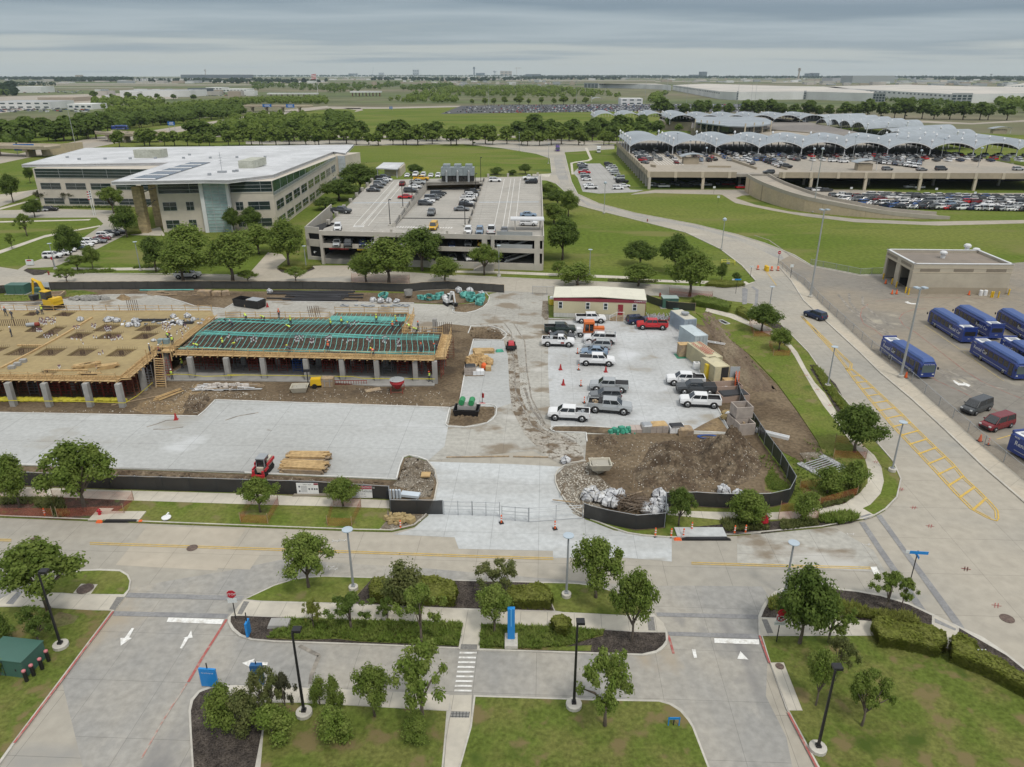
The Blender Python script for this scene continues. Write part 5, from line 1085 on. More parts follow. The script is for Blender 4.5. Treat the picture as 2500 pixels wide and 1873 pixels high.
for k,x0,y0,x1,y1 in(('I',10,885,300,735),('I',300,735,590,575),('I',590,575,830,430),('I',400,905,790,905),('I',700,930,910,932),('I',160,680,380,682),('I',300,945,470,948)):
 a,b=g(k,x0,y0,ZD),g(k,x1,y1,ZD);wbox(mb,a,b,0,wlen(a,b),ZD,ZD+.22,-.15,.15)
mb.build('deck_stop_board',M_wood,dk)
mb=MB()
for k,cx,cy,n,sx,sy in(('I',430,465,46,75,28),('I',355,545,16,25,12),('I',975,530,18,30,22),('I',850,510,10,30,14),('I',950,620,14,130,14),('I',1075,610,8,30,12),('I',690,520,8,30,16),('I',440,600,8,90,12),('I',1500,515,20,36,30),('I',850,870,3,20,12),('I',545,880,4,22,8),('I',910,750,4,20,16),('I',700,640,5,60,30),('I',1640,560,14,60,60),('J',255,625,10,26,24),('J',670,620,18,46,26),('J',790,640,8,26,18),('J',930,620,12,28,20),('J',1300,630,12,30,24),('J',1440,630,10,30,30),('J',1565,660,12,20,30),('J',130,620,8,30,20),('J',1165,480,8,40,16),('J',30,600,5,14,14),('J',1100,650,6,60,20)):
 for i in range(n):
  q=G(px(k,cx+r5.uniform(-sx,sx),cy+r5.uniform(-sy,sy)),ZD);mb.lathe([(.09,0),(.09,.34)],(q.x,q.y,ZD),6,0);mb.lathe([(.10,.30),(.10,.42)],(q.x,q.y,ZD),6,1)
tag(mb.build('pipe_sleeve',[M_pw,P('purple_band',(.12,.05,.07))],dk),kind='stuff')
for p in T('I',32*3.6867,1230,440,1235,810,1235,1100,1240,-300,1225,-700,1222,1735,985)+T('J',30,990,355,990,740,1000,1060,1000,1370,1010,1715,1010,1890,1025):
 q=G(p);mb=MB();mb.box((q.x,q.y+.3,(ZD-.45)/2),(.75,.75,ZD-.45));mb.build('column',M_conc,cb_)
for yy in(6.5,14.0,21):
 for p in T('J',30,990,355,990,740,1000,1060,1000,1370,1010,1715,1010)+T('I',440,1235,1100,1240,-300,1225):
  q=G(p);mb=MB();mb.box((q.x+.5*yy*.1,q.y+yy,(ZD-.45)/2),(.75,.75,ZD-.45));mb.build('column',M_conc,cb_)
sl_=[Vector((q.x,q.y,0))for q in GS(T('I',1420,1000)+T('J',0,1000,800,1010,1380,1050,1880,1045,1900,1000))+[G(px('J',1800,860)),G(px('I',1700,850))]]
mb=MB();mb.prism(sl_,0,.22);mb.build('ground_slab',M_conc,cb_)
mb=MB();q0,q1=O_+V_*(LV*.55),O_+U*LU+V_*(LV*.5);wbox(mb,q0,q1,0,wlen(q0,q1),0,ZD-.5,-.2,0);w0,w1=Vector((west[0].x,west[0].y+20,0)),Vector((west[2].x+3,west[2].y+17,0));wbox(mb,w0,w1,0,wlen(w0,w1),0,ZD-.5,-.2,0);mb.build('shadow_wall',P('underdeck_shade',(.06,.05,.04),rough=1),cb_)  # wall coloured near-black to stand for the shade under the deck
def shore(q,rz,mat,wd=1.5,h=ZD-.55):
 mb=MB();c,s_=math.cos(rz),math.sin(rz)
 for off in(0,1.2):
  def X(a,z):return(q.x+a*c-off*s_,q.y+a*s_+off*c,z)
  mb.bar(X(0,.1),X(0,h),.07);mb.bar(X(wd,.1),X(wd,h),.07)
  for z in[.5+.45*i for i in range(6)]:mb.bar(X(0,z),X(wd,z),.05)
 mb.bar(X(0,.5),(q.x+wd*c,q.y+wd*s_,h-.3),.04);mb.build('shoring_tower',mat,cb_)
mats_=[M_red,M_red,M_red,P('rust_scaffold',(.16,.055,.03),rough=.8),P('grey_scaffold',(.14,.14,.15),rough=.6)]
ci=0
for a,b,n in((west[0],west[1],7),(west[1],west[2],11),(east[0],east[2],17)):
 for row in(1.2,4.2,8.5):
  for i in range(n):
   if row>8 and i%2:continue
   t=(i+.25+.1*(row>2))/n;q=Vector((a.x,a.y,0)).lerp(Vector((b.x,b.y,0)),t)+Vector((row*.25,row+.6,0));shore(q,math.atan2((b-a).y,(b-a).x),mats_[ci%5]if not(i==7 and row<2 and n==17)else M_blue,1.5);ci+=1
for i in range(4):q=Vector((west[2].x,west[2].y,0)).lerp(Vector((west[3].x,west[3].y,0)),(i+.5)/4.4)+Vector((-1.5,1,0));shore(q,R(60),mats_[i],1.5)
for i in range(3):q=Vector((east[2].x,east[2].y,0)).lerp(Vector((east[3].x,east[3].y,0)),(i+.2)/3.)+Vector((.7,0,0));shore(q,R(80),mats_[i],1.6)
mb=MB()
for k,p in(('I',(-300,1150,0,1158,440,1165,800,1170,1140,1182,1250,1120,1390,1000)),('I',(1490,935,1600,925,1720,930,1850,945,2030,940,2212,933)),('J',(30,930,355,935,700,940,1050,945,1160,945,1240,962,1500,965,1890,968))):
 q=[g(k,*p[i:i+2])for i in range(0,len(p),2)];ws=[G(px(k,*p[i:i+2]),1.1)for i in range(0,len(p),2)]
 for a,b in zip(ws,ws[1:]):mb.quad(a+Vector((0,-.6,0)),b+Vector((0,-.6,0)),b+Vector((0,-.6,.12)),a+Vector((0,-.6,.12)))
tag(mb.build('caution_tape',M_tape),'yellow caution tape strung along the columns of the unfinished building','tape')
mb=MB();a,b=g('I',-300,1232),g('I',1080,1240)
for i in range(70):
 t=i/70.;
 q=a.lerp(b,t);mb.lathe([(.1,0),(.45,.15),(.5,.4),(.2,.62)],(q.x,q.y+2.2+r5.uniform(-.2,.2),0),7)
tag(mb.build('yellow_sheeting',P('yellow_sheet',(.55,.50,.05),c2=(.40,.36,.04),sc=1.2,rough=.7)),'rumpled bright yellow sheeting bundled behind the front left columns','sheeting')
st=empty('timber_stair',(0,0,0),0,'timber stair ladder rising from the dirt to the deck corner','stair');a,b=g('I',1405,1058),g('I',1495,1058);t0,t1=G(px('I',1385,790),ZD),G(px('I',1470,795),ZD)
mb=MB();mb.bar(a,Vector((t0.x,t0.y,ZD)),.14);mb.bar(b,Vector((t1.x,t1.y,ZD)),.14);mb.build('stringer',M_wood2,st)
for i in range(13):t=(i+.6)/13.;mb=MB();p_,q_=a.lerp(t0,t),b.lerp(t1,t);mb.hexa([p_,q_,q_+Vector((0,.3,0)),p_+Vector((0,.3,0)),p_+Vector((0,0,.06)),q_+Vector((0,0,.06)),q_+Vector((0,.3,.06)),p_+Vector((0,.3,.06))]);mb.build('tread',M_wood,st)
mb=MB()
for q in(t0,t1,t0+Vector((-.2,-1.6,0)),t1+Vector((1.4,-.2,0)),t1+Vector((1.4,1.4,0))):mb.bar((q.x,q.y,ZD-.3),(q.x,q.y,ZD+2.0),.12)
for z in(1.0,1.9):mb.bar((t0.x,t0.y,ZD+z),(t1.x+1.4,t1.y,ZD+z),.09)
mb.build('landing_rail',M_wood,st)
mb=MB();mb.box((0,0,.7),(.55,.05,1.4));mb.text('DANGER',Matrix.Translation((0,-.03,1.15))@Matrix.Rotation(R(90),4,'X'),.13,1);mb.build('warning_sign',[P('pink_board',(.62,.45,.52)),M_red],None,loc=g('I',1492,985),label='pale pink warning sign at the foot of the timber stair',cat='sign')
mb=MB()
for k,x,y,n,h in(('J',1975,545,9,1.6),('J',1700,548,16,.8),('I',60,500,10,1.2),('I',210,500,8,1.2),('J',790,425,3,2.2),('J',850,425,3,2.2),('I',1210,360,6,2.0)):
 for i in range(n):q=G(px(k,x+(i-n/2)*(18 if n<12 else 16),y),ZD);mb.bar(q-Vector((0,0,.3)),q+Vector((-.3 if h>2 else 0,0,h)),.07)
mb.build('starter_bar',M_rebar,cb_)
#people
def skin_mesh(chains,name,mats,matf):
 me=bpy.data.meshes.new(name);V,E,Rr=[],[],[]
 def add(p,r):
  for i,v in enumerate(V):
   if(Vector(v)-Vector(p)).length<1e-4:return i
  V.append(p);Rr.append(r);return len(V)-1
 for ch in chains:
  idx=[add(p,r)for p,r in ch]
  E+=list(zip(idx,idx[1:]))
 me.from_pydata(V,E,[]);o=bpy.data.objects.new(name,me);col.objects.link(o)
 m=o.modifiers.new('s','SKIN');me.skin_vertices[0].data[0].use_root=True
 for i,r in enumerate(Rr):me.skin_vertices[0].data[i].radius=(r if isinstance(r,tuple)else(r,r))
 s_=o.modifiers.new('u','SUBSURF');s_.levels=s_.render_levels=1
 dg=bpy.context.evaluated_depsgraph_get();ev=o.evaluated_get(dg);nm=bpy.data.meshes.new_from_object(ev);bpy.data.objects.remove(o)
 nm.materials.clear()
 for q in mats:nm.materials.append(q)
 for p in nm.polygons:p.material_index=matf(p.center);p.use_smooth=True
 nm.name=name;return nm
def person_meshes(pose):
 if pose=='stand':hip,sh,hd,kL,kR,fL,fR,eL,eR,hL,hR=(0,0,.95),(0,0,1.42),(0,.02,1.66),(-.1,.03,.5),(.12,.02,.5),(-.12,0,.06),(.15,0,.06),(-.27,0,1.15),(.27,.02,1.15),(-.25,.15,.92),(.25,.2,.95)
 elif pose=='walk':hip,sh,hd,kL,kR,fL,fR,eL,eR,hL,hR=(0,0,.93),(0,.05,1.4),(0,.09,1.64),(-.1,.2,.52),(.1,-.08,.5),(-.1,.3,.08),(.1,-.35,.1),(-.27,-.08,1.15),(.27,.1,1.14),(-.26,.1,.95),(.25,.32,1.02)
 elif pose=='bend':hip,sh,hd,kL,kR,fL,fR,eL,eR,hL,hR=(0,-.15,.88),(0,.3,1.1),(0,.52,1.14),(-.13,.0,.48),(.14,.05,.48),(-.15,-.08,.06),(.16,-.02,.06),(-.24,.45,.8),(.24,.42,.8),(-.14,.52,.5),(.14,.52,.48)
 else:hip,sh,hd,kL,kR,fL,fR,eL,eR,hL,hR=(0,-.1,.4),(0,.12,.85),(0,.22,1.08),(-.17,.28,.52),(.18,.26,.5),(-.15,.12,.06),(.17,.1,.06),(-.28,.28,.62),(.28,.3,.62),(-.12,.5,.45),(.14,.5,.42)
 v=Vector;mid=tuple((v(hip)+v(sh))/2);neck=tuple(v(sh).lerp(v(hd),.4))
 hl=tuple(v(hip)+v((-.1,0,-.04)));hr_=tuple(v(hip)+v((.1,0,-.04)));sl2=tuple(v(sh)+v((-.19,0,-.02)));sr=tuple(v(sh)+v((.19,0,-.02)))
 ch=[[(hip,.16),(mid,(.15,.12)),(sh,(.15,.11)),(neck,.06),(hd,(.085,.10)),(tuple(v(hd)+v((0,0,.1))),(.08,.09))],[(hip,.16),(hl,.11),(kL,.07),(fL,.05),(tuple(v(fL)+v((0,.16,-.01))),.04)],[(hip,.16),(hr_,.11),(kR,.07),(fR,.05),(tuple(v(fR)+v((0,.16,-.01))),.04)],[(sh,(.15,.11)),(sl2,.07),(eL,.05),(hL,.035),(tuple(v(hL)+(v(hL)-v(eL)).normalized()*.11),.03)],[(sh,(.15,.11)),(sr,.07),(eR,.05),(hR,.035),(tuple(v(hR)+(v(hR)-v(eR)).normalized()*.11),.03)]]
 H=v(hd);S_=v(sh);hz=v(hip).z
 def mf(c):
  if(c-H).length<.2:return 0
  if min((c-v(hL)).length,(c-v(hR)).length)<.09:return 0
  if c.z<.12:return 2
  if(c-v(hip)).length<.22 or((c-v(hip)).z<0 and pose!='squat'and abs(c.x)<.2 and(c-v(eL)).length>.1 and(c-v(eR)).length>.1):return 1
  return 3 if(c-S_).length<.5 else 1
 body=skin_mesh(ch,'person_body',[P('skin_tone',(.30,.17,.11),rough=.6),P('work_trousers',(.06,.065,.085),rough=.9),P('boots',(.03,.025,.02)),P('dark_shirt',(.09,.10,.12),rough=.9)],mf)
 t0_,t1_=v(hip).lerp(S_,.15),S_+(S_-v(hip)).normalized()*.06;ax=(t1_-t0_).normalized();ux_=v((1,0,0));wy=ax.cross(ux_)
 vb=MB();vb.loft([[tuple(c+ux_*rx*math.cos(a)+wy*ry*math.sin(a))for a in[2*math.pi*j/10 for j in range(10)]]for c,rx,ry in((t0_,.19,.15),(t0_.lerp(t1_,.5),.20,.155),(t0_.lerp(t1_,.9),.21,.145),(t1_,.12,.10))],0)
 for f_ in(.35,):c=t0_.lerp(t1_,f_);vb.loft([[tuple(c+ax*dz+ux_*.205*math.cos(a)+wy*.165*math.sin(a))for a in[2*math.pi*j/10 for j in range(10)]]for dz in(-.025,.025)],1)
 hb=MB();c=H+v((0,.01,.07));hb.lathe([(.155,0),(.16,.015),(.125,.02),(.12,.08),(.07,.13),(.01,.145)],c,10)
 fb=MB();fb.box((H.x,H.y+.105,H.z+.0),(.03,.04,.045),0,0,.6);fb.box((H.x,H.y+.095,H.z-.05),(.05,.01,.012),0,1);fb.box((H.x-.035,H.y+.092,H.z+.03),(.02,.015,.012),0,1);fb.box((H.x+.035,H.y+.092,H.z+.03),(.02,.015,.012),0,1)
 return body,vb,hb,fb
PM={p:person_meshes(p)for p in('stand','walk','bend','squat')}
M_hy=P('helmet_yellow',(.62,.66,.04),rough=.3);M_ho=P('helmet_orange',(.70,.12,.04),rough=.3);M_hw=P('helmet_white',(.7,.7,.7),rough=.3);M_refl=P('reflective',(.6,.6,.55),rough=.3)
VM={}
def person(q,pose,rz,vest,helm,label):
 o=empty('person',q.to_tuple(),rz,label,'worker','workers on the building site');b,vb,hb,fb=PM[pose]
 bo=bpy.data.objects.new('body',b);col.objects.link(bo);bo.parent=o
 for nm,m_,mt in(('vest',vb,{'y':M_vis,'o':M_orange,'n':None}[vest]),('helmet',hb,{'y':M_hy,'o':M_ho,'w':M_hw}[helm]),('face',fb,M_wood2)):
  if mt is None:continue
  key=(nm,pose,vest if nm=='vest'else helm)
  if key not in VM:VM[key]=m_.mesh(nm,[mt,M_refl]if nm=='vest'else[P('skin_tone',(.3,.17,.11)),P('dark_shirt',(.09,.10,.12))]if nm=='face'else mt,True)
  c=bpy.data.objects.new(nm,VM[key]);col.objects.link(c);c.parent=o
 return o
VN={'y':'hi-vis yellow vest','o':'orange vest','n':'dark clothes'};HN={'y':'yellow','o':'orange','w':'white'};PN={'stand':'standing','walk':'walking','bend':'bending over','squat':'crouching'}
wk=[('J',190,455,'bend',.6,'y','y','at the back left of the tendon deck',ZD),('J',352,465,'bend',2,'y','y','near the back edge, second from the left',ZD),('J',487,432,'stand',3,'o','o','on the back edge board with an orange helmet',ZD),('J',592,500,'stand',.3,'y','y','left of centre on the tendon deck',ZD),('J',65,515,'bend',1,'n','w','on the left of the tendon deck',ZD),('J',585,555,'bend',1.5,'y','y','leaning low over the middle tendon bundle',ZD),('J',952,528,'stand',1,'y','y','left of the two workers with a bucket',ZD),('J',1050,510,'stand',.2,'y','o','beside a white bucket in mid deck',ZD),('J',1112,525,'squat',1,'n','y','just right of the white bucket',ZD),('J',1363,483,'stand',3,'y','y','alone on the right half of the back bay',ZD),('J',1508,548,'stand',0,'o','y','at the right end of the middle bundle',ZD),('J',1540,495,'walk',2,'y','y','in the back right corner of the deck',ZD),('J',1572,512,'bend',2,'n','o','beside the corner guard rail',ZD),('J',1660,545,'bend',1,'y','w','beyond the right guard rail',ZD),('J',1720,575,'bend',2.2,'y','y','at the notch of the deck',ZD),('J',1738,548,'stand',2,'n','o','behind the worker at the notch',ZD),('J',930,735,'stand',0,'o','o','at the middle of the front edge',ZD),('J',1765,750,'stand',1,'n','o','near the front right of the deck',ZD),('J',1900,718,'bend',2.5,'n','o','in the front right corner',ZD),('J',1335,770,'bend',1,'o','y','crouched over the front edge form',ZD),('J',580,745,'bend',1,'n','y','at the front edge left of centre',ZD),('J',75,710,'bend',4,'y','y','at the front left of the tendon deck',ZD),('I',1785,722,'bend',2,'y','y','at the front left corner of the tendons',ZD),('I',2010,705,'stand',1,'y','y','standing on the far left tendons',ZD),('I',1520,640,'stand',3,'y','w','beside blue drums at the pour joint',ZD),('I',1558,680,'stand',.5,'y','w','at the top of the stop form ladder',ZD),('I',1528,610,'bend',3,'o','y','behind the pair at the pour joint',ZD),('I',1435,765,'walk',5,'o','w','above the timber stair',ZD),('I',1355,755,'stand',5,'n','w','leaning at the rail left of the timber stair',ZD),('I',385,400,'stand',1,'y','y','in bright yellow near the excavator',ZD),('I',350,400,'squat',2,'n','w','crouched beside the yellow-clad worker',ZD),('I',60,415,'walk',1,'n','o','far left of the plywood deck',ZD),('I',115,440,'walk',3,'n','w','second at the far left of the plywood',ZD),('I',110,600,'stand',2,'n','w','in blue overalls among rebar at left',ZD),('I',1552,985,'stand',.2,'y','w','under the deck beside the timber stair',.22),('J',1838,1005,'stand',1,'y','o','under the right end of the deck',.22),('I',1645,890,'stand',1,'y','y','deep under the deck behind the column',.1),('K',2145,1000,'stand',3,'y','w','in the open door of the white pickup',.05)]
for k,x,y,pose,rz,v_,h_,where,z in wk:
 q=G(px(k,x,y),z);person(q,pose,rz,v_,h_,f'worker {PN[pose]} in {VN[v_]} {where}')
#site things
def thing(name,k,x,y,label,cat,parts,rz=0,z=.05,group=None):
 o=empty(name,G(px(k,x,y),z).to_tuple(),rz,label,cat,group)
 for pn,mb,mt in parts:mb.build(pn,mt,o)
 return o
def B(*bx):
 mb=MB()
 for b in bx:mb.box(b[:3],b[3:6],b[6]if len(b)>6 else 0,b[7]if len(b)>7 else 0,b[8]if len(b)>8 else 1.)
 return mb
def openbox(L,W,H,t=.12,z=0,flare=0.):
 mb=MB();f=flare
 for sx in(-1,1):mb.hexa([(sx*L/2-t*(sx>0),-W/2,z),(sx*L/2+t*(sx<0),-W/2,z),(sx*L/2+t*(sx<0),W/2,z),(sx*L/2-t*(sx>0),W/2,z),(sx*(L/2+f)-t*(sx>0),-W/2-f,z+H),(sx*(L/2+f)+t*(sx<0),-W/2-f,z+H),(sx*(L/2+f)+t*(sx<0),W/2+f,z+H),(sx*(L/2+f)-t*(sx>0),W/2+f,z+H)])
 for sy in(-1,1):mb.hexa([(-L/2+t,sy*W/2-t*(sy>0),z),(L/2-t,sy*W/2-t*(sy>0),z),(L/2-t,sy*W/2+t*(sy<0),z),(-L/2+t,sy*W/2+t*(sy<0),z),(-L/2-f+t,sy*(W/2+f)-t*(sy>0),z+H),(L/2+f-t,sy*(W/2+f)-t*(sy>0),z+H),(L/2+f-t,sy*(W/2+f)+t*(sy<0),z+H),(-L/2-f+t,sy*(W/2+f)+t*(sy<0),z+H)])
 mb.box((0,0,z+.08),(L-.02-2*t,W-.02-2*t,.1));return mb
rr=random.Random(11)
def planks(L,W,n,layers,h=.12,jit=.4):
 mb=MB()
 for l_ in range(layers):
  for i in range(n):mb.box((rr.uniform(-jit,jit),-W/2+W*(i+.5)/n,h*(l_+.5)),(L*rr.uniform(.8,1),W/n*.85,h*.9),rr.uniform(-.03,.03))
 return mb
def rubble(n,rx,ry,s0,s1,h=.2):
 mb=MB()
 for i in range(n):
  a=rr.uniform(0,6.28);r_=rr.random()**.6;s_=rr.uniform(s0,s1);mb.box((rx*r_*math.cos(a),ry*r_*math.sin(a),h*(1-r_)+s_*.3),(s_,s_*rr.uniform(.4,1),s_*rr.uniform(.3,.8)),rr.uniform(0,3),0,rr.uniform(.5,1))
 return mb
thing('dumpster','J',222,325,'black open-top dumpster heaped with timber and cardboard behind the building','dumpster',[('container',openbox(6.4,2.4,1.5,.1,.15,.1),W_blk),('debris',(lambda m:m)(rubble(40,2.6,.9,.3,1.0,1.2)),M_wood2),('tarp',B((1.6,0,1.75,3.0,2.3,.06)),W_grey)],R(-22))
for i in range(26):
 y=196+i*3.5;L=rr.uniform(8,16);thing('pipe','J',rr.uniform(560,1100),y,'black plastic pipe lying in the long heap behind the green tendon deck','pipe',[],group='black pipes in the heap')if 0 else None
pg=0
for i in range(26):
 y=196+i*3.5;L=rr.uniform(7,14);q=g('J',rr.uniform(620,1020),y,.05);mb=MB();z=.15+.1*(i%3);mb.tube([(-L/2,0,z),(0,rr.uniform(-.2,.2),z+.05),(L/2,0,z)],.15,6)
 tag(mb.build('pipe',M_pipe,loc=q,rz=rr.uniform(-.06,.06)),f'{nth(i)} black pipe from the fence in the long heap behind the building','pipe','black pipes in the heap')
coil_m=MB()
for i in range(9):
 a=[(.62*math.cos(t*.52)*(1+.05*i%2),.62*math.sin(t*.52),.08+.07*i)for t in range(13)];coil_m.tube(a,.05,5)
coil_me=coil_m.mesh('tendon_coil',M_tend,True)
for k,x,y,n_ in(('J',1768,262,'first'),('J',1832,262,'second'),('J',1900,262,'third'),('J',1935,235,'fourth, leaning back'),('J',2150,240,'fifth, beside the white bags'),('J',1425,245,'lying on white bags left of the grey bin'),('K',200,235,'upright behind the mini excavator'),('K',262,240,'on the island, upper'),('K',250,275,'in the middle of the island heap'),('K',345,285,'at the right edge of the island heap'),('K',330,310,'lowest on the island heap'),('K',345,250,'nearest the gate on the island')):
 o=bpy.data.objects.new('tendon_coil',coil_me);col.objects.link(o);o.location=g(k,x,y,.1);o.scale=(1.35,1.35,1.3);o.rotation_euler=(rr.uniform(-.3,.5),rr.uniform(-.2,.2),rr.uniform(0,3));tag(o,f'green tendon coil, {n_}','coil','green tendon coils')
def bagmesh(seed,w_=.95,h=1.0):
 r_=random.Random(seed);mb=MB();n=14;rings=[]
 prof=[(.75,0),(1.05,.15),(1.12,.42),(1.0,.68),(.7,.86),(.35,.9),(.28,1.02),(.05,1.0)]
 for r0_,z in prof:rings.append([((w_/2*r0_*(1+r_.uniform(-.24,.2)))*math.cos(2*math.pi*j/n),(w_/2*r0_*(1+r_.uniform(-.24,.2)))*math.sin(2*math.pi*j/n),z*h*(1+r_.uniform(-.16,.1)))for j in range(n)])
 mb.loft(rings,0)
 for j in(0,4,7,11):mb.tube([(rings[k][j][0]*1.03,rings[k][j][1]*1.03,rings[k][j][2])for k in range(6)],.035,4,1)
 return mb.mesh('bulk_bag',[M_whiteb,W_blk])
BAGS=[bagmesh(s)for s in(1,2,3,4)]
bl=[('N',535,1225,'leftmost torn bulk bag, tilted and spilling brown soil',1.7,.5),('N',575,1190,'tall bulk bag just behind the leftmost torn one',1.4,.4),('N',635,1250,'bulk bag with brown stain, second from the left',1.6,.2),('N',700,1220,'bulk bag in the middle of the left heap',1.5,.1),('N',740,1200,'upper bulk bag in the middle of the left heap',1.4,.5),('N',800,1225,'rightmost bulk bag of the left heap',1.5,.4),('N',690,1285,'lower bulk bag in front of the left heap',1.5,.2),('N',745,1300,'lowest bulk bag at the front of the left heap, soil on top',1.6,.3),('N',1140,1225,'top bulk bag of the right heap by the fence post',1.6,.3),('N',1170,1270,'bulk bag against the black fence in the right heap',1.3,.2),('N',1080,1295,'bulk bag in the middle of the right heap',1.5,.4),('N',1030,1335,'left bulk bag of the right heap, slumped on stones',1.5,.6),('N',1110,1360,'lowest bulk bag of the right heap',1.5,.4),('N',1160,1340,'lower right bulk bag of the right heap',1.4,.3),('N',1680,1180,'bulk bag behind the fence on the far right of the mound',1.6,.3),('N',1800,1205,'flattened bag behind the fence right of the last bulk bag',1.2,.8),('N',350,925,'round-topped white bag on the kerb corner by the entrance',1.2,.2),('J',405,205,'single white bag left of the black pipes',1.5,.2),('J',1330,280,'white bag in front of the pipe heap, left',1.5,.3),('J',1400,290,'white bag in front of the pipe heap, middle',1.4,.3),('J',1470,285,'white bag in front of the pipe heap, right',1.5,.3),('J',1545,290,'white bag at the right end of the pipe heap',1.3,.4),('J',1975,260,'white block bag left of the mini excavator',1.5,.1),('K',150,200,'brown-tinted bag behind the mini excavator',1.7,.1),('K',248,195,'grey bag behind the coils near the gate',1.6,.1),('K',352,222,'white bag at the right of the heap near the gate',1.4,.4),('N',1720,540,'white and blue wrapped bag by the stone crates',1.3,.3)]
for i,(k,x,y,lb,s_,tl)in enumerate(bl):
 o=bpy.data.objects.new('bulk_bag',BAGS[i%4]);col.objects.link(o);o.location=g(k,x,y,.15);o.scale=(s_,s_*rr.uniform(.75,1),s_*rr.uniform(.55,.8));o.rotation_euler=(rr.uniform(-tl,tl),rr.uniform(-tl,tl)*.7,rr.uniform(0,6));tag(o,lb,'bag','white bulk bags')
for k,x,y,lb,s_ in(('I',725,455,'white bag alone on the plywood deck',1.3),('I',985,460,'left of the twin white bags on the plywood deck',1.6),('I',1055,465,'right of the twin white bags on the plywood deck',1.3),('I',1215,470,'upper bag of the trio on the plywood deck',1.4),('I',1165,505,'lower left bag of the trio on the plywood deck',1.3),('I',1235,505,'lower right bag of the trio on the plywood deck',1.3),('I',1690,425,'large white bag in the clutter near the tendons',1.5),('I',1560,425,'long grey-white sack in the deck clutter',1.2),('I',1620,480,'dark grey sack in the deck clutter',1.3),('I',1555,470,'small white sack left of the dark grey sack',.9),('I',1740,450,'white sack right of the large bag',1.0),('I',1385,640,'small white bag by the blue drums',.8)):
 o=bpy.data.objects.new('bulk_bag',BAGS[rr.randrange(4)]);col.objects.link(o);o.location=G(px(k,x,y),ZD);o.scale=(s_,s_*.8,s_*.6);o.rotation_euler.z=rr.uniform(0,6);tag(o,lb,'bag','white bulk bags')
for k,x,y,rz,lb in(('I',755,875,.6,'left lumber bundle on the plywood deck'),('I',812,870,.6,'middle lumber bundle on the plywood deck'),('I',975,880,.4,'right lumber bundle on the plywood deck')):thing('lumber_bundle',k,x,y,lb,'lumber',[('planks',planks(2.6,1.0,5,5),M_wood)],rz,ZD)
for k,x,y,lb in(('I',110,885,'left grey block'),('I',160,858,'middle grey block'),('I',212,828,'right grey block')):thing('block_stack',k,x,y,lb+' of three on the plywood deck','block',[('block',B((0,0,.25,.9,.7,.5)),M_conc)],.2,ZD)
thing('gas_cylinder','I',300,505,'red and grey cylinder lying on the plywood deck','cylinder',[('body',(lambda m:(m.tube([(-1,0,.35),(.3,0,.35)],.35,10,0),m.tube([(.3,0,.35),(1,0,.35)],.34,10,1),m)[-1])(MB()),[W_grey,M_red])],.3,ZD)
for k,x,y,L in(('I',1370,455,5),('I',1640,478,4)):
 mb=MB();[mb.tube([(-L/2,j*.2-.4,.12+.12*(j%2)),(L/2,j*.2-.4,.12+.12*(j%2))],.09,5)for j in range(5)];thing('conduit_bundle',k,x,y,'black conduit bundle on the plywood deck '+('left'if L==5 else 'right')+' of the clutter','conduit',[('conduit',mb,M_pipe)],0,ZD)
thing('drum_pallet','I',1480,660,'blue-grey drums on a pallet at the pour joint','drums',[('drum',B((-.5,0,.4,.8,.8,.8),(.4,.1,.4,.8,.8,.8)),P('bluegrey_drum',(.20,.27,.29)))],0,ZD)
mb=MB()
for i in range(70):mb.box((rr.uniform(-9,9),rr.uniform(-2,2),.1),(rr.uniform(.2,.9),rr.uniform(.1,.5),.15),rr.uniform(0,3),rr.randrange(3))
thing('deck_clutter','I',1560,470,'mixed offcuts and chairs scattered on the deck near the tendons','debris',[('scraps',mb,[W_grey,M_pw,M_pipe])],0,ZD)
tr=empty('office_trailer',(0,0,0),0,'cream site office trailer with a dark red band, red door and white skirt','trailer');a,b=g('K',1000,424),g('K',1818,452);L=wlen(a,b)
M_cream=P('cream_siding',(.52,.475,.32),fv=.04,rough=.7);M_mar=P('maroon_trim',(.23,.035,.05),rough=.5)
mb=MB();wbox(mb,a,b,0,L,1.0,3.75,-7.6,0);mb.build('wall',M_cream,tr);mb=MB();wbox(mb,a,b,.02,L-.02,.05,1.0,-7.5,-.03);mb.build('skirt',P('white_skirt',(.55,.55,.52),joints=(.6,0,0,.05,.35)),tr)
mb=MB();wbox(mb,a,b,-.05,L/2,3.5,4.15,-.01,.05);wbox(mb,a,b,L/2,L+.05,3.5,4.15,-.01,.05);wbox(mb,a,b,L,L+.08,1.0,3.4,-.3,.03);mb.build('fascia_band',M_mar,tr)
e0,e1,mm=wpt(a,b,-.15,.15,4.12),wpt(a,b,L+.15,.15,4.12),wpt(a,b,L/2,.15,4.5);bk=wpt(a,b,0,-7.75,0)-wpt(a,b,0,.15,0)
mb=MB()
for p_,q_ in((e0,mm),(mm,e1)):mb.hexa([p_,q_,q_+bk,p_+bk,p_+Vector((0,0,.1)),q_+Vector((0,0,.1)),q_+bk+Vector((0,0,.1)),p_+bk+Vector((0,0,.1))])
mb.build('roof',P('cream_roof',(.62,.60,.50),rough=.6,joints=(6,4,0,.05,.2)),tr)
for u in(.075,.375,.57,.885):
 mb=MB();wbox(mb,a,b,L*u-.45,L*u+.45,1.95,3.35,0,.06);f_=mb.build('window',M_pw,tr);mb=MB();wbox(mb,a,b,L*u-.32,L*u+.32,2.05,2.6,.06,.08);wbox(mb,a,b,L*u-.32,L*u+.32,2.7,3.25,.06,.08);mb.build('pane',G_dark,f_)
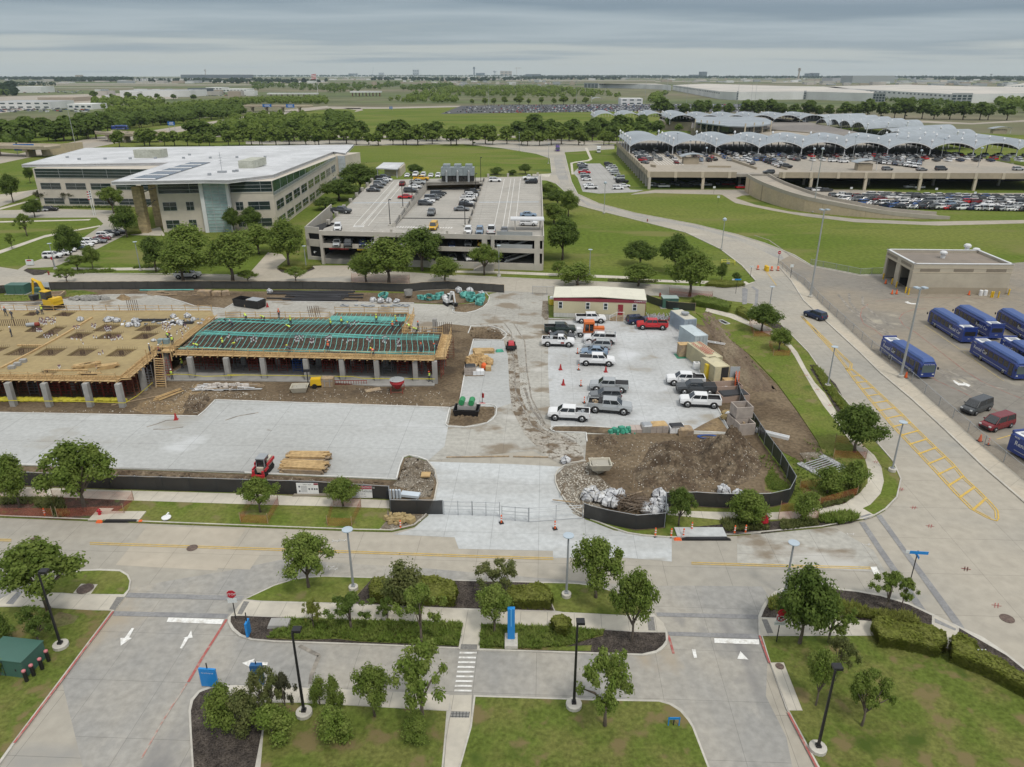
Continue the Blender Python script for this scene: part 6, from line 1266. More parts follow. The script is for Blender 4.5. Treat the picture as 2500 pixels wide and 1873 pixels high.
mb=MB();wbox(mb,a,b,L*.705,L*.705+1.0,1.0,3.1,0,.07);dr=mb.build('door',P('door_red',(.27,.03,.04),rough=.4),tr);mb=MB();wbox(mb,a,b,L*.705+.1,L*.705+.2,1.9,2.1,.07,.15);mb.build('handle',W_steel,dr)
mb=MB();wtext(mb,a,b,L*.945,3.82,'COMMROCK',.42,0,.06);mb.build('lettering',M_pw,tr)
mb=MB()
for i in range(4):wbox(mb,a,b,L*.705-.2-i*.45,L*.705+1.2,0,.95-i*.22,.05,1.2)if i==0 else wbox(mb,a,b,L*.705-.2-i*.45,L*.705-.2-(i-1)*.45,0,.95-i*.22,.05,1.2)
mb.build('steps',M_wood2,tr);mb=MB()
for u in(L*.705-.2,L*.705+1.2,L*.705-1.6):mb.bar(wpt(a,b,u,1.2,0),wpt(a,b,u,1.2,2.0 if u>L*.7-.5 else 1.1),.06)
mb.bar(wpt(a,b,L*.705-.2,1.2,1.9),wpt(a,b,L*.705+1.2,1.2,1.9),.06);mb.bar(wpt(a,b,L*.705-.2,1.2,1.9),wpt(a,b,L*.705-1.6,1.2,1.1),.06);mb.build('stair_rail',M_pw,tr)
thing('storage_tank','K',985,310,'yellow and white tank tucked at the left end of the trailer','tank',[('tank',(lambda m:(m.lathe([(.5,0),(.55,.1),(.55,1.2),(.4,1.3)],n=10),m)[-1])(MB()),P('yellow_tank',(.6,.45,.04))),('cap',(lambda m:(m.lathe([(.5,1.3),(.5,1.7),(.2,1.85)],n=10),m)[-1])(MB()),M_pw)])
def container(k,x,y,rz,mat,label,L=6.1,extra=None):
 o=empty('shipping_container',g(k,x,y,.1).to_tuple(),rz,label,'container');W_,H=2.44,2.7;mb=MB();mb.box((0,L/2,H/2),(W_-.12,L-.12,H-.1));mb.build('shell',mat,o)
 mb=MB()
 for i in range(int(L/.3)):
  for sx in(-1,1):mb.box((sx*(W_/2-.03),.2+i*.3,H/2),(.07,.14,H-.3))
 for i in range(7):mb.box((-W_/2+.25+i*.32,.02,H/2),(.14,.07,H-.3))if extra!='open'else None
 mb.build('corrugation',mat,o);mb=MB()
 for sx in(-1,1):
  for yy in(.05,L-.05):mb.box((sx*(W_/2-.06),yy,H/2),(.16,.16,H))
 for zz_ in(.08,H-.08):
  for yy in(.05,L-.05):mb.box((0,yy,zz_),(W_-.2,.14,.16))
  for sx in(-1,1):mb.box((sx*(W_/2-.06),L/2,zz_),(.14,L-.2,.16))
 mb.build('frame',mat,o)
 if extra=='open':
  mb=MB();mb.box((.2,-.02,H/2),(1.9,.06,H-.4));mb.build('dark_opening',W_dark,o);mb=MB();mb.box((W_/2+.9,-.25,H/2),(1.5,.08,H-.3),R(-15));mb.build('door',P('pale_door',(.40,.43,.45)),o);mb=MB();mb.box((-.75,-.1,H/2),(1.1,.08,H-.3));mb.build('door',mat,o)
 else:
  mb=MB();mb.bar((-.35,-.05,.2),(-.35,-.05,H-.2),.05);mb.bar((.35,-.05,.2),(.35,-.05,H-.2),.05);mb.build('lock_rod',W_steel,o)
 return o
M_cb=P('pale_blue_steel',(.38,.45,.52),c2=(.31,.37,.43),sc=.6,fine=2,rough=.6);M_cb2=P('ice_blue_steel',(.50,.57,.60),c2=(.44,.50,.52),sc=.6,fine=2,rough=.6);M_cy=P('cream_steel',(.55,.50,.33),c2=(.48,.44,.30),sc=.6,fine=2,rough=.6)
c1=container('L',345,1050,R(14),M_cb,'farthest container, pale blue with a round roof vent');mb=MB();mb.box((0,0,.02),(2.3,5.9,.04));mb.build('roof_panel',P('cream_top',(.52,.50,.42)),c1).location=(0,3.05,2.72);mb=MB();mb.lathe([(.5,0),(.5,.25),(.75,.3),(.75,.55),(.2,.6)],(.1,2.6,2.75),12);mb.build('roof_vent',W_grey,c1)
container('L',453,1222,R(14),M_cb2,'pale ice-blue corrugated container, second from the far end')
c3=container('L',592,1450,R(14),M_cy,'cream container carrying ladders on its roof',7.5)
mb=MB()
for i,(x,y0,y1)in enumerate(((-.7,1.5,7),(-.1,1.2,4.8),(.6,2.0,7.2))):
 for dx_ in(-.2,.2):mb.bar((x+dx_,y0,2.85),(x+dx_*.8,y1,2.85),.08)
 for j in range(9):mb.bar((x-.2,y0+(y1-y0)*j/9,2.85),(x+.2,y0+(y1-y0)*j/9,2.85),.05)
tag(mb.build('ladder',P('ladder_red',(.42,.12,.09)),None,loc=c3.location,rz=R(14)),'red and white ladders lying on the cream container roof','ladder')
container('L',660,1548,R(14),M_cy,'nearest cream container with its end door standing open',4.5,'open')
thing('cabinet','L',535,1512,'yellow steel cabinet beside the open container','cabinet',[('body',B((0,.3,1.2,1.1,.8,2.4)),P('yellow_cab',(.62,.46,.03))),('label_plate',B((.1,-.12,1.3,.35,.04,.5)),M_red)],R(10))
thing('storage_crate','L',290,1290,'brown plywood box on a green tarp at the lot edge','box',[('body',B((0,.6,1.1,1.9,1.4,2.1)),M_wood2),('top',B((0,.6,2.2,2.0,1.5,.1)),M_wood),('tarp',B((.3,.4,.03,3.4,2.4,.05)),P('green_tarp',(.04,.20,.12)))],R(4))
thing('water_tank','L',418,1420,'small white cube tank beside the lot kerb','tank',[('tank',B((0,.4,.6,.95,.95,1.1)),M_pw),('lid',B((0,.4,1.2,.4,.4,.1)),W_grey)]);thing('trash_bin','L',455,1400,'dark bin behind the small white tank','bin',[('bin',(lambda m:(m.lathe([(.35,0),(.45,1.1)],n=10),m)[-1])(MB()),W_grey)])
thing('planter_crate','N',1700,330,'open timber crate with orange ladder leaning behind the parked pickups','crate',[('box',openbox(4.2,2.2,1.3,.1),P('pinkish_crate',(.36,.27,.22),rough=.9)),('contents',rubble(30,1.5,.7,.2,.6,.8),M_pw)],R(8));thing('crate','N',1720,275,'brown cardboard box in the crate area by the open container','box',[('box',B((0,0,.5,1.8,1.2,1.0)),M_wood)],R(5))
thing('debris_crate','N',1755,400,'pale crate covered with black sheet beside the fence','crate',[('box',openbox(4.4,2.0,1.1,.1),P('pinkish_crate',(.36,.27,.22))),('black_sheet',B((0,0,1.15,4.2,2.0,.2,.02,0,.9)),W_blk),('red_wrap',B((1.2,-.9,.9,1.5,.1,.35)),M_red)],R(8))
mb=MB();[mb.bar((dx_,0,0),(dx_*.9,.9,3.0),.09)for dx_ in(-.25,.25)];[mb.bar((-.25,.3*j*.3,.3*j),(.25,.3*j*.3,.3*j),.06)for j in range(1,10)]
thing('ladder','N',1785,330,'orange ladder leaning by the black fence near the crates','ladder',[('ladder_frame',mb,M_orange)],R(-10))
M_crate=P('stone_crate',(.40,.35,.31),c2=(.33,.29,.26),sc=1,rough=.9)
for x,y,s_,lb in((1790,628,2.2,'lower pale stone crate beside the fence'),(1842,672,2.3,'front pale stone crate with rubble inside')):thing('stone_crate','N',x,y,lb,'crate',[('box',openbox(s_,s_*.9,1.7,.14),M_crate),('rubble',rubble(20,.7,.6,.2,.5,1.4),M_wood2)],R(10))
thing('stone_crate','N',1812,625,'upper pale stone crate stacked open-topped','crate',[('box',openbox(2.4,2.1,1.6,.14,1.75),M_crate)],R(8))
for x,y,lb in((1710,525,'upper burlap sack by the stone crates'),(1725,560,'lower burlap sack by the stone crates'),(1700,560,'left burlap sack by the stone crates')):
 o=bpy.data.objects.new('burlap_sack',BAGS[1].copy());o.data.materials[0]=P('burlap',(.34,.26,.13),rough=1);o.data.materials[1]=MATS['burlap'];col.objects.link(o);o.location=g('N',x,y,.1);o.scale=(1.5,1.2,.7);tag(o,lb,'sack','burlap sacks')
def palletstack(k,x,y,w_,d_,h,mt,lb,rz=0.,cat='pallet',top=None):
 thing('pallet_stack',k,x,y,lb,cat,[('pallet',planks(w_+.1,d_,6,1,.12,.02),M_wood2),('goods',B(*[(-w_/2+w_*(i+.5)/3,0,.15+h*(j+.5)/3,w_/3*.95,d_*.95,h/3*.93)for i in range(3)for j in range(3)]),mt)]+([('cover',B((0,0,h+.25,w_*.9,d_*.9,.15,.1,0,.8)),top)]if top else[]),rz)
for x,y,w_,h,mt,lb,tp in((958,668,2.2,.5,P('pink_stone',(.42,.35,.31)),'leftmost low pallet of pinkish stone on the lot edge',None),(1042,668,1.9,.9,M_conc,'second pallet, grey and shrink-wrapped, with a roll on top',W_grey),(1128,668,2.4,1.0,M_crate,'third and tallest pallet with plywood scraps on top',M_wood),(1198,662,1.8,.5,M_conc,'fourth low pallet of grey slabs',None),(1280,672,2.1,.8,M_pw,'fifth pallet wrapped in black and white film',W_blk),(1352,688,2.0,.7,M_wood2,'rightmost pallet stacked with brown timber',M_wood2)):palletstack('N',x,y,w_,1.6,h,mt,lb,.03,top=tp)
thing('tarp','N',835,672,'crumpled green tarp on the lot edge left of the pallets','tarp',[('cloth',rubble(60,1.9,.6,.3,.8,.35),P('green_cloth',(.05,.28,.19),fv=.3))]);thing('hose','N',1545,718,'coil of blue hose on the dirt below the lot corner','hose',[('coil',(lambda m:([m.tube([(1.1*(1+.1*i)*math.cos(t*.45),.5*math.sin(t*.45),.08+.02*i)for t in range(15)],.05,5)for i in range(4)],m)[-1])(MB()),M_blue)])
def washbox(k,x,y,rz,lb,z=.1):return thing('washout_bin',k,x,y,lb,'bin',[('bin',openbox(2.0,1.5,.85,.1,0,.3),P('pale_bin',(.50,.47,.38),c2=(.44,.41,.34),sc=1,rough=.8)),('residue',B((0,0,.62,2.0,1.5,.1)),P('dry_slurry',(.36,.34,.29)))],rz,z)
washbox('N',640,985,R(35),'lower of two cream washout bins on the mound');washbox('N',638,975,R(2),'upper cream washout bin resting askew on the other',1.0);washbox('J',672,1085,R(5),'cream washout bin in front of the building slab')
thing('light_tower','J',810,1050,'yellow towable light tower parked at the slab edge','light tower',[('body',B((.2,0,.95,1.7,1.2,1.0,0,0,.9)),M_yelm),('wheel',(lambda m:([m.tube([(0,s_*.7,.4),(0,s_*.85,.4)],.4,12)for s_ in(-1,1)],m)[-1])(MB()),W_blk),('mast',B((-1.0,0,1.4,.15,.15,2.8),(-1.0,0,2.8,.9,.3,.4)),W_blk),('drawbar',B((-1.4,0,.5,1.6,.1,.1)),W_blk)],R(8))
thing('crate','J',922,1052,'weathered square crate beside the yellow light tower','crate',[('box',B((0,.5,.75,1.8,1.3,1.4)),M_wood2),('bands',B((-.4,-.17,.75,.08,.03,1.4),(.4,-.17,.75,.08,.03,1.4),(0,-.17,1.1,1.8,.03,.08)),W_grey)])
thing('red_barricade','J',1100,1030,'low red lattice barricade lying along the slab','barricade',[('lattice',B(*[(-3+.4*i,0,.4,.06,.1,.7)for i in range(16)],(0,0,.1,6.2,.1,.08),(0,0,.7,6.2,.1,.08)),M_red)])
thing('plywood_sheet','J',1330,1080,'loose pale plywood sheet on the dirt','plywood',[('sheet',B((0,0,.08,2.4,1.2,.06)),M_wood2)],R(25))
mb=MB();mb.lathe([(.35,.6),(.9,1.3),(1.1,1.6),(1.1,2.1),(1.0,2.1),(1.0,1.7),(.3,.9)],n=16)
thing('concrete_hopper','J',1552,1095,'round red concrete placing hopper on a stand','hopper',[('bucket',mb,P('hopper_red',(.42,.04,.05),rough=.5)),('stand',B(*[(sx*.9,sy*.8,.5,.1,.1,1.0)for sx in(-1,1)for sy in(-1,1)],(0,-.8,.3,1.8,.06,.06),(0,.8,.3,1.8,.06,.06)),M_red),('rim',(lambda m:(m.lathe([(1.1,2.05),(1.15,2.1),(1.05,2.15)],n=16),m)[-1])(MB()),W_steel)])
mb=MB();[mb.box((rr.uniform(-4,4),rr.uniform(-1.2,1.2),.12+.12*rr.randrange(3)),(rr.uniform(1.5,5),.14,.1),rr.uniform(-.15,.15),rr.randrange(3))for i in range(36)]
thing('pipe_pile','I',2030,1060,'jumbled pile of white pipe and timber in front of the columns','debris pile',[('lengths',mb,[M_pw,M_wood2,P('pale_metal',(.45,.47,.49))]),('bags',rubble(40,4,1.0,.3,.8,.5),P('mixed_bags',(.50,.46,.42)))],R(2))
mb=MB();[mb.box((rr.uniform(-.5,.5),.2*i-.4,.1+.06*i),(4.2,.16,.1),R(62)+rr.uniform(-.15,.15))for i in range(5)];thing('timber_scraps','I',1525,1130,'long loose timbers crossed on the dirt by the stair','lumber',[('timbers',mb,M_wood)])
mb=MB();mb.box((0,0,.1),(7.5,.2,.1),R(32));thing('long_board','I',1255,1170,'single long board lying below the deck corner','board',[('board',mb,M_wood2)])
thing('lumber_stack','Q',745,455,'rear stack of weathered timber beams on the front pad','lumber',[('beams',planks(5.6,2.3,9,4,.16,.3),M_wood2),('top_beams',(lambda m:(m.__setattr__('v',[(a,b,c+.64)for a,b,c in m.v]),m)[-1])(planks(5.4,1.6,6,2,.14,.4)),M_wood)],R(-1));thing('lumber_stack','Q',715,545,'front stack of yellow timber beams on the front pad','lumber',[('beams',planks(5.8,2.4,9,4,.16,.3),M_wood2),('top_beams',(lambda m:(m.__setattr__('v',[(a,b,c+.64)for a,b,c in m.v]),m)[-1])(planks(5.7,2.0,8,2,.14,.5)),M_wood)],R(-4))
thing('pump_set','K',222,1290,'black and grey pump set with two green drums on the island','pump',[('tray',openbox(3.4,2.2,.9,.1,.1,.15),W_blk),('base',B((0,.2,1.1,2.6,1.4,.6)),M_conc),('drum',(lambda m:(m.tube([(-.7,-.5,1.9),(-.7,.9,1.9)],.42,14),m)[-1])(MB()),P('green_drum',(.03,.24,.09),rough=.4)),('drum',(lambda m:(m.tube([(.7,-.5,1.9),(.7,.9,1.9)],.42,14),m)[-1])(MB()),MATS.get('green_drum')or P('green_drum',(.03,.24,.09),rough=.4))],R(-5))
thing('sign_stand','K',360,1200,'small dark red sign stand on the new slab','sign',[('board',B((.1,0,1.3,.35,.08,.7)),M_coney),('post',B((0,0,.9,.08,.08,1.8)),W_blk),('foot',B((0,0,.08,.9,.5,.14,0,0,.3)),M_coney)])
thing('lumber_stack','K',372,735,'flat lumber pallet with a green wrap at its end on the slab','lumber',[('beams',planks(3.9,1.7,8,3,.16,.1),M_wood),('green_wrap',B((2.8,.2,.2,1.4,.8,.35,.2,0,.7)),P('green_cloth',(.05,.28,.19)))]);thing('plywood_pile','K',325,840,'large untidy heap of plywood boxes on the slab','plywood',[('offcuts',rubble(120,2.3,1.4,.5,1.2,1.3),M_wood),('offcuts',rubble(50,2.2,1.3,.4,.9,1.0),M_wood2)])
palletstack('K',252,935,1.9,1.7,1.3,M_crate,'pallet of grey blocks with a black box on top at the slab kerb',0,top=W_blk);palletstack('K',325,940,1.8,1.2,.7,M_pw,'white shrink-wrapped pallet right of the grey block pallet',.1);thing('orange_bag','K',375,890,'bright orange sack among the pallets','sack',[('sack',(lambda m:(m.lathe([(.3,0),(.5,.3),(.45,.8),(.2,1.1)],n=9),m)[-1])(MB()),M_orange)]);thing('box','K',415,900,'brown carton right of the orange sack','box',[('carton',B((0,0,.4,.9,.8,.8)),M_wood)])
mb=MB();[mb.box((rr.uniform(-2.6,2.6),rr.uniform(-1.4,1.4),.3+.3*rr.random()),(3.2,.09,.09),R(70)+rr.uniform(-.4,.4),rr.randrange(2))for i in range(44)]
thing('scaffold_pile','K',1950,440,'pile of galvanised scaffold frames beside the trailer','scaffold pile',[('frames',mb,[W_steel,P('purplish_steel',(.28,.24,.27))]),('scraps',rubble(40,3,1.2,.2,.6,.5),W_grey),('red_can',B((2.2,-1.6,.6,1.3,.5,.5,.4)),P('hopper_red',(.42,.04,.05)))])
def xformer(k,x,y,w_,d_,h,lb,rz=0.,top=None):return thing('transformer_box',k,x,y,lb,'transformer',[('cabinet',B((0,d_/2,h/2,w_,d_,h)),P('utility_green',(.055,.13,.105),rough=.5)),('lid',B((0,d_/2,h+.04,w_+.1,d_+.1,.1)),top or MATS['utility_green']),('door_seam',B((0,-.01,h*.5,.04,.02,h*.9),(w_*.3,-.02,h*.5,.1,.03,.2)),W_dark),('pad',B((0,d_/2,-.0,w_+.8,d_+.6,.12)),M_conc)],rz)
xformer('I',145,218,4.2,2.4,2.0,'large green transformer cabinet inside the north fence');xformer('I',342,205,1.7,1.2,1.0,'small green utility box right of the large transformer');xformer('L',150,800,3.2,2.2,2.1,'dark green transformer with pale lid behind the black fence',0,P('pale_green_lid',(.30,.38,.36)));xformer('R',45,1020,3.6,2.4,1.7,'large dark green transformer at the left lawn corner',R(-8));xformer('K',2105,395,1.1,.9,.9,'small green pedestal near the scaffold pile')
thing('meter_board','I',420,185,'white meter board on posts by the north fence','board',[('board',B((0,0,1.4,1.7,.2,1.1)),P('pale_board',(.5,.53,.56))),('post',B((-.8,.1,.9,.1,.1,1.8),(.8,.1,.9,.1,.1,1.8)),W_steel)]);thing('concrete_pit','I',505,235,'square open concrete pit box near the north fence','box',[('box',openbox(3.2,3.2,.8,.3),M_wood2)],R(12))
thing('stone_heap','I',800,262,'long heap of grey broken stone by the rear drive','stone heap',[('stones',rubble(160,4.6,1.1,.3,.8,.6),M_conc)]);thing('timber_heap','I',1660,210,'long spread of timber and concrete rings by the north fence','debris',[('boards',(lambda m:([m.box((rr.uniform(-8,6),rr.uniform(-2,2),.1+.1*rr.random()),(rr.uniform(2,6),.2,.08),rr.uniform(-.2,.2))for i in range(30)],m)[-1])(MB()),M_wood2),('rings',B((5,-1,.5,2.8,1.6,1.0),(8,-1.4,.5,2,1.6,.9),(9.6,-1.2,.5,1.6,1.6,.9,.5)),M_wood2)])
mb=MB();mb.tube([(-6,0,.15),(6,0.3,.15)],.13,6);thing('green_pipe','I',1500,184,'single long mint green pipe by the north fence','pipe',[('pipe',mb,M_tend)])
thing('culvert_ring','J',1650,245,'round grey bucket stand behind the tendon deck','bin',[('drum',(lambda m:(m.lathe([(.85,.6),(.95,1.7),(.85,1.7),(.8,.7)],n=14),m)[-1])(MB()),M_conc),('legs',B((-.6,0,.35,.1,.1,.7),(.6,0,.35,.1,.1,.7),(0,.6,.35,.1,.1,.7)),W_grey)])
mb=MB();[mb.lathe([(.35,0),(.4,.25),(.3,.3)],(rr.uniform(-7,7),rr.uniform(-.6,.6),0),9)for i in range(24)]
thing('hose_rolls','J',1350,325,'row of dark rolls and wire coils along the rear drive edge','rolls',[('rolls',mb,W_grey)])
thing('white_trough','O',285,520,'white open chute lying outside the black fence','chute',[('trough',openbox(3.8,.7,.4,.08),M_pw),('head',B((-2.1,.1,.3,.8,.9,.5)),M_pw)],R(-32));thing('white_trough','L',600,1160,'white metal frame lying on the dirt beside the containers','frame',[('rails',B((0,0,.2,3.6,.12,.12),(0,.6,.2,3.6,.12,.12),(-1.8,.3,.2,.12,.7,.12),(0,.3,.2,.1,.6,.1)),M_pw)],R(-28));thing('form_frame','L',690,945,'small white rectangular inlet frame on the grass','frame',[('frame',openbox(1.2,2.6,.2,.12),M_pw),('hole',B((0,0,.12,.9,2.3,.05)),W_dark)],R(20))
mb=MB();[mb.bar((-1.8,-1.8+.42*i,.35),(1.8,-1.8+.42*i,.35),.1)for i in range(9)]
thing('storm_grate','O',670,770,'steel rail grate over a rock lined drain by the shrubs','grate',[('rails',mb,W_steel),('rock_lining',B((-2.0,0,.12,.9,4.4,.3),(2.0,0,.12,.9,4.4,.3)),MT('pale_rock',(.40,.41,.42),(.24,.24,.25),sc=2,fine=5,fv=.4,bump=1.)),('pit',B((0,0,.05,3,4,.06)),W_dark)],R(28))
mb=MB();[mb.bar((rr.uniform(-2,2),rr.uniform(-1.6,1.6),.1+rr.random()),(rr.uniform(-2,2),rr.uniform(-1.6,1.6),.15+.8*rr.random()),.05)for i in range(130)]
thing('brush_pile','N',910,1300,'brown heap of cut brush and roots behind the black fence','brush pile',[('twigs',mb,P('twig_brown',(.12,.085,.055)))],z=.3)
mb=MB();[mb.bar((x_,y_,.1),(x2,y2,z2),.12)for x_,y_,x2,y2,z2 in((-8,.4,-7.5,.6,1.6),(-1,0,1.5,1.2,.2),(.5,2,.6,2.2,1.9),(-9,-.5,-6.5,-1.2,.2))];tag(mb.build('loose_board',M_wood2,loc=g('N',900,1230,.3)),'loose weathered boards sticking up between the bulk bag heaps','board')
tag((lambda m:(m.bar((0,0,.06),(8,.25,.06),.14),m.bar((8.5,.2,.06),(13,0,.06),.14),m)[-1])(MB()).build('timber_sill',M_wood2,loc=g('Q',1990,432,.05)),'long timber boards laid across the top of the entrance slab','board')
def scatter(name,k,poly,n,s0,s1,mat,zf=.25,seed=3,label=None):
 r_=random.Random(seed);p=GS(T(k,*poly));xs=[q.x for q in p];ys=[q.y for q in p];mb=MB();c=0;dg=bpy.context.evaluated_depsgraph_get()
 while c<n:
  x,y=r_.uniform(min(xs),max(xs)),r_.uniform(min(ys),max(ys))
  if not inpoly(p,x,y):continue
  hit,loc,*_=scene.ray_cast(dg,(x,y,3.9),(0,0,-1));z=loc.z if hit else.06
  s_=r_.uniform(s0,s1)*(1.6 if r_.random()<.06 else 1);mb.box((x,y,z+s_*.15),(s_,s_*r_.uniform(.5,1),s_*r_.uniform(.3,.7)),r_.uniform(0,3),r_.randrange(2)if isinstance(mat,list)else 0,r_.uniform(.4,.9));c+=1
 return mb.build(name,mat,kind='stuff')
M_lime=P('limestone_bits',(.52,.49,.43),fv=.15);M_clod=P('soil_clod',(.085,.065,.045),fv=.3)
bpy.context.view_layer.update()
scatter('loose_stones','N',(270,1100,300,1020,520,930,640,1060,760,1200,600,1300,470,1400,400,1320,320,1220),900,.05,.17,[M_lime,M_lime],seed=1)
scatter('loose_stones','N',(540,740,760,700,1040,760,1480,730,1800,705,1990,850,1990,1020,1700,1180,1100,1190,850,1150,700,950),900,.04,.13,[M_lime,M_clod],seed=2)
scatter('loose_stones','Q',(1560,640,1620,440,1820,470,1895,560,1885,700,1850,790,1700,780,1500,690),350,.04,.13,[M_lime,M_clod],seed=3)
scatter('loose_clods','K',(600,760,720,780,790,1000,830,1200,940,1400,1300,1500,1250,1560,900,1500,720,1380,620,1200,600,1000),700,.03,.12,[P('mud_clod',(.15,.12,.085),fv=.3),M_clod],seed=4)
scatter('loose_stones','I',(200,1280,1200,1250,1600,1140,1650,1020,2212,1080,2212,1160,1900,1150,1780,1290,1000,1285),500,.05,.16,[M_lime,M_clod],seed=5)
scatter('loose_stones','J',(0,1110,1300,1060,1900,1080,2080,1200,2000,1230,1000,1195,0,1150),400,.05,.16,[M_lime,M_clod],seed=6)
#VEHICLES
PAINT={n:P('paint_'+n.replace(' ','_'),c,rough=.22,spec=.5,fv=.02,metal=m)for n,c,m in(('white',(.72,.73,.74),0),('silver',(.42,.44,.45),.3),('grey',(.17,.18,.19),.2),('dark grey',(.06,.065,.07),.1),('black',(.016,.017,.02),0),('red',(.45,.02,.025),0),('dark red',(.16,.015,.02),0),('blue',(.03,.09,.26),0),('pale blue',(.22,.30,.40),.2),('navy',(.018,.03,.075),0),('orange',(.60,.14,.02),0),('yellow',(.66,.38,.02),0),('bus blue',(.022,.046,.20),0),('purple',(.09,.05,.22),0),('dark green',(.025,.04,.035),0),('pale',(.5,.52,.5),0))}
M_tyre=P('tyre_rubber',(.018,.018,.018),rough=.9);M_rim=P('alloy_rim',(.35,.36,.37),rough=.3,metal=.6);M_cg=glass('car_glass',(.02,.024,.028));M_tail=P('tail_light',(.35,.02,.02),rough=.2);M_head=P('head_light',(.6,.62,.62),rough=.15);M_bed=P('bed_liner',(.03,.03,.032),rough=.9)
def ring(x,w_,zb,zt,zm=None,wt=.88):
 zm=zm or zb+(zt-zb)*.55;return[(x,-w_*.96,zb),(x,-w_,zm),(x,-w_*wt,zt),(x,w_*wt,zt),(x,w_,zm),(x,w_*.96,zb)]
KIND={'suv':(4.8,.95,[(-2.4,.5,1.0,.85),(-2.3,.35,1.16,.97),(0,.3,1.16,1),(1.2,.32,1.12,1),(2.15,.35,1.02,.95),(2.4,.4,.8,.8)],(-2.32,-2.05,.2,1.1,1.14,1.72),.37,1.42),'sedan':(4.8,.91,[(-2.4,.45,.85,.85),(-2.25,.32,1.0,.96),(0,.28,.96,1),(1.2,.3,.94,1),(2.2,.33,.82,.93),(2.4,.38,.6,.8)],(-1.75,-.95,.25,1.1,.94,1.43),.33,1.4),'pickup':(5.9,1.02,[(-.95,.62,1.42,1),(1.35,.6,1.42,1),(1.6,.6,1.36,1),(2.6,.6,1.30,.98),(2.86,.62,1.2,.95),(2.95,.7,.98,.9)],(-.95,-.88,.85,1.6,1.38,1.98),.50,1.88),'singlecab':(5.9,1.02,[(-.1,.62,1.42,1),(1.35,.6,1.42,1),(1.6,.6,1.36,1),(2.6,.6,1.30,.98),(2.86,.62,1.2,.95),(2.95,.7,.98,.9)],(-.1,-.02,.85,1.6,1.38,1.98),.50,1.88),'van':(5.2,1.0,[(-2.6,.45,1.15,.95),(-2.5,.35,1.2,1),(1.2,.3,1.15,1),(2.4,.35,.98,.95),(2.6,.45,.7,.85)],(-2.55,-2.4,.75,1.75,1.15,1.95),.36,1.6)}
def vparts(kind):
 L,W_,stn,cabn,wr,wx=KIND[kind];body,gl_,li,bed,lt=MB(),MB(),MB(),MB(),MB()
 body.loft([ring(x,W_*f,zb,zt)for x,zb,zt,f in stn]);rb,rr_,fr,fb,bz,rz2=cabn;w0,w1=W_*.87,W_*.74
 gl_.loft([[(rb,-w0,bz),(rb,w0,bz),(rr_,w1,rz2-.04),(rr_,-w1,rz2-.04)],[(rb+.3,-w0*1.01,bz),(rb+.3,w0*1.01,bz),(rr_+.3,w1,rz2-.02),(rr_+.3,-w1,rz2-.02)],[(fb-.6,-w0*1.01,bz),(fb-.6,w0*1.01,bz),(fr,w1,rz2-.02),(fr,-w1,rz2-.02)],[(fb,-w0*.9,bz),(fb,w0*.9,bz),(fr+.12,w1*.92,rz2-.06),(fr+.12,-w1*.92,rz2-.06)]])
 body.hexa([(rr_-.08,-w1-.02,rz2-.05),(fr+.08,-w1-.02,rz2-.05),(fr+.08,w1+.02,rz2-.05),(rr_-.08,w1+.02,rz2-.05),(rr_+.02,-w1+.08,rz2+.02),(fr-.05,-w1+.08,rz2+.02),(fr-.05,w1-.08,rz2+.02),(rr_+.02,w1-.08,rz2+.02)])
 for s_ in(-1,1):
  for xa,xb in((rb+.05,rr_+.02),((rb+fb)/2-.15,(rr_+fr)/2-.02),(fb-.12,fr+.08)):body.bar((xa,s_*w0*1.0,bz),(xb,s_*(w1+.01),rz2-.03),.07)
  body.box((fb-.45,s_*(W_+.08),bz+.12),(.14,.18,.14))
  for wxx in(-wx,wx):bed.tube([(wxx,s_*(W_-.03),wr),(wxx,s_*(W_+.005),wr)],wr*1.17,12)
 if kind in('pickup','singlecab'):
  x0,x1=-2.95,(-.95 if kind=='pickup'else-.1)
  for s_ in(-1,1):body.box(((x0+x1)/2,s_*(W_-.08),1.02),(x1-x0,.16,.78));body.box(((x0+x1)/2,s_*(W_-.06),1.43),(x1-x0,.12,.06))
  body.box((x0+.05,0,1.02),(.12,W_*2-.34,.78));bed.box(((x0+x1)/2+.05,0,1.0),(x1-x0-.2,W_*2-.34,.2));[bed.box(((x0+x1)/2+.05,s_*(W_-.18),1.2),(x1-x0-.25,.05,.44))for s_ in(-1,1)];bed.box((x0+.14,0,1.2),(.05,W_*2-.44,.42));bed.box((x1-.08,0,1.2),(.05,W_*2-.44,.42));body.box(((x0+x1)/2+.05,0,.6),(x1-x0-.2,W_*2-.34,.24))
 xe=-L/2
 for s_ in(-1,1):lt.box((xe-.005,s_*(W_*.78),.95 if W_>.92 else.8),(.06,.2,.26));li.box((L/2-.1,s_*W_*.68,.85 if W_>.92 else.68),(.16,.32,.16))
 bed.box((L/2-.02,0,.62 if W_>.92 else.5),(.1,W_*1.1,.28));bed.box((0,0,wr*.95),(L*.9,W_*1.8,.22))
 return body,gl_,li,lt,bed,wr,wx,W_
VP={k:vparts(k)for k in KIND};VMESH={}
def wheel_mesh(r):
 mb=MB();mb.tube([(0,-.12,0),(0,.12,0)],r,16,0);mb.tube([(0,-.135,0),(0,.135,0)],r*.6,10,1);mb.tube([(0,-.14,0),(0,.14,0)],r*.2,6,0);return mb.mesh('wheel',[M_tyre,M_rim],True)
def paintslot(o,c):o.material_slots[0].link='OBJECT';o.material_slots[0].material=PAINT[c]
def child(par,name,me,loc=(0,0,0)):o=bpy.data.objects.new(name,me);col.objects.link(o);o.parent=par;o.location=loc;return o
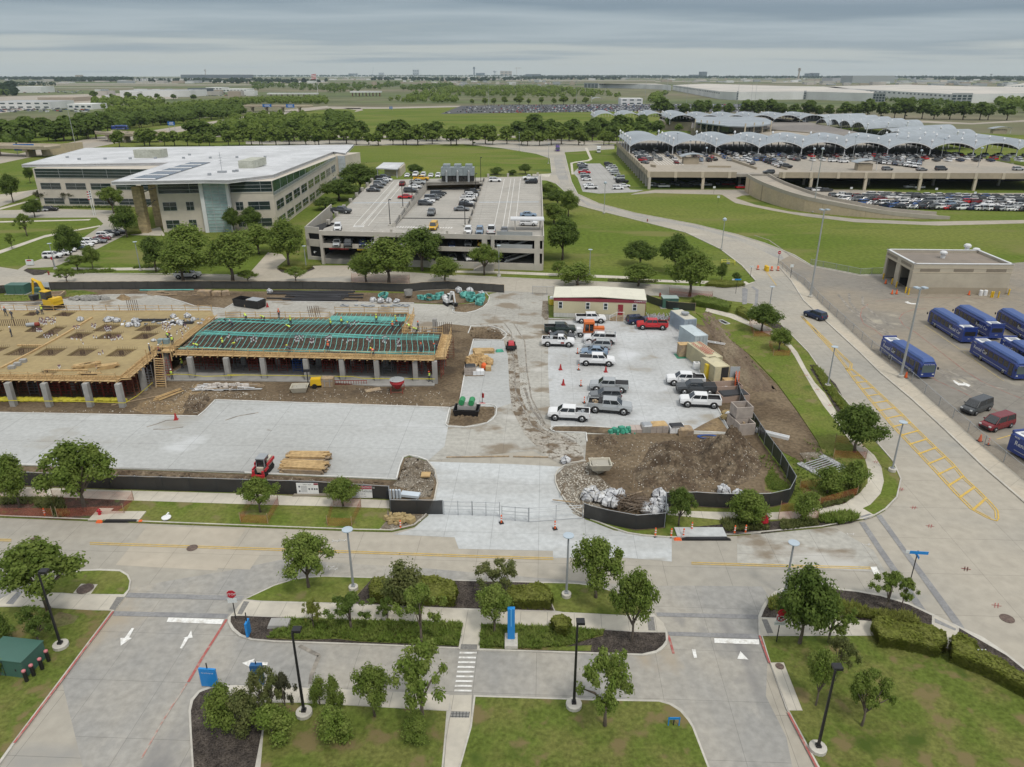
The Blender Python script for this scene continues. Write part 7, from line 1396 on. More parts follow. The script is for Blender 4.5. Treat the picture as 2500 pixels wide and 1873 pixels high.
def seg(k,x0,y0,x1,y1,z):a,b=G(px(k,x0,y0),z),G(px(k,x1,y1),z);return(a+b)/2,math.atan2((b-a).y,(b-a).x)
def near_car(kind,c,k,x0,y0,x1,y1,label,z=.05,sc=1.,extra=(),name='parked_car',grp=None):
 q,rz=seg(k,x0,y0,x1,y1,z);o=empty(name,q.to_tuple(),rz,label,{'pickup':'pickup truck','singlecab':'pickup truck','sedan':'car','suv':'car','van':'van'}[kind],grp);o.scale=(sc,)*3;b,gl_,li,lt,bed,wr,wx,W_=VP[kind]
 if kind not in VMESH:VMESH[kind]=[b.mesh('body',PAINT['white']),gl_.mesh('window',M_cg),li.mesh('headlight',M_head),lt.mesh('taillight',M_tail),bed.mesh('trim',M_bed),wheel_mesh(wr)]
 m=VMESH[kind];paintslot(child(o,'body',m[0]),c)
 for nm,me in zip(('window','headlight','taillight','trim'),m[1:5]):child(o,nm,me)
 for sx in(-1,1):
  for sy in(-1,1):child(o,'wheel',m[5],(sx*wx,sy*(W_-.06),wr))
 for nm,mb,mt in extra:mb.build(nm,mt,o)
 return o
FMESH={}
def far_car(kind,c,q,rz,label,grp):
 if kind not in FMESH:
  b,gl_,li,lt,bed,wr,wx,W_=VP[kind];mb=MB()
  for i,s_ in enumerate((b,gl_,bed,lt,li)):
   n=len(mb.v);mb.v+=s_.v;mb.f+=[tuple(n+j for j in f)for f in s_.f];mb.m+=[i]*len(s_.f)
  for sx in(-1,1):
   for sy in(-1,1):mb.tube([(sx*wx,sy*(W_-.2),wr),(sx*wx,sy*(W_+.03),wr)],wr,10,2)
  FMESH[kind]=mb.mesh('parked_car',[PAINT['white'],M_cg,M_tyre,M_tail,M_head])
 o=bpy.data.objects.new('parked_car',FMESH[kind]);col.objects.link(o);o.location=q;o.rotation_euler.z=rz;paintslot(o,c);return tag(o,label,{'pickup':'pickup truck','singlecab':'pickup truck','van':'van'}.get(kind,'car'),grp)
rack=MB();[rack.bar((x_,s_*.85,1.25),(x_,s_*.85,2.1),.07)for x_ in(-2.7,-.9)for s_ in(-1,1)];[rack.bar((-2.8,s_*.85,2.1),(1.2,s_*.85,2.1),.07)for s_ in(-1,1)];[rack.bar((x_,-.85,2.1),(x_,.85,2.1),.07)for x_ in(-2.7,-1.8,-.9,.6)];rack.box((-2.7,.3,2.2),(.3,.6,.25))
rrk=MB();[rrk.bar((-1.8,s_*.55,1.8),(.1,s_*.55,1.8),.05)for s_ in(-1,1)];[rrk.bar((x_,-.55,1.8),(x_,.55,1.8),.05)for x_ in(-1.4,-.4)]
tn=B((-1.95,0,1.43,1.95,1.72,.08));tb2=B((-1.25,0,1.42,.5,1.7,.4));logo=B((.75,-1.012,.85,.6,.02,.3),(.75,1.012,.85,.6,.02,.3));bedload=rubble(16,.7,.6,.2,.6,.3);bedload.v=[(a-2,b,c+.9)for a,b,c in bedload.v]
NC='cars on the new lot'
near_car('pickup','white','K',1190,466,1476,466,'white crew cab pickup parked right in front of the trailer steps')
near_car('pickup','dark green','K',915,562,1200,562,'very dark green pickup facing the orange tractor');near_car('sedan','dark grey','K',960,618,1200,618,'dark grey sedan mostly hidden behind the white work pickup')
near_car('singlecab','white','K',888,672,1197,680,'white single cab work pickup with red door logo',extra=[('door_logo',logo,M_red),('bed_load',bedload,W_grey),('tool_box',tb2,W_steel)])
near_car('pickup','white','K',1570,660,1262,645,'white pickup with a silver ladder rack',extra=[('ladder_rack',rack,W_steel)]);near_car('suv','silver','K',1520,708,1270,700,'silver wagon with roof rack below the rack pickup',extra=[('roof_rack',rrk,W_steel)])
near_car('sedan','pale blue','K',1500,762,1232,752,'pale blue sedan above the white pickup with black arches');near_car('pickup','white','K',1240,842,1545,852,'white pickup with black fender flares and black bed cover',extra=[('bed_cover',tn,M_bed)])
near_car('suv','navy','K',1645,485,1880,470,'navy blue suv parked by the trailer end');near_car('pickup','red','K',2030,528,1740,522,'bright red crew cab pickup beside the navy suv')
near_car('pickup','silver','K',1675,1090,1318,1072,'silver pickup with folding black tonneau in mid lot',extra=[('bed_cover',tn,M_bed)]);near_car('suv','grey','K',1600,1165,1325,1160,'grey car with red tail between two silver pickups')
near_car('pickup','silver','K',1310,1255,1700,1285,'large lifted silver pickup with loaded bed',sc=1.08,extra=[('bed_load',bedload,M_wood2),('tool_box',tb2,M_bed)]);near_car('pickup','white','K',1325,1345,948,1325,'nearest white crew cab pickup with tools in its bed',extra=[('bed_load',bedload,W_grey)])
near_car('pickup','white','N',1545,275,1165,262,'white pickup with its driver door open by the containers',extra=[('open_door',B((.55,1.35,1.0,.08,.9,.75,.5)),PAINT['white']),('door_logo',B((-.1,1.012,.85,.4,.02,.4),(-.1,-1.012,.85,.4,.02,.4)),W_grey),('tool_box',tb2,M_bed)])
near_car('pickup','dark grey','N',1600,345,1285,338,'dark grey pickup with black bed cover between two white ones',extra=[('bed_cover',tn,M_bed)]);near_car('pickup','white','N',1655,458,1300,440,'white pickup at the lot edge beside the covered crate')
near_car('pickup','white','I',1570,72,1820,66,'white pickup driving on the street behind the north fence');near_car('suv','navy','L',1690,925,1535,870,'dark navy suv driving up the right hand road',.03)
near_car('van','dark grey','O',1925,295,1745,358,'dark grey minivan parked behind the chain link fence');near_car('van','dark red','O',2095,425,1890,482,'dark red suv parked next to the grey minivan')
near_car('suv','white','E',1112,868,1100,915,'white suv with black roof at the garage front left',ZR);near_car('pickup','dark grey','E',1040,722,1245,732,'dark pickup with silver sills on the garage roof',ZR);near_car('van','yellow','F',250,862,222,905,'yellow school van at the front of the garage roof',ZR);near_car('suv','white','F',1075,845,1262,850,'white suv under the small stair roof',ZR)
def bus(k,x0,y0,x1,y1,label,c='bus blue',L=12.2,num='4453',z=.06):
 q,rz=seg(k,x0,y0,x1,y1,z);o=empty('shuttle_bus',q.to_tuple(),rz,label,'bus','blue shuttle buses'if L>12 else None);W_=1.27;H=2.85;h2=L/2
 mb=MB();rg_=lambda x,zb,zt,f=1.:[(x,-W_*f,zb),(x,-W_*f,zt-.25),(x,-W_*f+.2,zt),(x,W_*f-.2,zt),(x,W_*f,zt-.25),(x,W_*f,zb)]
 mb.loft([rg_(-h2,.4,H-.1),rg_(-h2+.15,.35,H),rg_(h2-.5,.35,H),rg_(h2-.08,.38,H-.25,.97),rg_(h2,.4,1.1,.93)]);bd=mb.build('body',PAINT[c],o)
 mb=MB();rr3=lambda x,zt,w=1.:[(x,-1.12*w,H-.05),(x,-1.12*w,zt-.25),(x,-.85*w,zt),(x,.85*w,zt),(x,1.12*w,zt-.25),(x,1.12*w,H-.05)];mb.loft([rr3(-h2+2.3,H+.1,.95),rr3(-h2+2.8,H+.5),rr3(h2-.9,H+.5),rr3(h2-.2,H+.05,.9)]);mb.build('roof_fairing',PAINT[c]if c!='bus blue'else P('bus_roof_blue',(.045,.09,.26),rough=.4),o)
 mb=MB();mb.box((-h2+1.2,0,H+.03),(1.9,2.1,.08));mb.build('rear_hatch',M_pw,o);mb=MB();mb.box((-h2+1.2,0,H+.09),(1.1,1.2,.06));mb.build('hatch_grille',W_grey,o);mb=MB();mb.box((-h2+.12,0,H+.12),(.25,2.4,.35));mb.build('rear_spoiler',PAINT[c],o)
 for s_ in(-1,1):
  for i in range(5):mb=MB();mb.box((h2-2.6-i*1.35,s_*(W_+.005),1.95),(1.15,.04,.95));mb.build('window',M_cg,o)
  mb=MB();mb.box((h2-1.2,s_*(W_+.005),1.5),(.95,.05,2.0));mb.build('door',M_cg,o);mb=MB();mb.box((-.5,s_*(W_+.01),.82),(L-3,.03,.05));mb.build('side_stripe',MATS['paint_pale'],o)
  mb=MB();M4=Matrix.Translation((-h2+2.7,s_*(W_+.03),1.75))@Matrix.Rotation(R(90),4,'X')if s_<0 else Matrix.Translation((-h2+2.7,W_+.03,1.75))@Matrix.Rotation(R(180),4,'Z')@Matrix.Rotation(R(90),4,'X')
  if L>12:mb.text('Rental Car',M4,.85);M5=Matrix.Translation((-h2+1.0,s_*(W_+.03),2.5))@(Matrix.Rotation(R(90),4,'X')if s_<0 else Matrix.Rotation(R(180),4,'Z')@Matrix.Rotation(R(90),4,'X'));mb.text(num,M5,.4);mb.build('lettering',M_pw,o)
  for x_ in(h2-2.9,-h2+3.2):child(o,'wheel',BW,(x_,s_*(W_-.12),.5))
 mb=MB();mb.hexa([(h2-.06,-1.05,1.15),(h2+.02,-1.05,1.15),(h2+.02,1.05,1.15),(h2-.06,1.05,1.15),(h2-.14,-1.08,2.35),(h2-.06,-1.08,2.35),(h2-.06,1.08,2.35),(h2-.14,1.08,2.35)]);mb.build('windscreen',glass('screen_glass',(.07,.10,.10)),o)
 mb=MB();mb.text('Rental Car Center',Matrix.Translation((h2-.02,0,2.5))@Matrix.Rotation(R(90),4,'Z')@Matrix.Rotation(R(90),4,'X'),.24);mb.text(num,Matrix.Translation((-h2-.03,0,1.0))@Matrix.Rotation(R(-90),4,'Z')@Matrix.Rotation(R(90),4,'X'),.25)if L>12 else 0;mb.build('lettering',M_pw,o)
 for s_ in(-1,1):mb=MB();mb.box((h2-.0,s_*.9,.85),(.06,.3,.18));mb.build('headlight',M_head,o);mb=MB();mb.box((h2+.15,s_*1.4,1.9),(.2,.16,.4));mb.build('mirror',W_blk,o)
 mb=MB();mb.box((-h2+.01,0,1.9),(.05,1.9,.8));mb.build('rear_panel',W_blk,o)
BW=wheel_mesh(.5)
bus('M',690,1255,1065,1505,'blue shuttle bus alone beside the fence, nearest the road',num='4428');bus('M',1500,1160,1150,945,'blue bus facing away, front left of the upper pair',num='4453');bus('M',1770,1120,1410,915,'blue bus behind and right of the front left one',num='4424');bus('M',2190,1160,1840,950,'blue bus cut by the right photo edge, upper row',num='4431');bus('M',1620,1280,2000,1510,'blue bus facing the camera in the lower row',num='4453');bus('M',1900,1260,2280,1500,'blue bus behind the camera-facing one, cut by the photo edge',num='4437');bus('O',2300,725,2620,905,'blue bus just entering the lower right edge',num='4440')
bus('F',1450,92,1456,134,'purple shuttle bus coming down the far road','purple',11.0);bus('G',660,190,840,190,'long blue bus parked by the tan podium wall','bus blue',11.5,z=3);bus('A',778,462,848,462,'blue bus on the flyover by the left tree belt','bus blue',11.8,z=6)
q,rz=seg('F',1852,112,1860,152,.03);o=empty('box_truck',q.to_tuple(),rz,'white box truck parked beyond the small lot','truck');B((-1,0,2.2,5,2.4,2.8)).build('cargo_box',M_pw,o);B((2.5,0,1.5,1.8,2.2,2.0,0,0,.9)).build('cab',PAINT['white'],o);B((3.3,0,1.9,.2,1.9,.8)).build('window',M_cg,o)
for sx in(-2,2.4):
 for sy in(-1,1):child(o,'wheel',BW,(sx,sy,.5))
q=g('K',1330,590,.05);o=empty('tractor',q.to_tuple(),0,'orange cab tractor with round broom head among the pickups','tractor');O1=P('machine_orange',(.62,.15,.03),rough=.45)
B((-.2,0,1.0,3.6,1.1,.5),(1.6,0,1.35,1.9,1.2,.9)).build('chassis',O1,o);B((-.3,0,1.9,1.7,1.6,1.3)).build('cab_glass',M_cg,o);B((-.3,0,2.75,1.9,1.8,.4),*[(-.3+sx*.85,sy*.8,2.0,.15,.15,1.6)for sx in(-1,1)for sy in(-1,1)],(-.3,-.82,1.9,.12,.05,1.4)).build('cab_frame',O1,o);B((-2.0,0,1.2,1.1,1.3,.7)).build('tank',M_pw,o);B((1.3,.3,2.3,.12,.12,1.1)).build('exhaust',W_blk,o)
mb=MB();mb.tube([(2.6,-1.2,.45),(2.6,1.2,.45)],.45,12);mb.build('broom',W_grey,o)
for sx in(-1.9,1.6):
 for sy in(-.9,.9):child(o,'wheel',BW,(sx,sy,.45))
q=g('Q',352,560,.05);o=empty('skid_steer',q.to_tuple(),R(-96),'red and white tracked skid steer loader on the front pad','skid steer')
for s_ in(-1,1):
 mb=MB();mb.loft([[(x,s_*.55+yy,z)for x,z in((-1.4,.25),(-1.1,0),(1.0,0),(1.4,.3),(1.1,.75),(-1.1,.75))]for yy in((-.2,.2))]);mb.build('track',M_tyre,o);B((-.4,s_*.8,1.35,2.0,.14,.35),(.9,s_*.8,.95,.9,.14,.3,0)).build('lift_arm',P('loader_red',(.45,.03,.04),rough=.4),o)
B((-.7,0,1.1,1.3,1.3,1.1),(0,0,.8,2.2,.8,.6)).build('body',P('loader_cream',(.50,.46,.38)),o);B((.15,0,1.55,1.2,.95,1.1)).build('cab_glass',M_cg,o);B((.1,0,2.15,1.4,1.1,.15),*[(.1+sx*.6,sy*.48,1.6,.1,.1,1.1)for sx in(-1,1)for sy in(-1,1)]).build('cab_frame',W_grey,o);B((1.6,-.6,.5,.25,.25,1.0),(1.6,.6,.5,.25,.25,1.0),(1.7,0,.3,.2,1.6,.4)).build('coupler',MATS['loader_red'],o);B((2.1,.4,.05,1.2,.12,.08),(2.1,-.4,.05,1.2,.12,.08)).build('fork',W_blk,o)
def digger(q,rz,mt,label,s_=1.):
 o=empty('excavator',q.to_tuple(),rz,label,'excavator');o.scale=(s_,)*3
 for sy in(-1,1):B((0,sy*.75,.35,2.6,.45,.7,0,0,.85)).build('track',M_tyre,o)
 B((-.3,0,1.1,2.0,1.7,.8),(-1.0,0,1.5,.8,1.5,.5)).build('body',mt,o);B((.3,.35,1.95,1.1,.9,1.3)).build('cab',M_cg,o);B((.3,.35,2.65,1.2,1.0,.1)).build('cab_roof',mt,o)
 mb=MB();mb.tube([(.9,-.2,1.2),(2.0,-.2,3.6),(3.4,-.2,3.9)],[.25,.28,.2],4);mb.build('boom',mt,o);mb=MB();mb.tube([(3.3,-.2,4.0),(4.1,-.2,1.6)],[.2,.14],4);mb.build('stick',mt,o);B((4.1,-.2,1.1,.7,.8,.8,0,0,1.3)).build('bucket',W_blk,o)
digger(g('I',480,345,.05),R(155),M_yelm,'yellow excavator with raised boom behind the plywood deck',1.45);digger(g('J',2010,310,.05),R(-60),M_pw,'white mini excavator on a dark trailer beside the coils',.9)
q,rz=seg('K',618,690,622,730,.05);o=empty('utility_trailer',q.to_tuple(),rz,'small black trailer with a red load parked on the muddy drive','trailer');openbox(2.4,1.5,.6,.08,.4).build('bed',M_bed,o);B((-.1,0,1.15,1.9,1.1,.35,0,0,.8)).build('load',P('loader_red',(.45,.03,.04)),o);B((1.8,0,.5,1.3,.1,.1)).build('drawbar',W_blk,o)
for s_ in(-1,1):child(o,'wheel',wheel_mesh(.34),(0,s_*.85,.34))
#rows of parked cars
rc=random.Random(21);NCAR=[27];extra_mb=MB()
COL=['white']*7+['silver']*4+['grey']*4+['dark grey']*4+['black']*3+['navy','dark red','red','blue','pale blue']
def put(k,x,y,z,rz,place,grp,c=None,kind=None):
 c=c or rc.choice(COL);kind=kind or rc.choice(['suv','suv','sedan','sedan','pickup','van']if z>-1 else['suv']);q=G(px(k,x,y),z)if not isinstance(k,Vector)else k
 NCAR[0]+=1
 if NCAR[0]>300:FM.append((kind,c,q,rz));return
 far_car(kind,c,q,rz,f'{c} {dict(suv="suv",sedan="sedan",pickup="pickup",van="van",singlecab="pickup")[kind]}, {place}',grp)
FM=[]
def row(k,x0,y0,x1,y1,n,z,ang,place,grp,side='from the left',skip=.0,jit=.3,**kw):
 a,b=G(px(k,x0,y0),z),G(px(k,x1,y1),z)
 for i in range(n):
  if rc.random()<skip:continue
  q=a.lerp(b,i/max(1,n-1))+Vector((rc.uniform(-jit,jit),rc.uniform(-jit,jit)*.4,0));put(q,0,0,z,R(ang+(180 if rc.random()<.4 else 0))+rc.uniform(-.04,.04),f'{nth(i)} {side} in {place}',grp,**kw)
def zr_(x,y,k):
 z=ZR
 for _ in range(6):
  q=G(px(k,x,y),z);t=(q.y-A0.y)/(B0.y-A0.y);z=max(4.75,min(ZR,zramp(t)))
 return z
gr='cars parked on the white garage roof';ci_=[-1]
def cn():ci_[0]+=1;return nth(ci_[0])
for k,x,y,ang,c,kd in(('E',1455,515,0,'dark grey','sedan'),('E',1490,482,0,'dark grey','sedan'),('E',1520,455,0,'grey','suv'),('E',1545,432,0,'grey','suv'),('E',1580,412,0,'white','sedan'),('E',1550,398,0,'black','pickup'),('E',1765,582,180,'red','sedan'),('E',1820,522,0,'dark grey','suv'),('E',1865,482,0,'white','sedan'),('E',1890,448,0,'silver','pickup'),('E',1925,408,0,'yellow','pickup'),('E',1740,455,90,'dark red','suv'),('E',1788,372,-90,'white','sedan'),('E',1870,368,-90,'white','pickup'),('E',1945,370,-90,'white','suv'),('E',2020,372,-90,'white','sedan'),('E',2090,376,-90,'white','suv'),('F',575,925,-90,'white','suv'),('F',688,925,-90,'pale blue','suv'),('F',803,920,90,'white','pickup'),('F',930,920,-90,'grey','sedan'),('F',1165,760,0,'pale blue','sedan'),('F',840,418,0,'white','suv'),('F',1185,402,180,'white','singlecab'),('F',1195,435,180,'black','suv')):
 put(k,x,y,ZR,R(ang),f'on the {"left" if k=="E" else "right"} part of the open garage roof, {"front row" if y > 900 else "far end" if y < 430 else "side stalls"} at {abs(int(x/4))} steps along',gr,c,kd)if 0 else put(k,x,y,ZR,R(ang),cn()+' counted round the garage roof, '+('front row'if y>900 else 'far end'if y<430 else 'side stalls')+', '+('left'if k=='E'else 'right')+' part',gr,c,kd)
for i,(k,x,y,c)in enumerate((('E',1965,650,'dark grey'),('E',1992,622,'white'),('E',2030,600,'grey'),('E',2060,578,'dark grey'),('E',2085,560,'dark grey'),('E',2110,542,'black'),('F',512,704,'grey'),('F',556,664,'black'),('F',568,640,'white'),('F',580,612,'white'),('F',596,588,'white'),('F',606,566,'white'),('F',618,540,'dark grey'))):put(k,x,y,zr_(x,y,k),R(0),f'{nth(i)} on the sunken middle ramp of the garage',gr,c,'pickup'if i==9 else None)
put('F',215,745,zr_(215,745,'F'),R(-90),'driving up the sunken garage ramp',gr,'grey','pickup')
for i,(k,x,y,z,c)in enumerate((('F',578,1048,4.7,'silver'),('F',708,1048,4.7,'yellow'),('F',822,1048,4.7,'white'),('F',938,1052,4.7,'white'),('F',415,1062,4.7,'navy'),('E',1100,1048,4.7,'silver'),('E',1212,1052,4.7,'dark grey'),('E',1355,1050,4.7,'navy'),('E',1475,1042,4.7,'white'),('E',1745,1045,4.7,'white'),('F',420,1190,1.25,'silver'),('F',575,1190,1.25,'white'),('F',955,1198,1.25,'grey'),('F',850,1200,1.25,'black'),('E',900,1112,1.25,'white'))):put(k,x,y,z,R(-90)+.02*i,f'{nth(i)} inside the lower storeys of the garage','cars inside the garage',c,['suv','pickup','suv','pickup','sedan'][i%5])
for i,(x,y,c,kd)in enumerate(((480,1068,'white','suv'),(560,1045,'white','sedan'),(610,1012,'white','sedan'),(700,992,'navy','sedan'),(765,968,'white','sedan'),(808,942,'white','suv'),(885,935,'grey','sedan'),(925,908,'dark red','sedan'),(950,885,'white','suv'),(1015,868,'black','suv'),(1070,850,'black','sedan'),(300,655,'grey','sedan'),(380,648,'silver','sedan'),(460,645,'black','suv'))):put('D',x,y,.05,R(8),f'{nth(i)} car up the office drive','cars on the office drive',c,kd)
row('F',1690,255,1735,405,9,.05,2,'the left column of the small lot','cars in the small lot',side='from the back',jit=.1);put('F',1755,462,.05,R(180),'near the front left of the small lot','cars in the small lot','white','sedan');put('F',1780,490,.05,R(180),'nearest left corner of the small lot','cars in the small lot','white','pickup')
row('F',1950,255,2020,352,6,.05,2,'the right column of the small lot','cars in the small lot',side='from the back',jit=.1);row('F',2055,395,2110,470,3,.05,2,'the front right of the small lot','cars in the small lot',side='from the back',jit=.1);put('F',2045,492,.05,0,'nearest right corner of the small lot','cars in the small lot','white','suv')
DK='cars on the rental deck'
row('G',395,450,500,560,7,6.3,-60,'the left parapet column of the deck',DK,side='from the back');row('G',465,455,545,530,5,6.3,-60,'the second column of the deck',DK,side='from the back');put('G',808,560,6.3,R(90),'alone between the booth and the traffic cans',DK,'dark red','sedan')
ci_[0]=-1
for x,y in((835,455),(893,455),(1050,540),(1125,540),(605,440)):put('G',x,y,6.3,R(90),f'in the second canopy bay area {x-600} along',DK)if 0 else put('G',x,y,6.3,R(90),cn()+' of the few by the arched deck booth',DK)
row('G',1215,440,1400,490,7,6.3,60,'the diagonal line behind the low wall',DK);row('G',1480,520,1560,570,4,6.3,60,'the short line left of the yellow barrier',DK);row('G',1540,480,1860,585,12,6.3,60,'the packed deck group, back row',DK);row('G',1590,510,1830,600,9,6.3,60,'the packed deck group, front row',DK);row('G',1760,470,1980,530,8,6.3,60,'the line under the fifth canopy',DK)
put('G',1880,605,6.3,R(0),'beside the ramp head on the deck',DK,'dark grey','pickup');put('G',1715,660,6.3,R(180),'at the top of the ramp',DK,'dark grey','suv')
row('H',560,505,1130,600,12,6.3,65,'the mixed deck group, third row',DK);row('H',640,490,1180,575,12,6.3,65,'the mixed deck group, second row',DK);row('H',690,470,1190,560,10,6.3,65,'the mixed deck group, first row',DK);row('H',780,560,1160,600,8,6.3,65,'the mixed deck group, front row',DK)
for i,(x,y,kd,c)in enumerate(((868,628,'suv','grey'),(1205,632,'sedan','grey'),(1395,628,'van','dark grey'),(2150,628,'suv','silver'),(335,545,'suv','white'),(440,553,'suv','white'),(1548,482,'suv','white'),(1130,510,'suv','black'),(110,470,'suv','black'))):put('H',x,y,6.3,R(5),f'{nth(i)} of the lone cars near the deck parapet',DK,c,kd)
YD='cars packed in the storage yard'
for j,(x0,y0,x1,y1,n)in enumerate(((860,998,2330,1030,25),(650,962,2330,995,27),(430,925,2330,962,27),(340,888,2330,932,25),(700,875,2330,905,18))):row('H',x0,y0,x1,y1,n,.06,12,['the front row of the storage yard','the second row of the storage yard','the third row of the storage yard','the fourth row of the storage yard','the back row of the storage yard'][j],YD,skip=.05)
for k,x0,y0,x1,y1,n in(('G',590,785,690,795,3),('G',800,770,900,790,5),('G',950,775,1100,780,3),('G',1250,770,1320,775,3),('G',1440,805,1540,830,2),('H',100,830,270,835,3),('H',1100,800,1180,805,2)):row(k,x0,y0,x1,y1,n,.05,5,'the shade below the deck edge near '+{0:'the left corner',1:'the ramp',}[int(x0>1000 or k=='H')],'cars below the deck')
for j in range(4):
 for i in range(34):FM.append((rc.choice(['suv','sedan']),rc.choice(COL),dp(6+i*6.5+rc.uniform(-1,1),52+j*9,6.3),R(90)))
for j in range(9):
 a,b=g('B',800+(130 if j<3 else 40)*j*.6,350-6.2*j,.1),g('B',2330,338-5.4*j,.1);n=75
 for i in range(n):
  if rc.random()<(.55 if i<14 else.1):continue
  FM.append((rc.choice(['suv','sedan']),rc.choice(COL),a.lerp(b,i/n)+Vector((rc.uniform(-.5,.5),0,0)),R(90)))
for j in range(4):
 for i in range(60):FM.append(('sedan',rc.choice(COL),g('C',-60+i*14,262+j*8,.1),R(90)))
for k,x0,x1,y0,y1,n in(('A',0,600,318,345,90),('A',160,560,200,215,60),('A',1250,1680,205,235,90),('B',900,1700,120,160,420),('A',640,720,285,300,12)):
 for i in range(n):FM.append(('suv',rc.choice(COL),g(k,rc.uniform(x0,x1),rc.uniform(y0,y1),.1),R(90)*rc.randrange(2)))
cl=sorted(set(c for _,c,_,_ in FM));fm=MB()
for kd,c,q,rz in FM:
 cj=cl.index(c);cs,sn=math.cos(rz),math.sin(rz);L=KIND[kd][0]
 def bx(x0,x1,w_,z0,z1,m,tp=1.):
  p=[]
  for z,kk in((z0,1.),(z1,tp)):
   for x,y in((x0,-w_),(x1,-w_),(x1,w_),(x0,w_)):xm=(x0+x1)/2;x=xm+(x-xm)*kk;y*=kk;p.append((q.x+x*cs-y*sn,q.y+x*sn+y*cs,q.z+z))
  fm.hexa(p,m)
 bx(-L/2,L/2,.93,.3,1.0,cj);bx(-L*.42,L*.22,.85,1.0,1.5,len(cl),.75);bx(-L*.33,L*.1,.62,1.5,1.56,cj)
fm.build('distant_cars',[PAINT[c]for c in cl]+[M_cg],kind='stuff')
#FENCES, POLES, SIGNS
def meshfence(label,pts,h=1.9,mat=None,post=M_wood2,step=3.,gapm=None):
 o=empty('fence',(0,0,0),0,label,'fence');mb,pb=MB(),MB()
 for a,b in zip(pts,pts[1:]):
  a=Vector((a.x,a.y,0));b=Vector((b.x,b.y,0));L=wlen(a,b);n=max(1,round(L/step));wb_=4
  for i in range(n):
   for j in range(wb_):
    u0,u1=L*(i+j/wb_)/n,L*(i+(j+1)/wb_)/n;f=lambda t:.10*math.sin(t*math.pi);d0,d1=f(j/wb_),f((j+1)/wb_)
    mb.quad(wpt(a,b,u0,d0*.4,.08),wpt(a,b,u1,d1*.4,.08),wpt(a,b,u1,d1,h-.04*math.sin(3.14*(j+1)/wb_)),wpt(a,b,u0,d0,h-.04*math.sin(3.14*j/wb_)))
   q=wpt(a,b,L*i/n,-.06,0);pb.bar(q,q+Vector((0,0,h+.05)),.07)
  pb.bar(a+Vector((0,0,h)),b+Vector((0,0,h)),.05)
 q=Vector((pts[-1].x,pts[-1].y,0));pb.bar(q,q+Vector((0,0,h+.05)),.07)
 mb.build('fence_screen',mat or M_black_net,o);pb.build('fence_post',post,o);return o
meshfence('long black screened fence between the north street and the building site',GS(T('W',-400,750,8,717,100,709,206,708,488,706,740,706.6,862,709,997.5,713,1033,709,1092,706,1150,710,1231,715.4)))
F2=meshfence('black screened fence along the front sidewalk with two banners',GS(T('W',-400,1180,78,1187,271,1195,597,1204.8,770,1210,951,1222,955,1256,1082,1257)),post=W_grey)
meshfence('black screened fence round the soil mound on the right',GS(T('W',1425,1265.6,1480,1281,1552,1294.6,1623,1288.8,1624,1238,1697,1236.6,1767,1241,1876,1240,1923,1229,1939,1197.5,1905,1140,1866,1086.7,1840,1045,1823.7,1020,1806,985,1788,927)),post=W_grey);meshfence('short black fence behind the dark green transformer',GS(T('W',1577,737,1600,746,1631.6,755.6,1696.6,760)),1.7)
meshfence('chain link fence between the bus yard and the walk',GS(T('W',1899,647,1930,676,1962,695,2006,742,2060,792,2125.5,852,2224.5,932,2290.5,991.8,2401,1090,2500,1172,2640,1290)),1.6,M_chain,W_grey,4.);meshfence('far chain link fence behind the bus yard entrance',GS(T('W',1978,648,2040,660,2100,672,2155,669)),1.6,M_chain,W_grey,4.);meshfence('open chain link gate panel beside the trailer',GS(T('K',810,218,940,222,1000,222)),1.9,M_chain,W_grey)
for i,(p,lb)in enumerate((((1970,950,2222,955),'left leaf of the tubular entrance gate'),((2225,955,2470,963),'second leaf of the tubular entrance gate'),((2490,995,2728,1015),'third leaf of the tubular entrance gate'))):
 a,b=g('Q',*p[:2]),g('Q',*p[2:]);L=wlen(a,b);mb=MB()
 for z in(.2,.8,1.2,1.75):mb.bar(wpt(a,b,0,0,z),wpt(a,b,L,0,z),.06)
 for u in(0,L/2,L):mb.bar(wpt(a,b,u,0,.05),wpt(a,b,u,0,1.85),.07)
 tag(mb.build('gate',W_grey),lb,'gate')
a,b=g('N',40,1435),g('N',490,1402);L=wlen(a,b);mb=MB();[mb.bar(wpt(a,b,L*u0,0,z0),wpt(a,b,L*u1,0,z1),.06)for u0,z0,u1,z1 in((0,.1,0,1.9),(0,1.85,.5,1.85),(0,1.3,.5,1.3),(0,.15,.5,.15),(.5,0,.5,2),(.5,.15,1,.15),(.5,1.85,1,1.7),(.5,1.3,1,1.5),(1,0,1,1.9))];tag(mb.build('gate',W_grey),'right leaf of the tubular entrance gate hinged at the black fence','gate')
def banner(k,x0,x1,y,z0,z1,label,parts):
 a,b=g(k,x0,y),g(k,x1,y+(x1-x0)*.012);o=empty('banner',(0,0,0),0,label,'sign');L=wlen(a,b);mb=MB();wbox(mb,a,b,0,L,z0,z1,.12,.15);mb.build('panel',M_pw,o);parts(o,a,b,L)
def bn1(o,a,b,L):
 mb=MB();wbox(mb,a,b,L*.8,L,1.6,1.82,.155,.17);mb.build('red_corner',M_mar,o);mb=MB();wtext(mb,a,b,L*.5,1.62,'SAFETY FIRST',.16,0,.17)
 for i,u in enumerate((.1,.1,.55,.68,.8,.9)):wbox(mb,a,b,L*u,L*u+.16,(1.25,.65)[i%2]if i<2 else.95,((1.25,.65)[i%2]if i<2 else.95)+.2,.155,.17)
 for i in range(6):wbox(mb,a,b,L*.2,L*.48,1.35-.14*i,1.38-.14*i,.155,.16)
 mb.build('print',P('print_dark',(.05,.06,.08)),o)
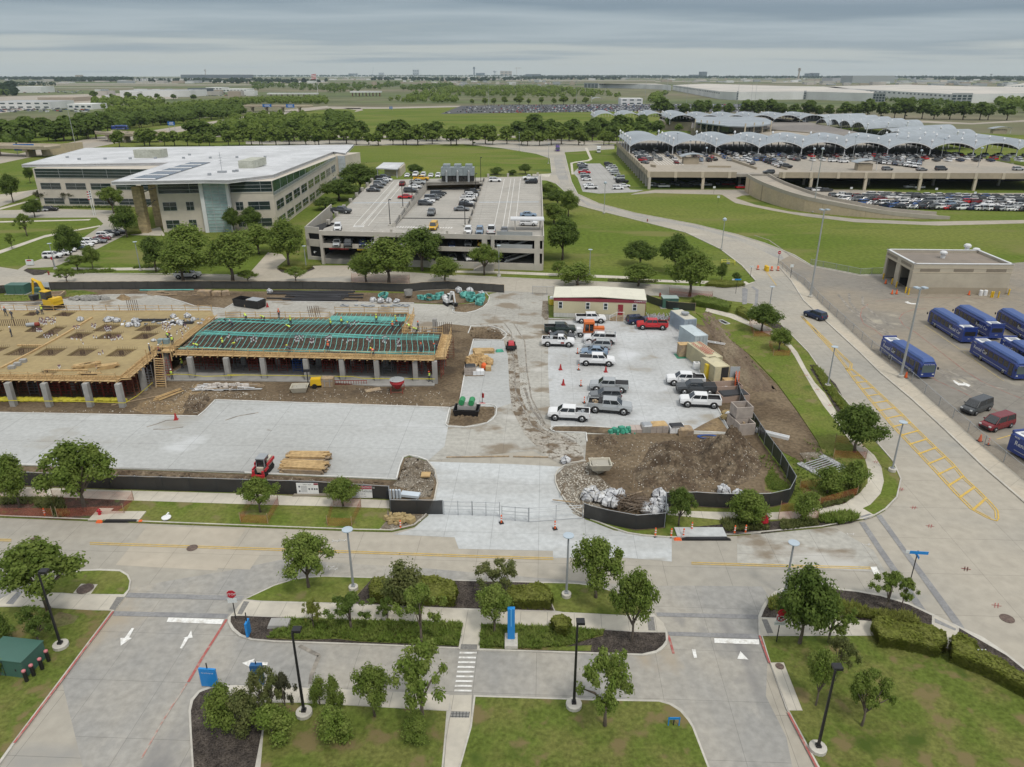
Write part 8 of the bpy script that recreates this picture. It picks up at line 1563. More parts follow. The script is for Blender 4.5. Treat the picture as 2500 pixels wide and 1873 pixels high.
def bn2(o,a,b,L):
 mb=MB();wbox(mb,a,b,0,L,1.45,1.85,.155,.165);mb.build('red_band',P('banner_red',(.36,.02,.05)),o);mb=MB();wtext(mb,a,b,L/2,1.65,'CONSTRUCTION ENTRANCE',.29,0,.18);mb.build('lettering',M_pw,o)
 mb=MB();wtext(mb,a,b,L/2,1.15,'DFW HYATT HOUSE',.34,0,.17);wtext(mb,a,b,L/2,.8,'2300 RENTAL CAR DR',.16,0,.17);wtext(mb,a,b,L/2,.5,'DFW AIRPORT, TX 75261',.16,0,.17);mb.build('lettering',MATS['print_dark'],o)
banner('Q',655,850,778,.35,1.82,'white safety banner with pictograms on the front fence',bn1);banner('Q',1085,1330,806,.3,1.85,'white banner with a red construction entrance band on the front fence',bn2)
def netpen(pts,label,h=1.1):
 o=empty('tree_fence',(0,0,0),0,label,'barrier','orange net tree pens');mb,pb=MB(),MB();p=pts+[pts[0]]
 for a,b in zip(p,p[1:]):mb.quad(a+Vector((0,0,.05)),b+Vector((0,0,.05)),b+Vector((0,0,h)),a+Vector((0,0,h)));pb.bar(a,a+Vector((0,0,h+.25)),.05)
 mb.build('netting',M_or_net,o);pb.build('stake',M_wood2,o)
netpen(GS(T('Q',140,1020,385,1030,480,860,235,850),.15),'orange net pen round the young tree left of the safety banner');netpen(GS(T('Q',920,1050,1140,1055,1222,880,980,865),.15),'orange net pen round the young tree before the entrance banner');netpen(GS(T('P',520,970,1120,940,1205,815,480,800),.15),'orange net pen round the large tree at left');netpen(GS(T('P',-200,960,480,965,430,790,-200,780),.15),'orange net pen round the dark tree at the left edge')
netpen(GS(T('L',990,1085,1170,1085,1100,960,950,960),.12),'orange net pen below the round tree on the east verge');netpen(GS(T('L',1190,1280,1360,1280,1300,1180,1150,1180),.12),'orange net pen under the white-flowering tree');netpen(GS(T('O',740,690,990,700,960,600,755,570),.12),'orange net pen under the big dark round tree');netpen(GS(T('O',630,1060,920,980,940,880,480,930),.12),'orange net pen round the corner shrubs');netpen(GS(T('E',1240,1405,1810,1415,1810,1375,1240,1360)),'orange net pen by the north street trees');netpen(GS(T('L',140,665,575,710,575,680,140,640)),'orange net pen along the street behind the trailer');netpen(GS(T('O',315,1165,620,1160,620,1110,330,1100),.12),'orange net pen among the front shrubs')
def lamp(k,x,y,ytop,kind,label,z=.15):
 b=px(k,x,y);q=G(b,z);h=zat(b,px(k,0,ytop)[1],z)-z;o=empty('street_lamp',q.to_tuple(),0,label,'lamp post','grey disc lamps'if kind=='disc'else 'black box lamps'if kind=='box'else None)
 mb=MB();mb.lathe([(.45,0),(.45,.35),(.4,.38)]if kind!='box'else[(.62,0),(.62,.3),(.55,.33)],n=14);mb.build('footing',MATS['kerb_concrete'],o);mt=W_blk if kind=='box'else W_grey if kind=='disc'else W_steel
 mb=MB();mb.tube([(0,0,.3),(0,0,h)],[.12 if h<14 else.2,.08 if h<14 else.12],8);mb.box((0,0,.42),(.35,.35,.2));mb.build('pole',mt,o);mb=MB()
 if kind=='disc':mb.lathe([(.06,-.1),(.5,.0),(.5,.07),(.1,.12)],(0,0,h),16)
 elif kind=='box':mb.box((.25,.3,h),(.62,.55,.22));mb.bar((0,0,h-.05),(.2,.25,h-.05),.1)
 elif kind=='ball':mb.lathe([(.1,-.5),(.55,-.2),(.55,.2),(.1,.5)],(0,0,h),10)
 else:
  for s_ in(-1,1):mb.box((s_*.6,0,h),(.75,.8,.2),.3);mb.bar((0,0,h-.4),(s_*.6,0,h-.1),.08)
 mb.build('lamp_head',W_blk if kind=='box'else MT('lamp_pale',(.40,.47,.53),fv=.05,rough=.3,coord='O'),o)
for a_ in(('S',1038,460,-20,'disc','grey disc lamp post at the left lawn of the central island'),('T',901,560,90,'disc','grey disc lamp post on the right lawn of the central island'),('O',1193,790,415,'disc','grey disc lamp post on the curved grass verge'),('M',85,1590,1190,'disc','grey disc lamp post among the roadside shrubs'),('U',690,400,68,'disc','grey disc lamp post behind the dark tree at right'),('L',1152,800,582,'disc','grey disc lamp post by the round verge tree'),('S',640,1470,810,'box','black box lamp post by the left shrubs, bottom centre'),('T',959,1415,780,'box','black box lamp post on the bottom lawn'),('R',432,805,290,'box','black box lamp post in front of the left tree'),('U',900,1380,875,'box','black box lamp post in the lower right lawn'),('M',822,1495,590,'flood','very tall floodlight mast beside the nearest bus'),('L',1565,685,-200,'flood','very tall floodlight mast by the bus yard fence'),('L',668,205,-100,'ball','globe lamp post at the bend of the far road'),('G',98,1048,750,'ball','thin lamp post left of the far road'),('C',945,905,525,'ball','lamp post at the foot of the garage ramp'),('F',878,1345,1045,'disc','lamp post on the walk before the white garage'),('F',1765,1340,1085,'disc','lamp post on the lawn right of the garage'),('D',1265,1180,925,'disc','lamp post on the office lawn'),('D',500,1170,940,'disc','lamp post by the office drive end'),('E',795,1260,1050,'disc','lamp post at the garage entrance'),('B',1293,605,480,'disc','lamp post at the far road junction'),('B',1490,690,555,'disc','second lamp post near the far junction'),('A',510,565,300,'flood','leaning tall mast at the left tree belt')):lamp(*a_)
for i,(x,y)in enumerate(((1620,846),(1745,670),(545,850),(1835,560),(700,430),(650,590))):lamp('E'if x>1000 else 'F',x,y,y-250,'box',f'{nth(i)} black lamp post standing on the garage roof',ZR)
for i,(k,x,y,t_)in enumerate((('C',125,555,430),('C',205,565,475),('C',300,600,520),('C',655,560,455),('C',935,655,525),('C',1180,600,450),('C',1575,650,535),('C',1713,585,465),('C',1935,635,520),('C',1370,560,500))):lamp(k,x,y,t_,'ball',f'{nth(i)} slim deck lamp from the left on the rental garage',6.3)
for i,(k,x,y,t_)in enumerate((('C',62,290,115),('C',183,285,95),('C',487,280,75),('C',568,285,102),('C',592,285,118),('B',1087,325,140),('B',2140,300,110),('B',1677,300,130))):lamp(k,x,y,t_,'flood',f'{nth(i)} tall light mast beyond the rental garage',.1)
def sign(k,x,y,z,parts,label,cat='sign',h=2.4,rz=0.,post=W_blk):
 o=empty('sign',G(px(k,x,y),z).to_tuple(),rz,label,cat);mb=MB();mb.bar((0,.04,0),(0,.04,h),.07);mb.build('post',post,o)
 for nm,mb,mt in parts:mb.build(nm,mt,o)
def octo(z,r,y=-.02):mb=MB();mb.prism([(r*math.cos(a),r*math.sin(a))for a in[R(22.5+45*i)for i in range(8)]],-.02,.02);mb.v=[(a,y+c,z+b)for a,b,c in mb.v];return mb
def stxt(s_,z,size,y=-.06):mb=MB();mb.text(s_,Matrix.Translation((0,y,z))@Matrix.Rotation(R(90),4,'X'),size);return mb
M_sr=P('stop_red',(.42,.015,.03),rough=.4);M_sgn=P('sign_white',(.62,.66,.66),rough=.4)
sign('S',85,700,.17,[('stop_plate',octo(2.75,.42),M_sr),('lettering',stxt('STOP',2.75,.34),M_pw),('lower_plate',B((0,-.02,2.05,.8,.03,.45)),M_sgn)],'red STOP sign with a small white plate at the left road mouth',h=3.0,rz=R(4))
sign('U',640,695,.17,[('stop_plate',octo(3.15,.36),M_sr),('ring',(lambda m:(m.tube([(.33*math.cos(t*.4),-.05,2.6+.33*math.sin(t*.4))for t in range(17)],.045,4),m.bar((-.22,-.05,2.82),(.22,-.05,2.38),.06),m)[-1])(MB()),M_sr),('plate',B((0,.0,2.6,.75,.02,.75),(0,0,2.0,.95,.02,.4)),M_sgn),('arrow',B((-.08,-.03,2.55,.08,.02,.4),(.05,-.03,2.65,.3,.02,.08)),W_blk),('lettering',stxt('AUTHORIZED ONLY',2.02,.1),W_blk)],'no right turn sign above an authorised vehicles plate, right road mouth',h=3.3)
sign('T',472,905,.17,[('blue_panel',B((0,0,1.9,.62,.35,3.2)),P('totem_blue',(.015,.22,.58),rough=.35)),('stripe',B((0,-.19,2.6,.1,.03,1.8)),P('totem_pale',(.12,.4,.72))),('base',B((0,-.2,.15,1.1,1.6,.3)),MATS['kerb_concrete'])],'tall bright blue totem sign on the central island');sign('S',192,830,.17,[('blue_panel',B((0,0,.8,.18,.8,1.4)),MATS['totem_blue'])],'narrow blue totem seen edge-on at the island tip')
sign('R',1487,1090,.17,[('blue_panel',B((0,0,1.0,1.35,.18,1.75)),MATS['totem_blue']),('lettering',stxt('Hotel Drop-off',1.5,.16,-.1),M_pw)],'blue wayfinding panel above the lower left shrubs',rz=R(-5));sign('S',275,1235,.17,[('blue_panel',B((0,0,1.2,.9,.4,1.9)),P('box_blue',(.02,.10,.25)))],'dark blue collection box behind the lower left shrubs','box')
sign('T',1735,1565,.17,[('frame',B((-.4,0,.4,.07,.07,.8),(.4,0,.4,.07,.07,.8),(0,0,.7,.9,.05,.2)),MATS['totem_blue'])],'small blue frame on the bottom right lawn','bike rack',h=.7);sign('U',1490,310,.15,[('blade',B((.1,0,3.3,1.7,.05,.32)),MATS['totem_blue']),('blade',B((0,0,3.0,.05,.9,.28)),MATS['totem_blue']),('white_end',B((-.9,0,3.35,.35,.05,.32)),M_sgn)],'blue street name blades above the corner shrubs',h=3.5,rz=R(-6))
sign('L',812,650,.1,[('blade',B((.1,0,3.2,1.5,.05,.3)),MATS['totem_blue']),('white_end',B((-.85,0,3.2,.6,.05,.3)),M_sgn)],'blue street name blades by the ramp of the north corner',h=3.5);sign('L',1237,365,.1,[('disc',(lambda m:(m.tube([(0,-.02,3.3),(0,.02,3.3)],.42,16),m)[-1])(MB()),M_sr),('bar',B((0,-.06,3.3,.5,.03,.12)),M_pw)],'round red no entry sign at the fence end',h=3.5);sign('L',1365,490,.1,[('plate',B((0,0,2.9,.8,.04,.7)),M_sgn)],'white square sign on the chain link fence',h=3.2);sign('L',960,485,.1,[('plate',B((0,0,2.6,.9,.04,.4)),M_sgn)],'white plate sign at the grass edge by the barrels',h=2.7)
sign('D',275,1135,.1,[('panel',B((0,0,.8,1.9,.3,1.3)),M_sgn),('red_stripe',B((0,-.17,1.3,1.2,.03,.3)),M_sr)],'low white entrance panel with red stripe at the office drive');sign('D',490,1165,.1,[('stop_plate',octo(2.6,.42),M_sr)],'red stop sign at the office drive',h=2.8);sign('U',1925,805,.17,[('plate',B((0,0,.9,.7,.04,.3)),M_sgn)],'small white plate on a stake beside the right corner hedge',h=.9)
for i,(x,y)in enumerate(((1170,800),(350,850),(1340,875),(375,855),(1720,880),(1910,830))):sign('C'if x in(1170,350,375)or x>1700 else 'H',x if x!=1720 or 1 else x,y if x!=350 else 795,.1,[('plate',B((0,0,2.6,1.0,.04,.8)),M_sgn)],f'{nth(i)} white instruction sign along the lower drive',h=3.0)if x!=1340 else sign('H',1340,875,.1,[('plate',B((0,0,2.6,1.0,.04,.8)),M_sgn)],'white instruction sign in front of the storage yard',h=3.0)
for k,x,y,t_,cols,lb in(('A',2146,218,80,1,'very tall flagpole with a large striped flag above the trees'),('D',862,690,460,0,'left flagpole with a limp flag by the office drive'),('D',845,690,465,1,'right flagpole with a limp red and white flag by the office drive')):
 b=px(k,x,y);h=zat(b,px(k,0,t_)[1]);o=empty('flagpole',G(b).to_tuple(),0,lb,'flagpole');mb=MB();mb.tube([(0,0,0),(0,0,h)],h*.006+.06,6);mb.build('pole',M_pw,o);mb=MB();fw,fh=(-h*.26,h*.24)if k=='A'else(-.9,2.8)
 for i in range(7):mb.hexa([(fw,.3,h*.97-fh*(i+1)/7-h*.04*(k=='A')),(0,0,h*.97-fh*(i+1)/7),(0,.12,h*.97-fh*(i+1)/7),(fw,.42,h*.97-fh*(i+1)/7-h*.04*(k=='A')),(fw,.3,h*.97-fh*i/7-h*.04*(k=='A')),(0,0,h*.97-fh*i/7),(0,.12,h*.97-fh*i/7),(fw,.42,h*.97-fh*i/7-h*.04*(k=='A'))],i%2)
 mb.build('flag',[M_sr if cols else MATS['paint_navy'],M_pw],o)
def cone(k,x,y,kind,lb,z=.06,tilt=0):
 mb=MB()
 if kind=='slim':mb.lathe([(.10,.05),(.09,1.0),(.05,1.1)],n=8,m=0);mb.lathe([(.105,.45),(.10,.6)],n=8,m=1);mb.lathe([(.10,.75),(.095,.88)],n=8,m=1);mb.box((0,0,.04),(.5,.5,.07),.3,2)
 elif kind=='barrel':mb.lathe([(.32,.08),(.30,.35),(.29,.65),(.26,1.0),(.15,1.05)],n=12);mb.lathe([(.305,.3),(.30,.45)],n=12,m=1);mb.lathe([(.29,.62),(.28,.78)],n=12,m=1);mb.box((0,0,.05),(.75,.75,.08),0,2)
 else:mb.lathe([(.26,.06),(.09,1.0),(.04,1.05)],n=10);mb.box((0,0,.03),(.62,.62,.06),.2,2 if kind=='cone'else 0)
 o=mb.build('traffic_cone',[M_coney if kind=='red'else M_orange,M_pw,W_blk],loc=G(px(k,x,y),z));o.rotation_euler.x=tilt;o.scale=(.95,)*3;tag(o,lb,'barrel'if kind=='barrel'else 'traffic cone','cones and markers')
for a_ in(('K',1063,895,'red','dark red cone at upper left of the mid lot'),('K',1088,1032,'red','dark red cone at lower left of the mid lot'),('K',1470,915,'red','dark red cone by the black-arched white pickup'),('K',1226,898,'slim','orange striped marker between two dark red cones'),('K',1246,1042,'slim','lower orange striped marker in mid lot'),('K',1216,750,'slim','slim orange marker left of the pale blue sedan'),('K',1277,1195,'slim','orange marker behind the lifted pickup'),('J',380,330,'red','dark red cone beside the dumpster'),('P',1585,90,'red','dark red cone alone on the upper edge of the front pad'),('N',258,1490,'slim','orange marker with black base before the right gate'),('Q',1578,1070,'slim','orange and white marker on the kerb left of the entrance'),('N',1103,1550,'slim','first marker on the stony verge below the fence'),('N',1237,1555,'slim','second marker on the stony verge'),('N',1340,1555,'slim','leaning marker left of the inlet slab'),('N',1410,1500,'slim','marker behind the inlet slab'),('N',1770,1530,'slim','marker right of the inlet slab'),('N',1862,1525,'slim','farthest right marker on the verge'),('P',408,960,'slim','orange marker leaning in the left mulch'),('L',1035,405,'barrel','left traffic barrel across the closed lane'),('L',1175,415,'barrel','middle traffic barrel across the closed lane'),('L',1238,415,'barrel','right traffic barrel across the closed lane'),('M',875,1500,'cone','orange cone behind the fence by the floodlight mast'),('O',1870,560,'cone','orange cone behind the fence below the red suv'),('O',1935,590,'slim','striped marker beside the cone below the red suv'),('M',670,550,'cone','orange cone at the left bay of the wash building'),('M',735,655,'cone','dark cone at the front corner of the wash building'),('M',780,655,'cone','small cone beside the front corner cone'),('M',1512,665,'cone','orange cone by the side wall of the wash building'),('G',632,575,'barrel','left red can on the rental deck'),('G',687,578,'barrel','right red can on the rental deck'),('X',1083,1130,'slim','orange marker in front of the middle gate')):cone(*a_)
def simple(name,k,x,y,z,mb,mt,lb,cat,grp=None):tag(mb.build(name,mt,loc=G(px(k,x,y),z)),lb,cat,grp)
for i,(k,x,y)in enumerate((('M',645,505),('M',732,555),('M',777,588),('M',870,645),('M',900,660),('M',1735,690),('M',1752,690),('M',1808,692),('M',1912,665))):simple('bollard',k,x,y,.05,(lambda m:(m.lathe([(.16,0),(.16,1.3),(.08,1.4)],n=8),m)[-1])(MB()),M_yelm,f'{nth(i)} yellow bollard round the wash building from the left','bollard','yellow bollards')
for i,(x,y)in enumerate(((20,860),(345,908),(300,965),(240,1010),(190,1050))):simple('bollard','R',x,y,.16,(lambda m:(m.lathe([(.15,0),(.15,1.0)],n=10,m=0),m.lathe([(.16,1.0),(.16,1.12),(.06,1.2)],n=10,m=1),m)[-1])(MB()),[W_blk,P('pink_cap',(.50,.17,.19))],f'black bollard with a pink cap, {nth(i)} around the green transformer','bollard','capped bollards')
for k,x,y,lb in(('P',900,950,'red fire hydrant on the slab by the large left tree'),('I',440,38,'red fire hydrant at the office corner'),('K',1958,235,'red fire hydrant behind the dark green transformer'),('G',525,1130,'red fire hydrant beside the far road')):simple('fire_hydrant',k,x,y,.15,(lambda m:(m.lathe([(.22,0),(.16,.1),(.16,.6),(.2,.65),(.05,.85)],n=10),m.tube([(-.28,0,.45),(.28,0,.45)],.08,8),m)[-1])(MB()),M_red if k!='P'else M_sr,lb,'hydrant')
thing('gas_meter','L',735,350,'yellow square pipe guard round a gas valve on the lawn','pipe guard',[('guard_rail',B((0,-1,.8,3.2,.15,.15),(0,1,.8,3.2,.15,.15),(-1.6,0,.8,.15,2,.15),(1.6,0,.8,.15,2,.15),*[(sx*1.6,sy,.4,.15,.15,.8)for sx in(-1,1)for sy in(-1,1)]),P('gas_yellow',(.55,.52,.08))),('valve',B((0,0,.4,.8,.4,.7),(-.3,0,.9,.1,.1,.9)),W_grey)],R(-12))
thing('crash_cushion','L',1122,418,'yellow water barrels in the middle of the closed lane','barrier',[('barrel',(lambda m:([m.lathe([(.45,0),(.42,1.2),(.3,1.25)],(0,dy,0),10)for dy in(-.6,.5)],m)[-1])(MB()),M_yelm)]);thing('water_drum','M',1652,668,'two white drums standing at the wash building wall','drums',[('drum',(lambda m:(m.lathe([(.4,0),(.4,1.1),(.3,1.2)],(-.5,0,0),10),m)[-1])(MB()),M_pw),('drum',(lambda m:(m.lathe([(.4,0),(.4,1.1),(.3,1.2)],(.5,0,0),10),m)[-1])(MB()),M_pw)])
thing('fallen_disc','P',1500,985,'white disc lamp head lying on the front verge grass','lamp',[('disc',(lambda m:(m.lathe([(.2,.05),(.5,.15),(.5,.25),(.4,.27)],n=18),m)[-1])(MB()),M_pw),('arm',B((-.1,.55,.25,.15,.6,.15)),M_pw)],z=.16);thing('curb_inlet','P',1090,1010,'concrete storm inlet on the verge with black filter sock and orange bags','inlet',[('slab',B((0,.9,.2,4.0,1.6,.12),(-2.8,1.2,.18,1.6,2.4,.06)),M_walk),('filter_sock',B((0,-.05,.14,4.0,.35,.28,0,0,.8)),W_blk),('orange_bag',B((-2.3,-.1,.12,.7,.4,.25,0,0,.6),(2.2,-.1,.12,.5,.4,.25,0,0,.6)),M_orange)],z=.02);thing('curb_inlet','N',1500,1575,'concrete storm inlet below the fence corner with a black sock','inlet',[('slab',B((0,.95,.2,5.2,1.7,.12)),M_new2),('filter_sock',B((.4,-.1,.12,5.2,.4,.26,0,0,.8)),W_blk),('orange_bag',B((-2.6,-.1,.1,.8,.4,.2,0,0,.6)),M_orange)],z=.02)
for k,x,y,r_,lb,z in(('P',315,1172,.55,'manhole cover at the left end of the front street',.05),('P',1730,1245,.55,'manhole cover crossed by the yellow centre line',.05),('R',602,397,.75,'large manhole cover in the small left lawn slab',.2),('U',2105,547,.6,'manhole cover on the right road',.05),('U',660,850,.35,'brown manhole cover on the storm inlet slab',.21)):simple('manhole_cover',k,x,y,z,(lambda m:(m.lathe([(r_,0),(r_,.02)],n=20,m=0),m)[-1])(MB()),P('rusty_iron',(.10,.07,.06),rough=.8,c2=(.15,.11,.09),sc=4),lb,'manhole')
S('manhole_slab',T('R',573,362,690,366,640,436,515,430),.176,M_walk)
simple('planter_slab','S',440,745,.17,B((0,0,.15,1.9,1.1,.3,0,0,.9)),M_conc,'low rounded concrete utility box in the mulch','utility box')
tag((lambda m:([m.box((0,0,.16),(2.1,.35,.28),0,0,.8)],m)[-1])(MB()).build('erosion_sock',P('sock_brown',(.27,.24,.19)),loc=g('Q',1330,795,.1)),'right brown erosion sock below the entrance banner','erosion sock');tag((lambda m:([m.box((0,0,.16),(4.8,.35,.28),.02,0,.9)],m)[-1])(MB()).build('erosion_sock',MATS['sock_brown'],loc=g('Q',790,780,.1)),'left brown erosion sock below the safety banner','erosion sock')
thing('burlap_heap','Q',1560,1000,'heap of tan burlap cloth on the kerb island by the fence','burlap',[('cloth',rubble(40,1.6,.7,.4,.9,.4),P('burlap',(.34,.26,.13),rough=1))],z=.2);thing('silt_bags','Q',1540,800,'bundle of white and grey panels dumped inside the fence corner','debris',[('panels',B(*[(i*.35-1,0,.6,.22,.3,1.1,.2*i)for i in range(5)],(1.6,.2,.4,2.2,.9,.3,-.2)),P('pale_panel',(.50,.56,.62)))],z=.1)
simple('red_flag_bag','N',2015,1450,.15,(lambda m:(m.lathe([(.3,0),(.5,.4),(.4,1.0),(.15,1.4)],n=9),m)[-1])(MB()),M_sr,'bright red wrapped post top on the front planting bed','cover');simple('picture_frame','Q',1805,590,.5,openbox(1.1,1.1,.15,.08),M_wood,'small square timber frame on the gravel island','frame')
#TREES AND PLANTS
LEAF={}
for n_,c_,c2_ in(('dark',(.105,.16,.034),(.155,.215,.05)),('mid',(.155,.22,.044),(.215,.275,.065)),('light',(.18,.255,.05),(.25,.31,.08)),('olive',(.15,.18,.06),(.20,.215,.08)),('yellow',(.20,.23,.045),(.26,.28,.075)),('grey',(.09,.095,.055),(.12,.12,.07)),('far',(.035,.062,.034),(.055,.085,.045))):
 m=MT('foliage_'+n_,c_,c2_,sc=.9,fine=5,fv=.35,rough=.75,spec=.15,lo=.4,hi=.62);LEAF[n_]=m
 b_=m.node_tree.nodes['Principled BSDF'];tn_=m.node_tree;mo_=tn_.nodes['Material Output'];ts_=tn_.nodes.new('ShaderNodeBsdfTranslucent');ms_=tn_.nodes.new('ShaderNodeMixShader');ms_.inputs[0].default_value=.5;tn_.links.new(b_.inputs['Base Color'].links[0].from_socket,ts_.inputs[0]);tn_.links.new(b_.outputs[0],ms_.inputs[1]);tn_.links.new(ts_.outputs[0],ms_.inputs[2]);tn_.links.new(ms_.outputs[0],mo_.inputs[0])
M_bark=P('bark',(.12,.095,.075),c2=(.17,.145,.12),sc=3,fv=.2,rough=.95)
def blobs(kind,r_):
 B_=[]
 if kind=='round':spec=(38,.32,.25,.80)
 elif kind=='broad':spec=(46,.44,.20,.98)
 elif kind=='open':spec=(34,.34,.16,1.0)
 else:spec=(16,.05,.34,.7)
 n,z0,br,sp_=spec
 for i in range(n):
  a=r_.uniform(0,6.28);t=r_.random();z=z0+br*.45+(1-z0-br*.7)*t
  f=math.sin(math.pi*min(1,.16+t*.84)**(.8 if kind!='broad'else.65))**.6
  rad=sp_*f*math.sqrt(r_.random())*.82;B_.append((rad*math.cos(a),rad*math.sin(a),z,br*r_.uniform(.65,1.15)))
 return B_
def tree_proto(kind,seed,leaves,ls):
 r_=random.Random(seed);B_=blobs(kind,r_);mb=MB();tot=sum(b[3]**2 for b in B_)
 for x,y,z,br in B_:
  for _ in range(int(leaves*br*br/tot)):
   u=r_.gauss(0,1),r_.gauss(0,1),r_.gauss(0,1);L=math.sqrt(sum(c*c for c in u))or 1;d=Vector([c/L for c in u]);rr_=br*(r_.random()**.35)*r_.uniform(.7,1.25+.5*(r_.random()<.12))
   if d.z<-.35 and r_.random()<.6:continue
   p=Vector((x,y,z))+Vector((d.x*rr_,d.y*rr_,d.z*rr_*.62));nrm=(d+Vector((r_.uniform(-.7,.7),r_.uniform(-.7,.7),r_.uniform(-.1,.9)))).normalized();a=nrm.orthogonal().normalized();b=nrm.cross(a);s_=ls*r_.uniform(.6,1.3);t=r_.uniform(0,3.14);a,b=(a*math.cos(t)+b*math.sin(t))*s_,(b*math.cos(t)-a*math.sin(t))*s_*.7
   a.z*=.6;b.z*=.6;mb.quad(p-a-b*.3,p-b,p+a+b*.2,p+b)
 crown=mb.mesh('crown',LEAF['mid']);tm=MB();tm.tube([(0,0,0),(.01,.02,.15),(0,0,.36)],[.055,.042,.035],7)
 for x,y,z,br in r_.sample(B_,8 if kind!='shrub'else 4):tm.tube([(0,0,.26 if kind!='shrub'else.02),(x*.45,y*.45,.3+z*.28),(x*.9,y*.9,z)],[.028,.018,.007],5)
 return crown,tm.mesh('trunk',M_bark,True)
PT={}
for kd in('round','broad','open','shrub'):
 for s_ in(1,2,3):PT[kd,s_]=tree_proto(kd,s_*7+len(kd),{'round':10500,'broad':9500,'open':5500,'shrub':6000}[kd],{'round':.043,'broad':.040,'open':.038,'shrub':.05}[kd])
for s_ in(1,2,3,4):PT['far',s_]=tree_proto('round',40+s_,1100,.15)
rt=random.Random(99);NT=[0]
def tree(q,w_,h,kind,colr,label,grp=None,seed=None,name='tree'):
 NT[0]+=1;cr,tk=PT[kind,seed or rt.randint(1,4 if kind=='far'else 3)];o=empty(name,(q.x,q.y,q.z),rt.uniform(0,6.28),label,'shrub'if kind=='shrub'else 'tree',grp);o.scale=(w_,w_*rt.uniform(.88,1.1),h)
 c=child(o,'crown',cr);c.material_slots[0].link='OBJECT';c.material_slots[0].material=LEAF[colr];child(o,'trunk',tk);return o
def tr_(k,x,y,top,half,kind,colr,label,z=.12,seed=None):
 b=px(k,x,y);q=G(b,z);h=(zat(b,px(k,0,top)[1],z)-z)*.97;w_=pxm(q,half/TL[k][2])*{'round':1.45,'broad':1.3,'open':1.3,'shrub':1.35}[kind]*(.85 if k in 'NOPU'else 1);tree(q,w_,max(1,h*1.08-w_*.06),kind,colr,label,None,seed,'shrub'if kind=='shrub'else 'tree')
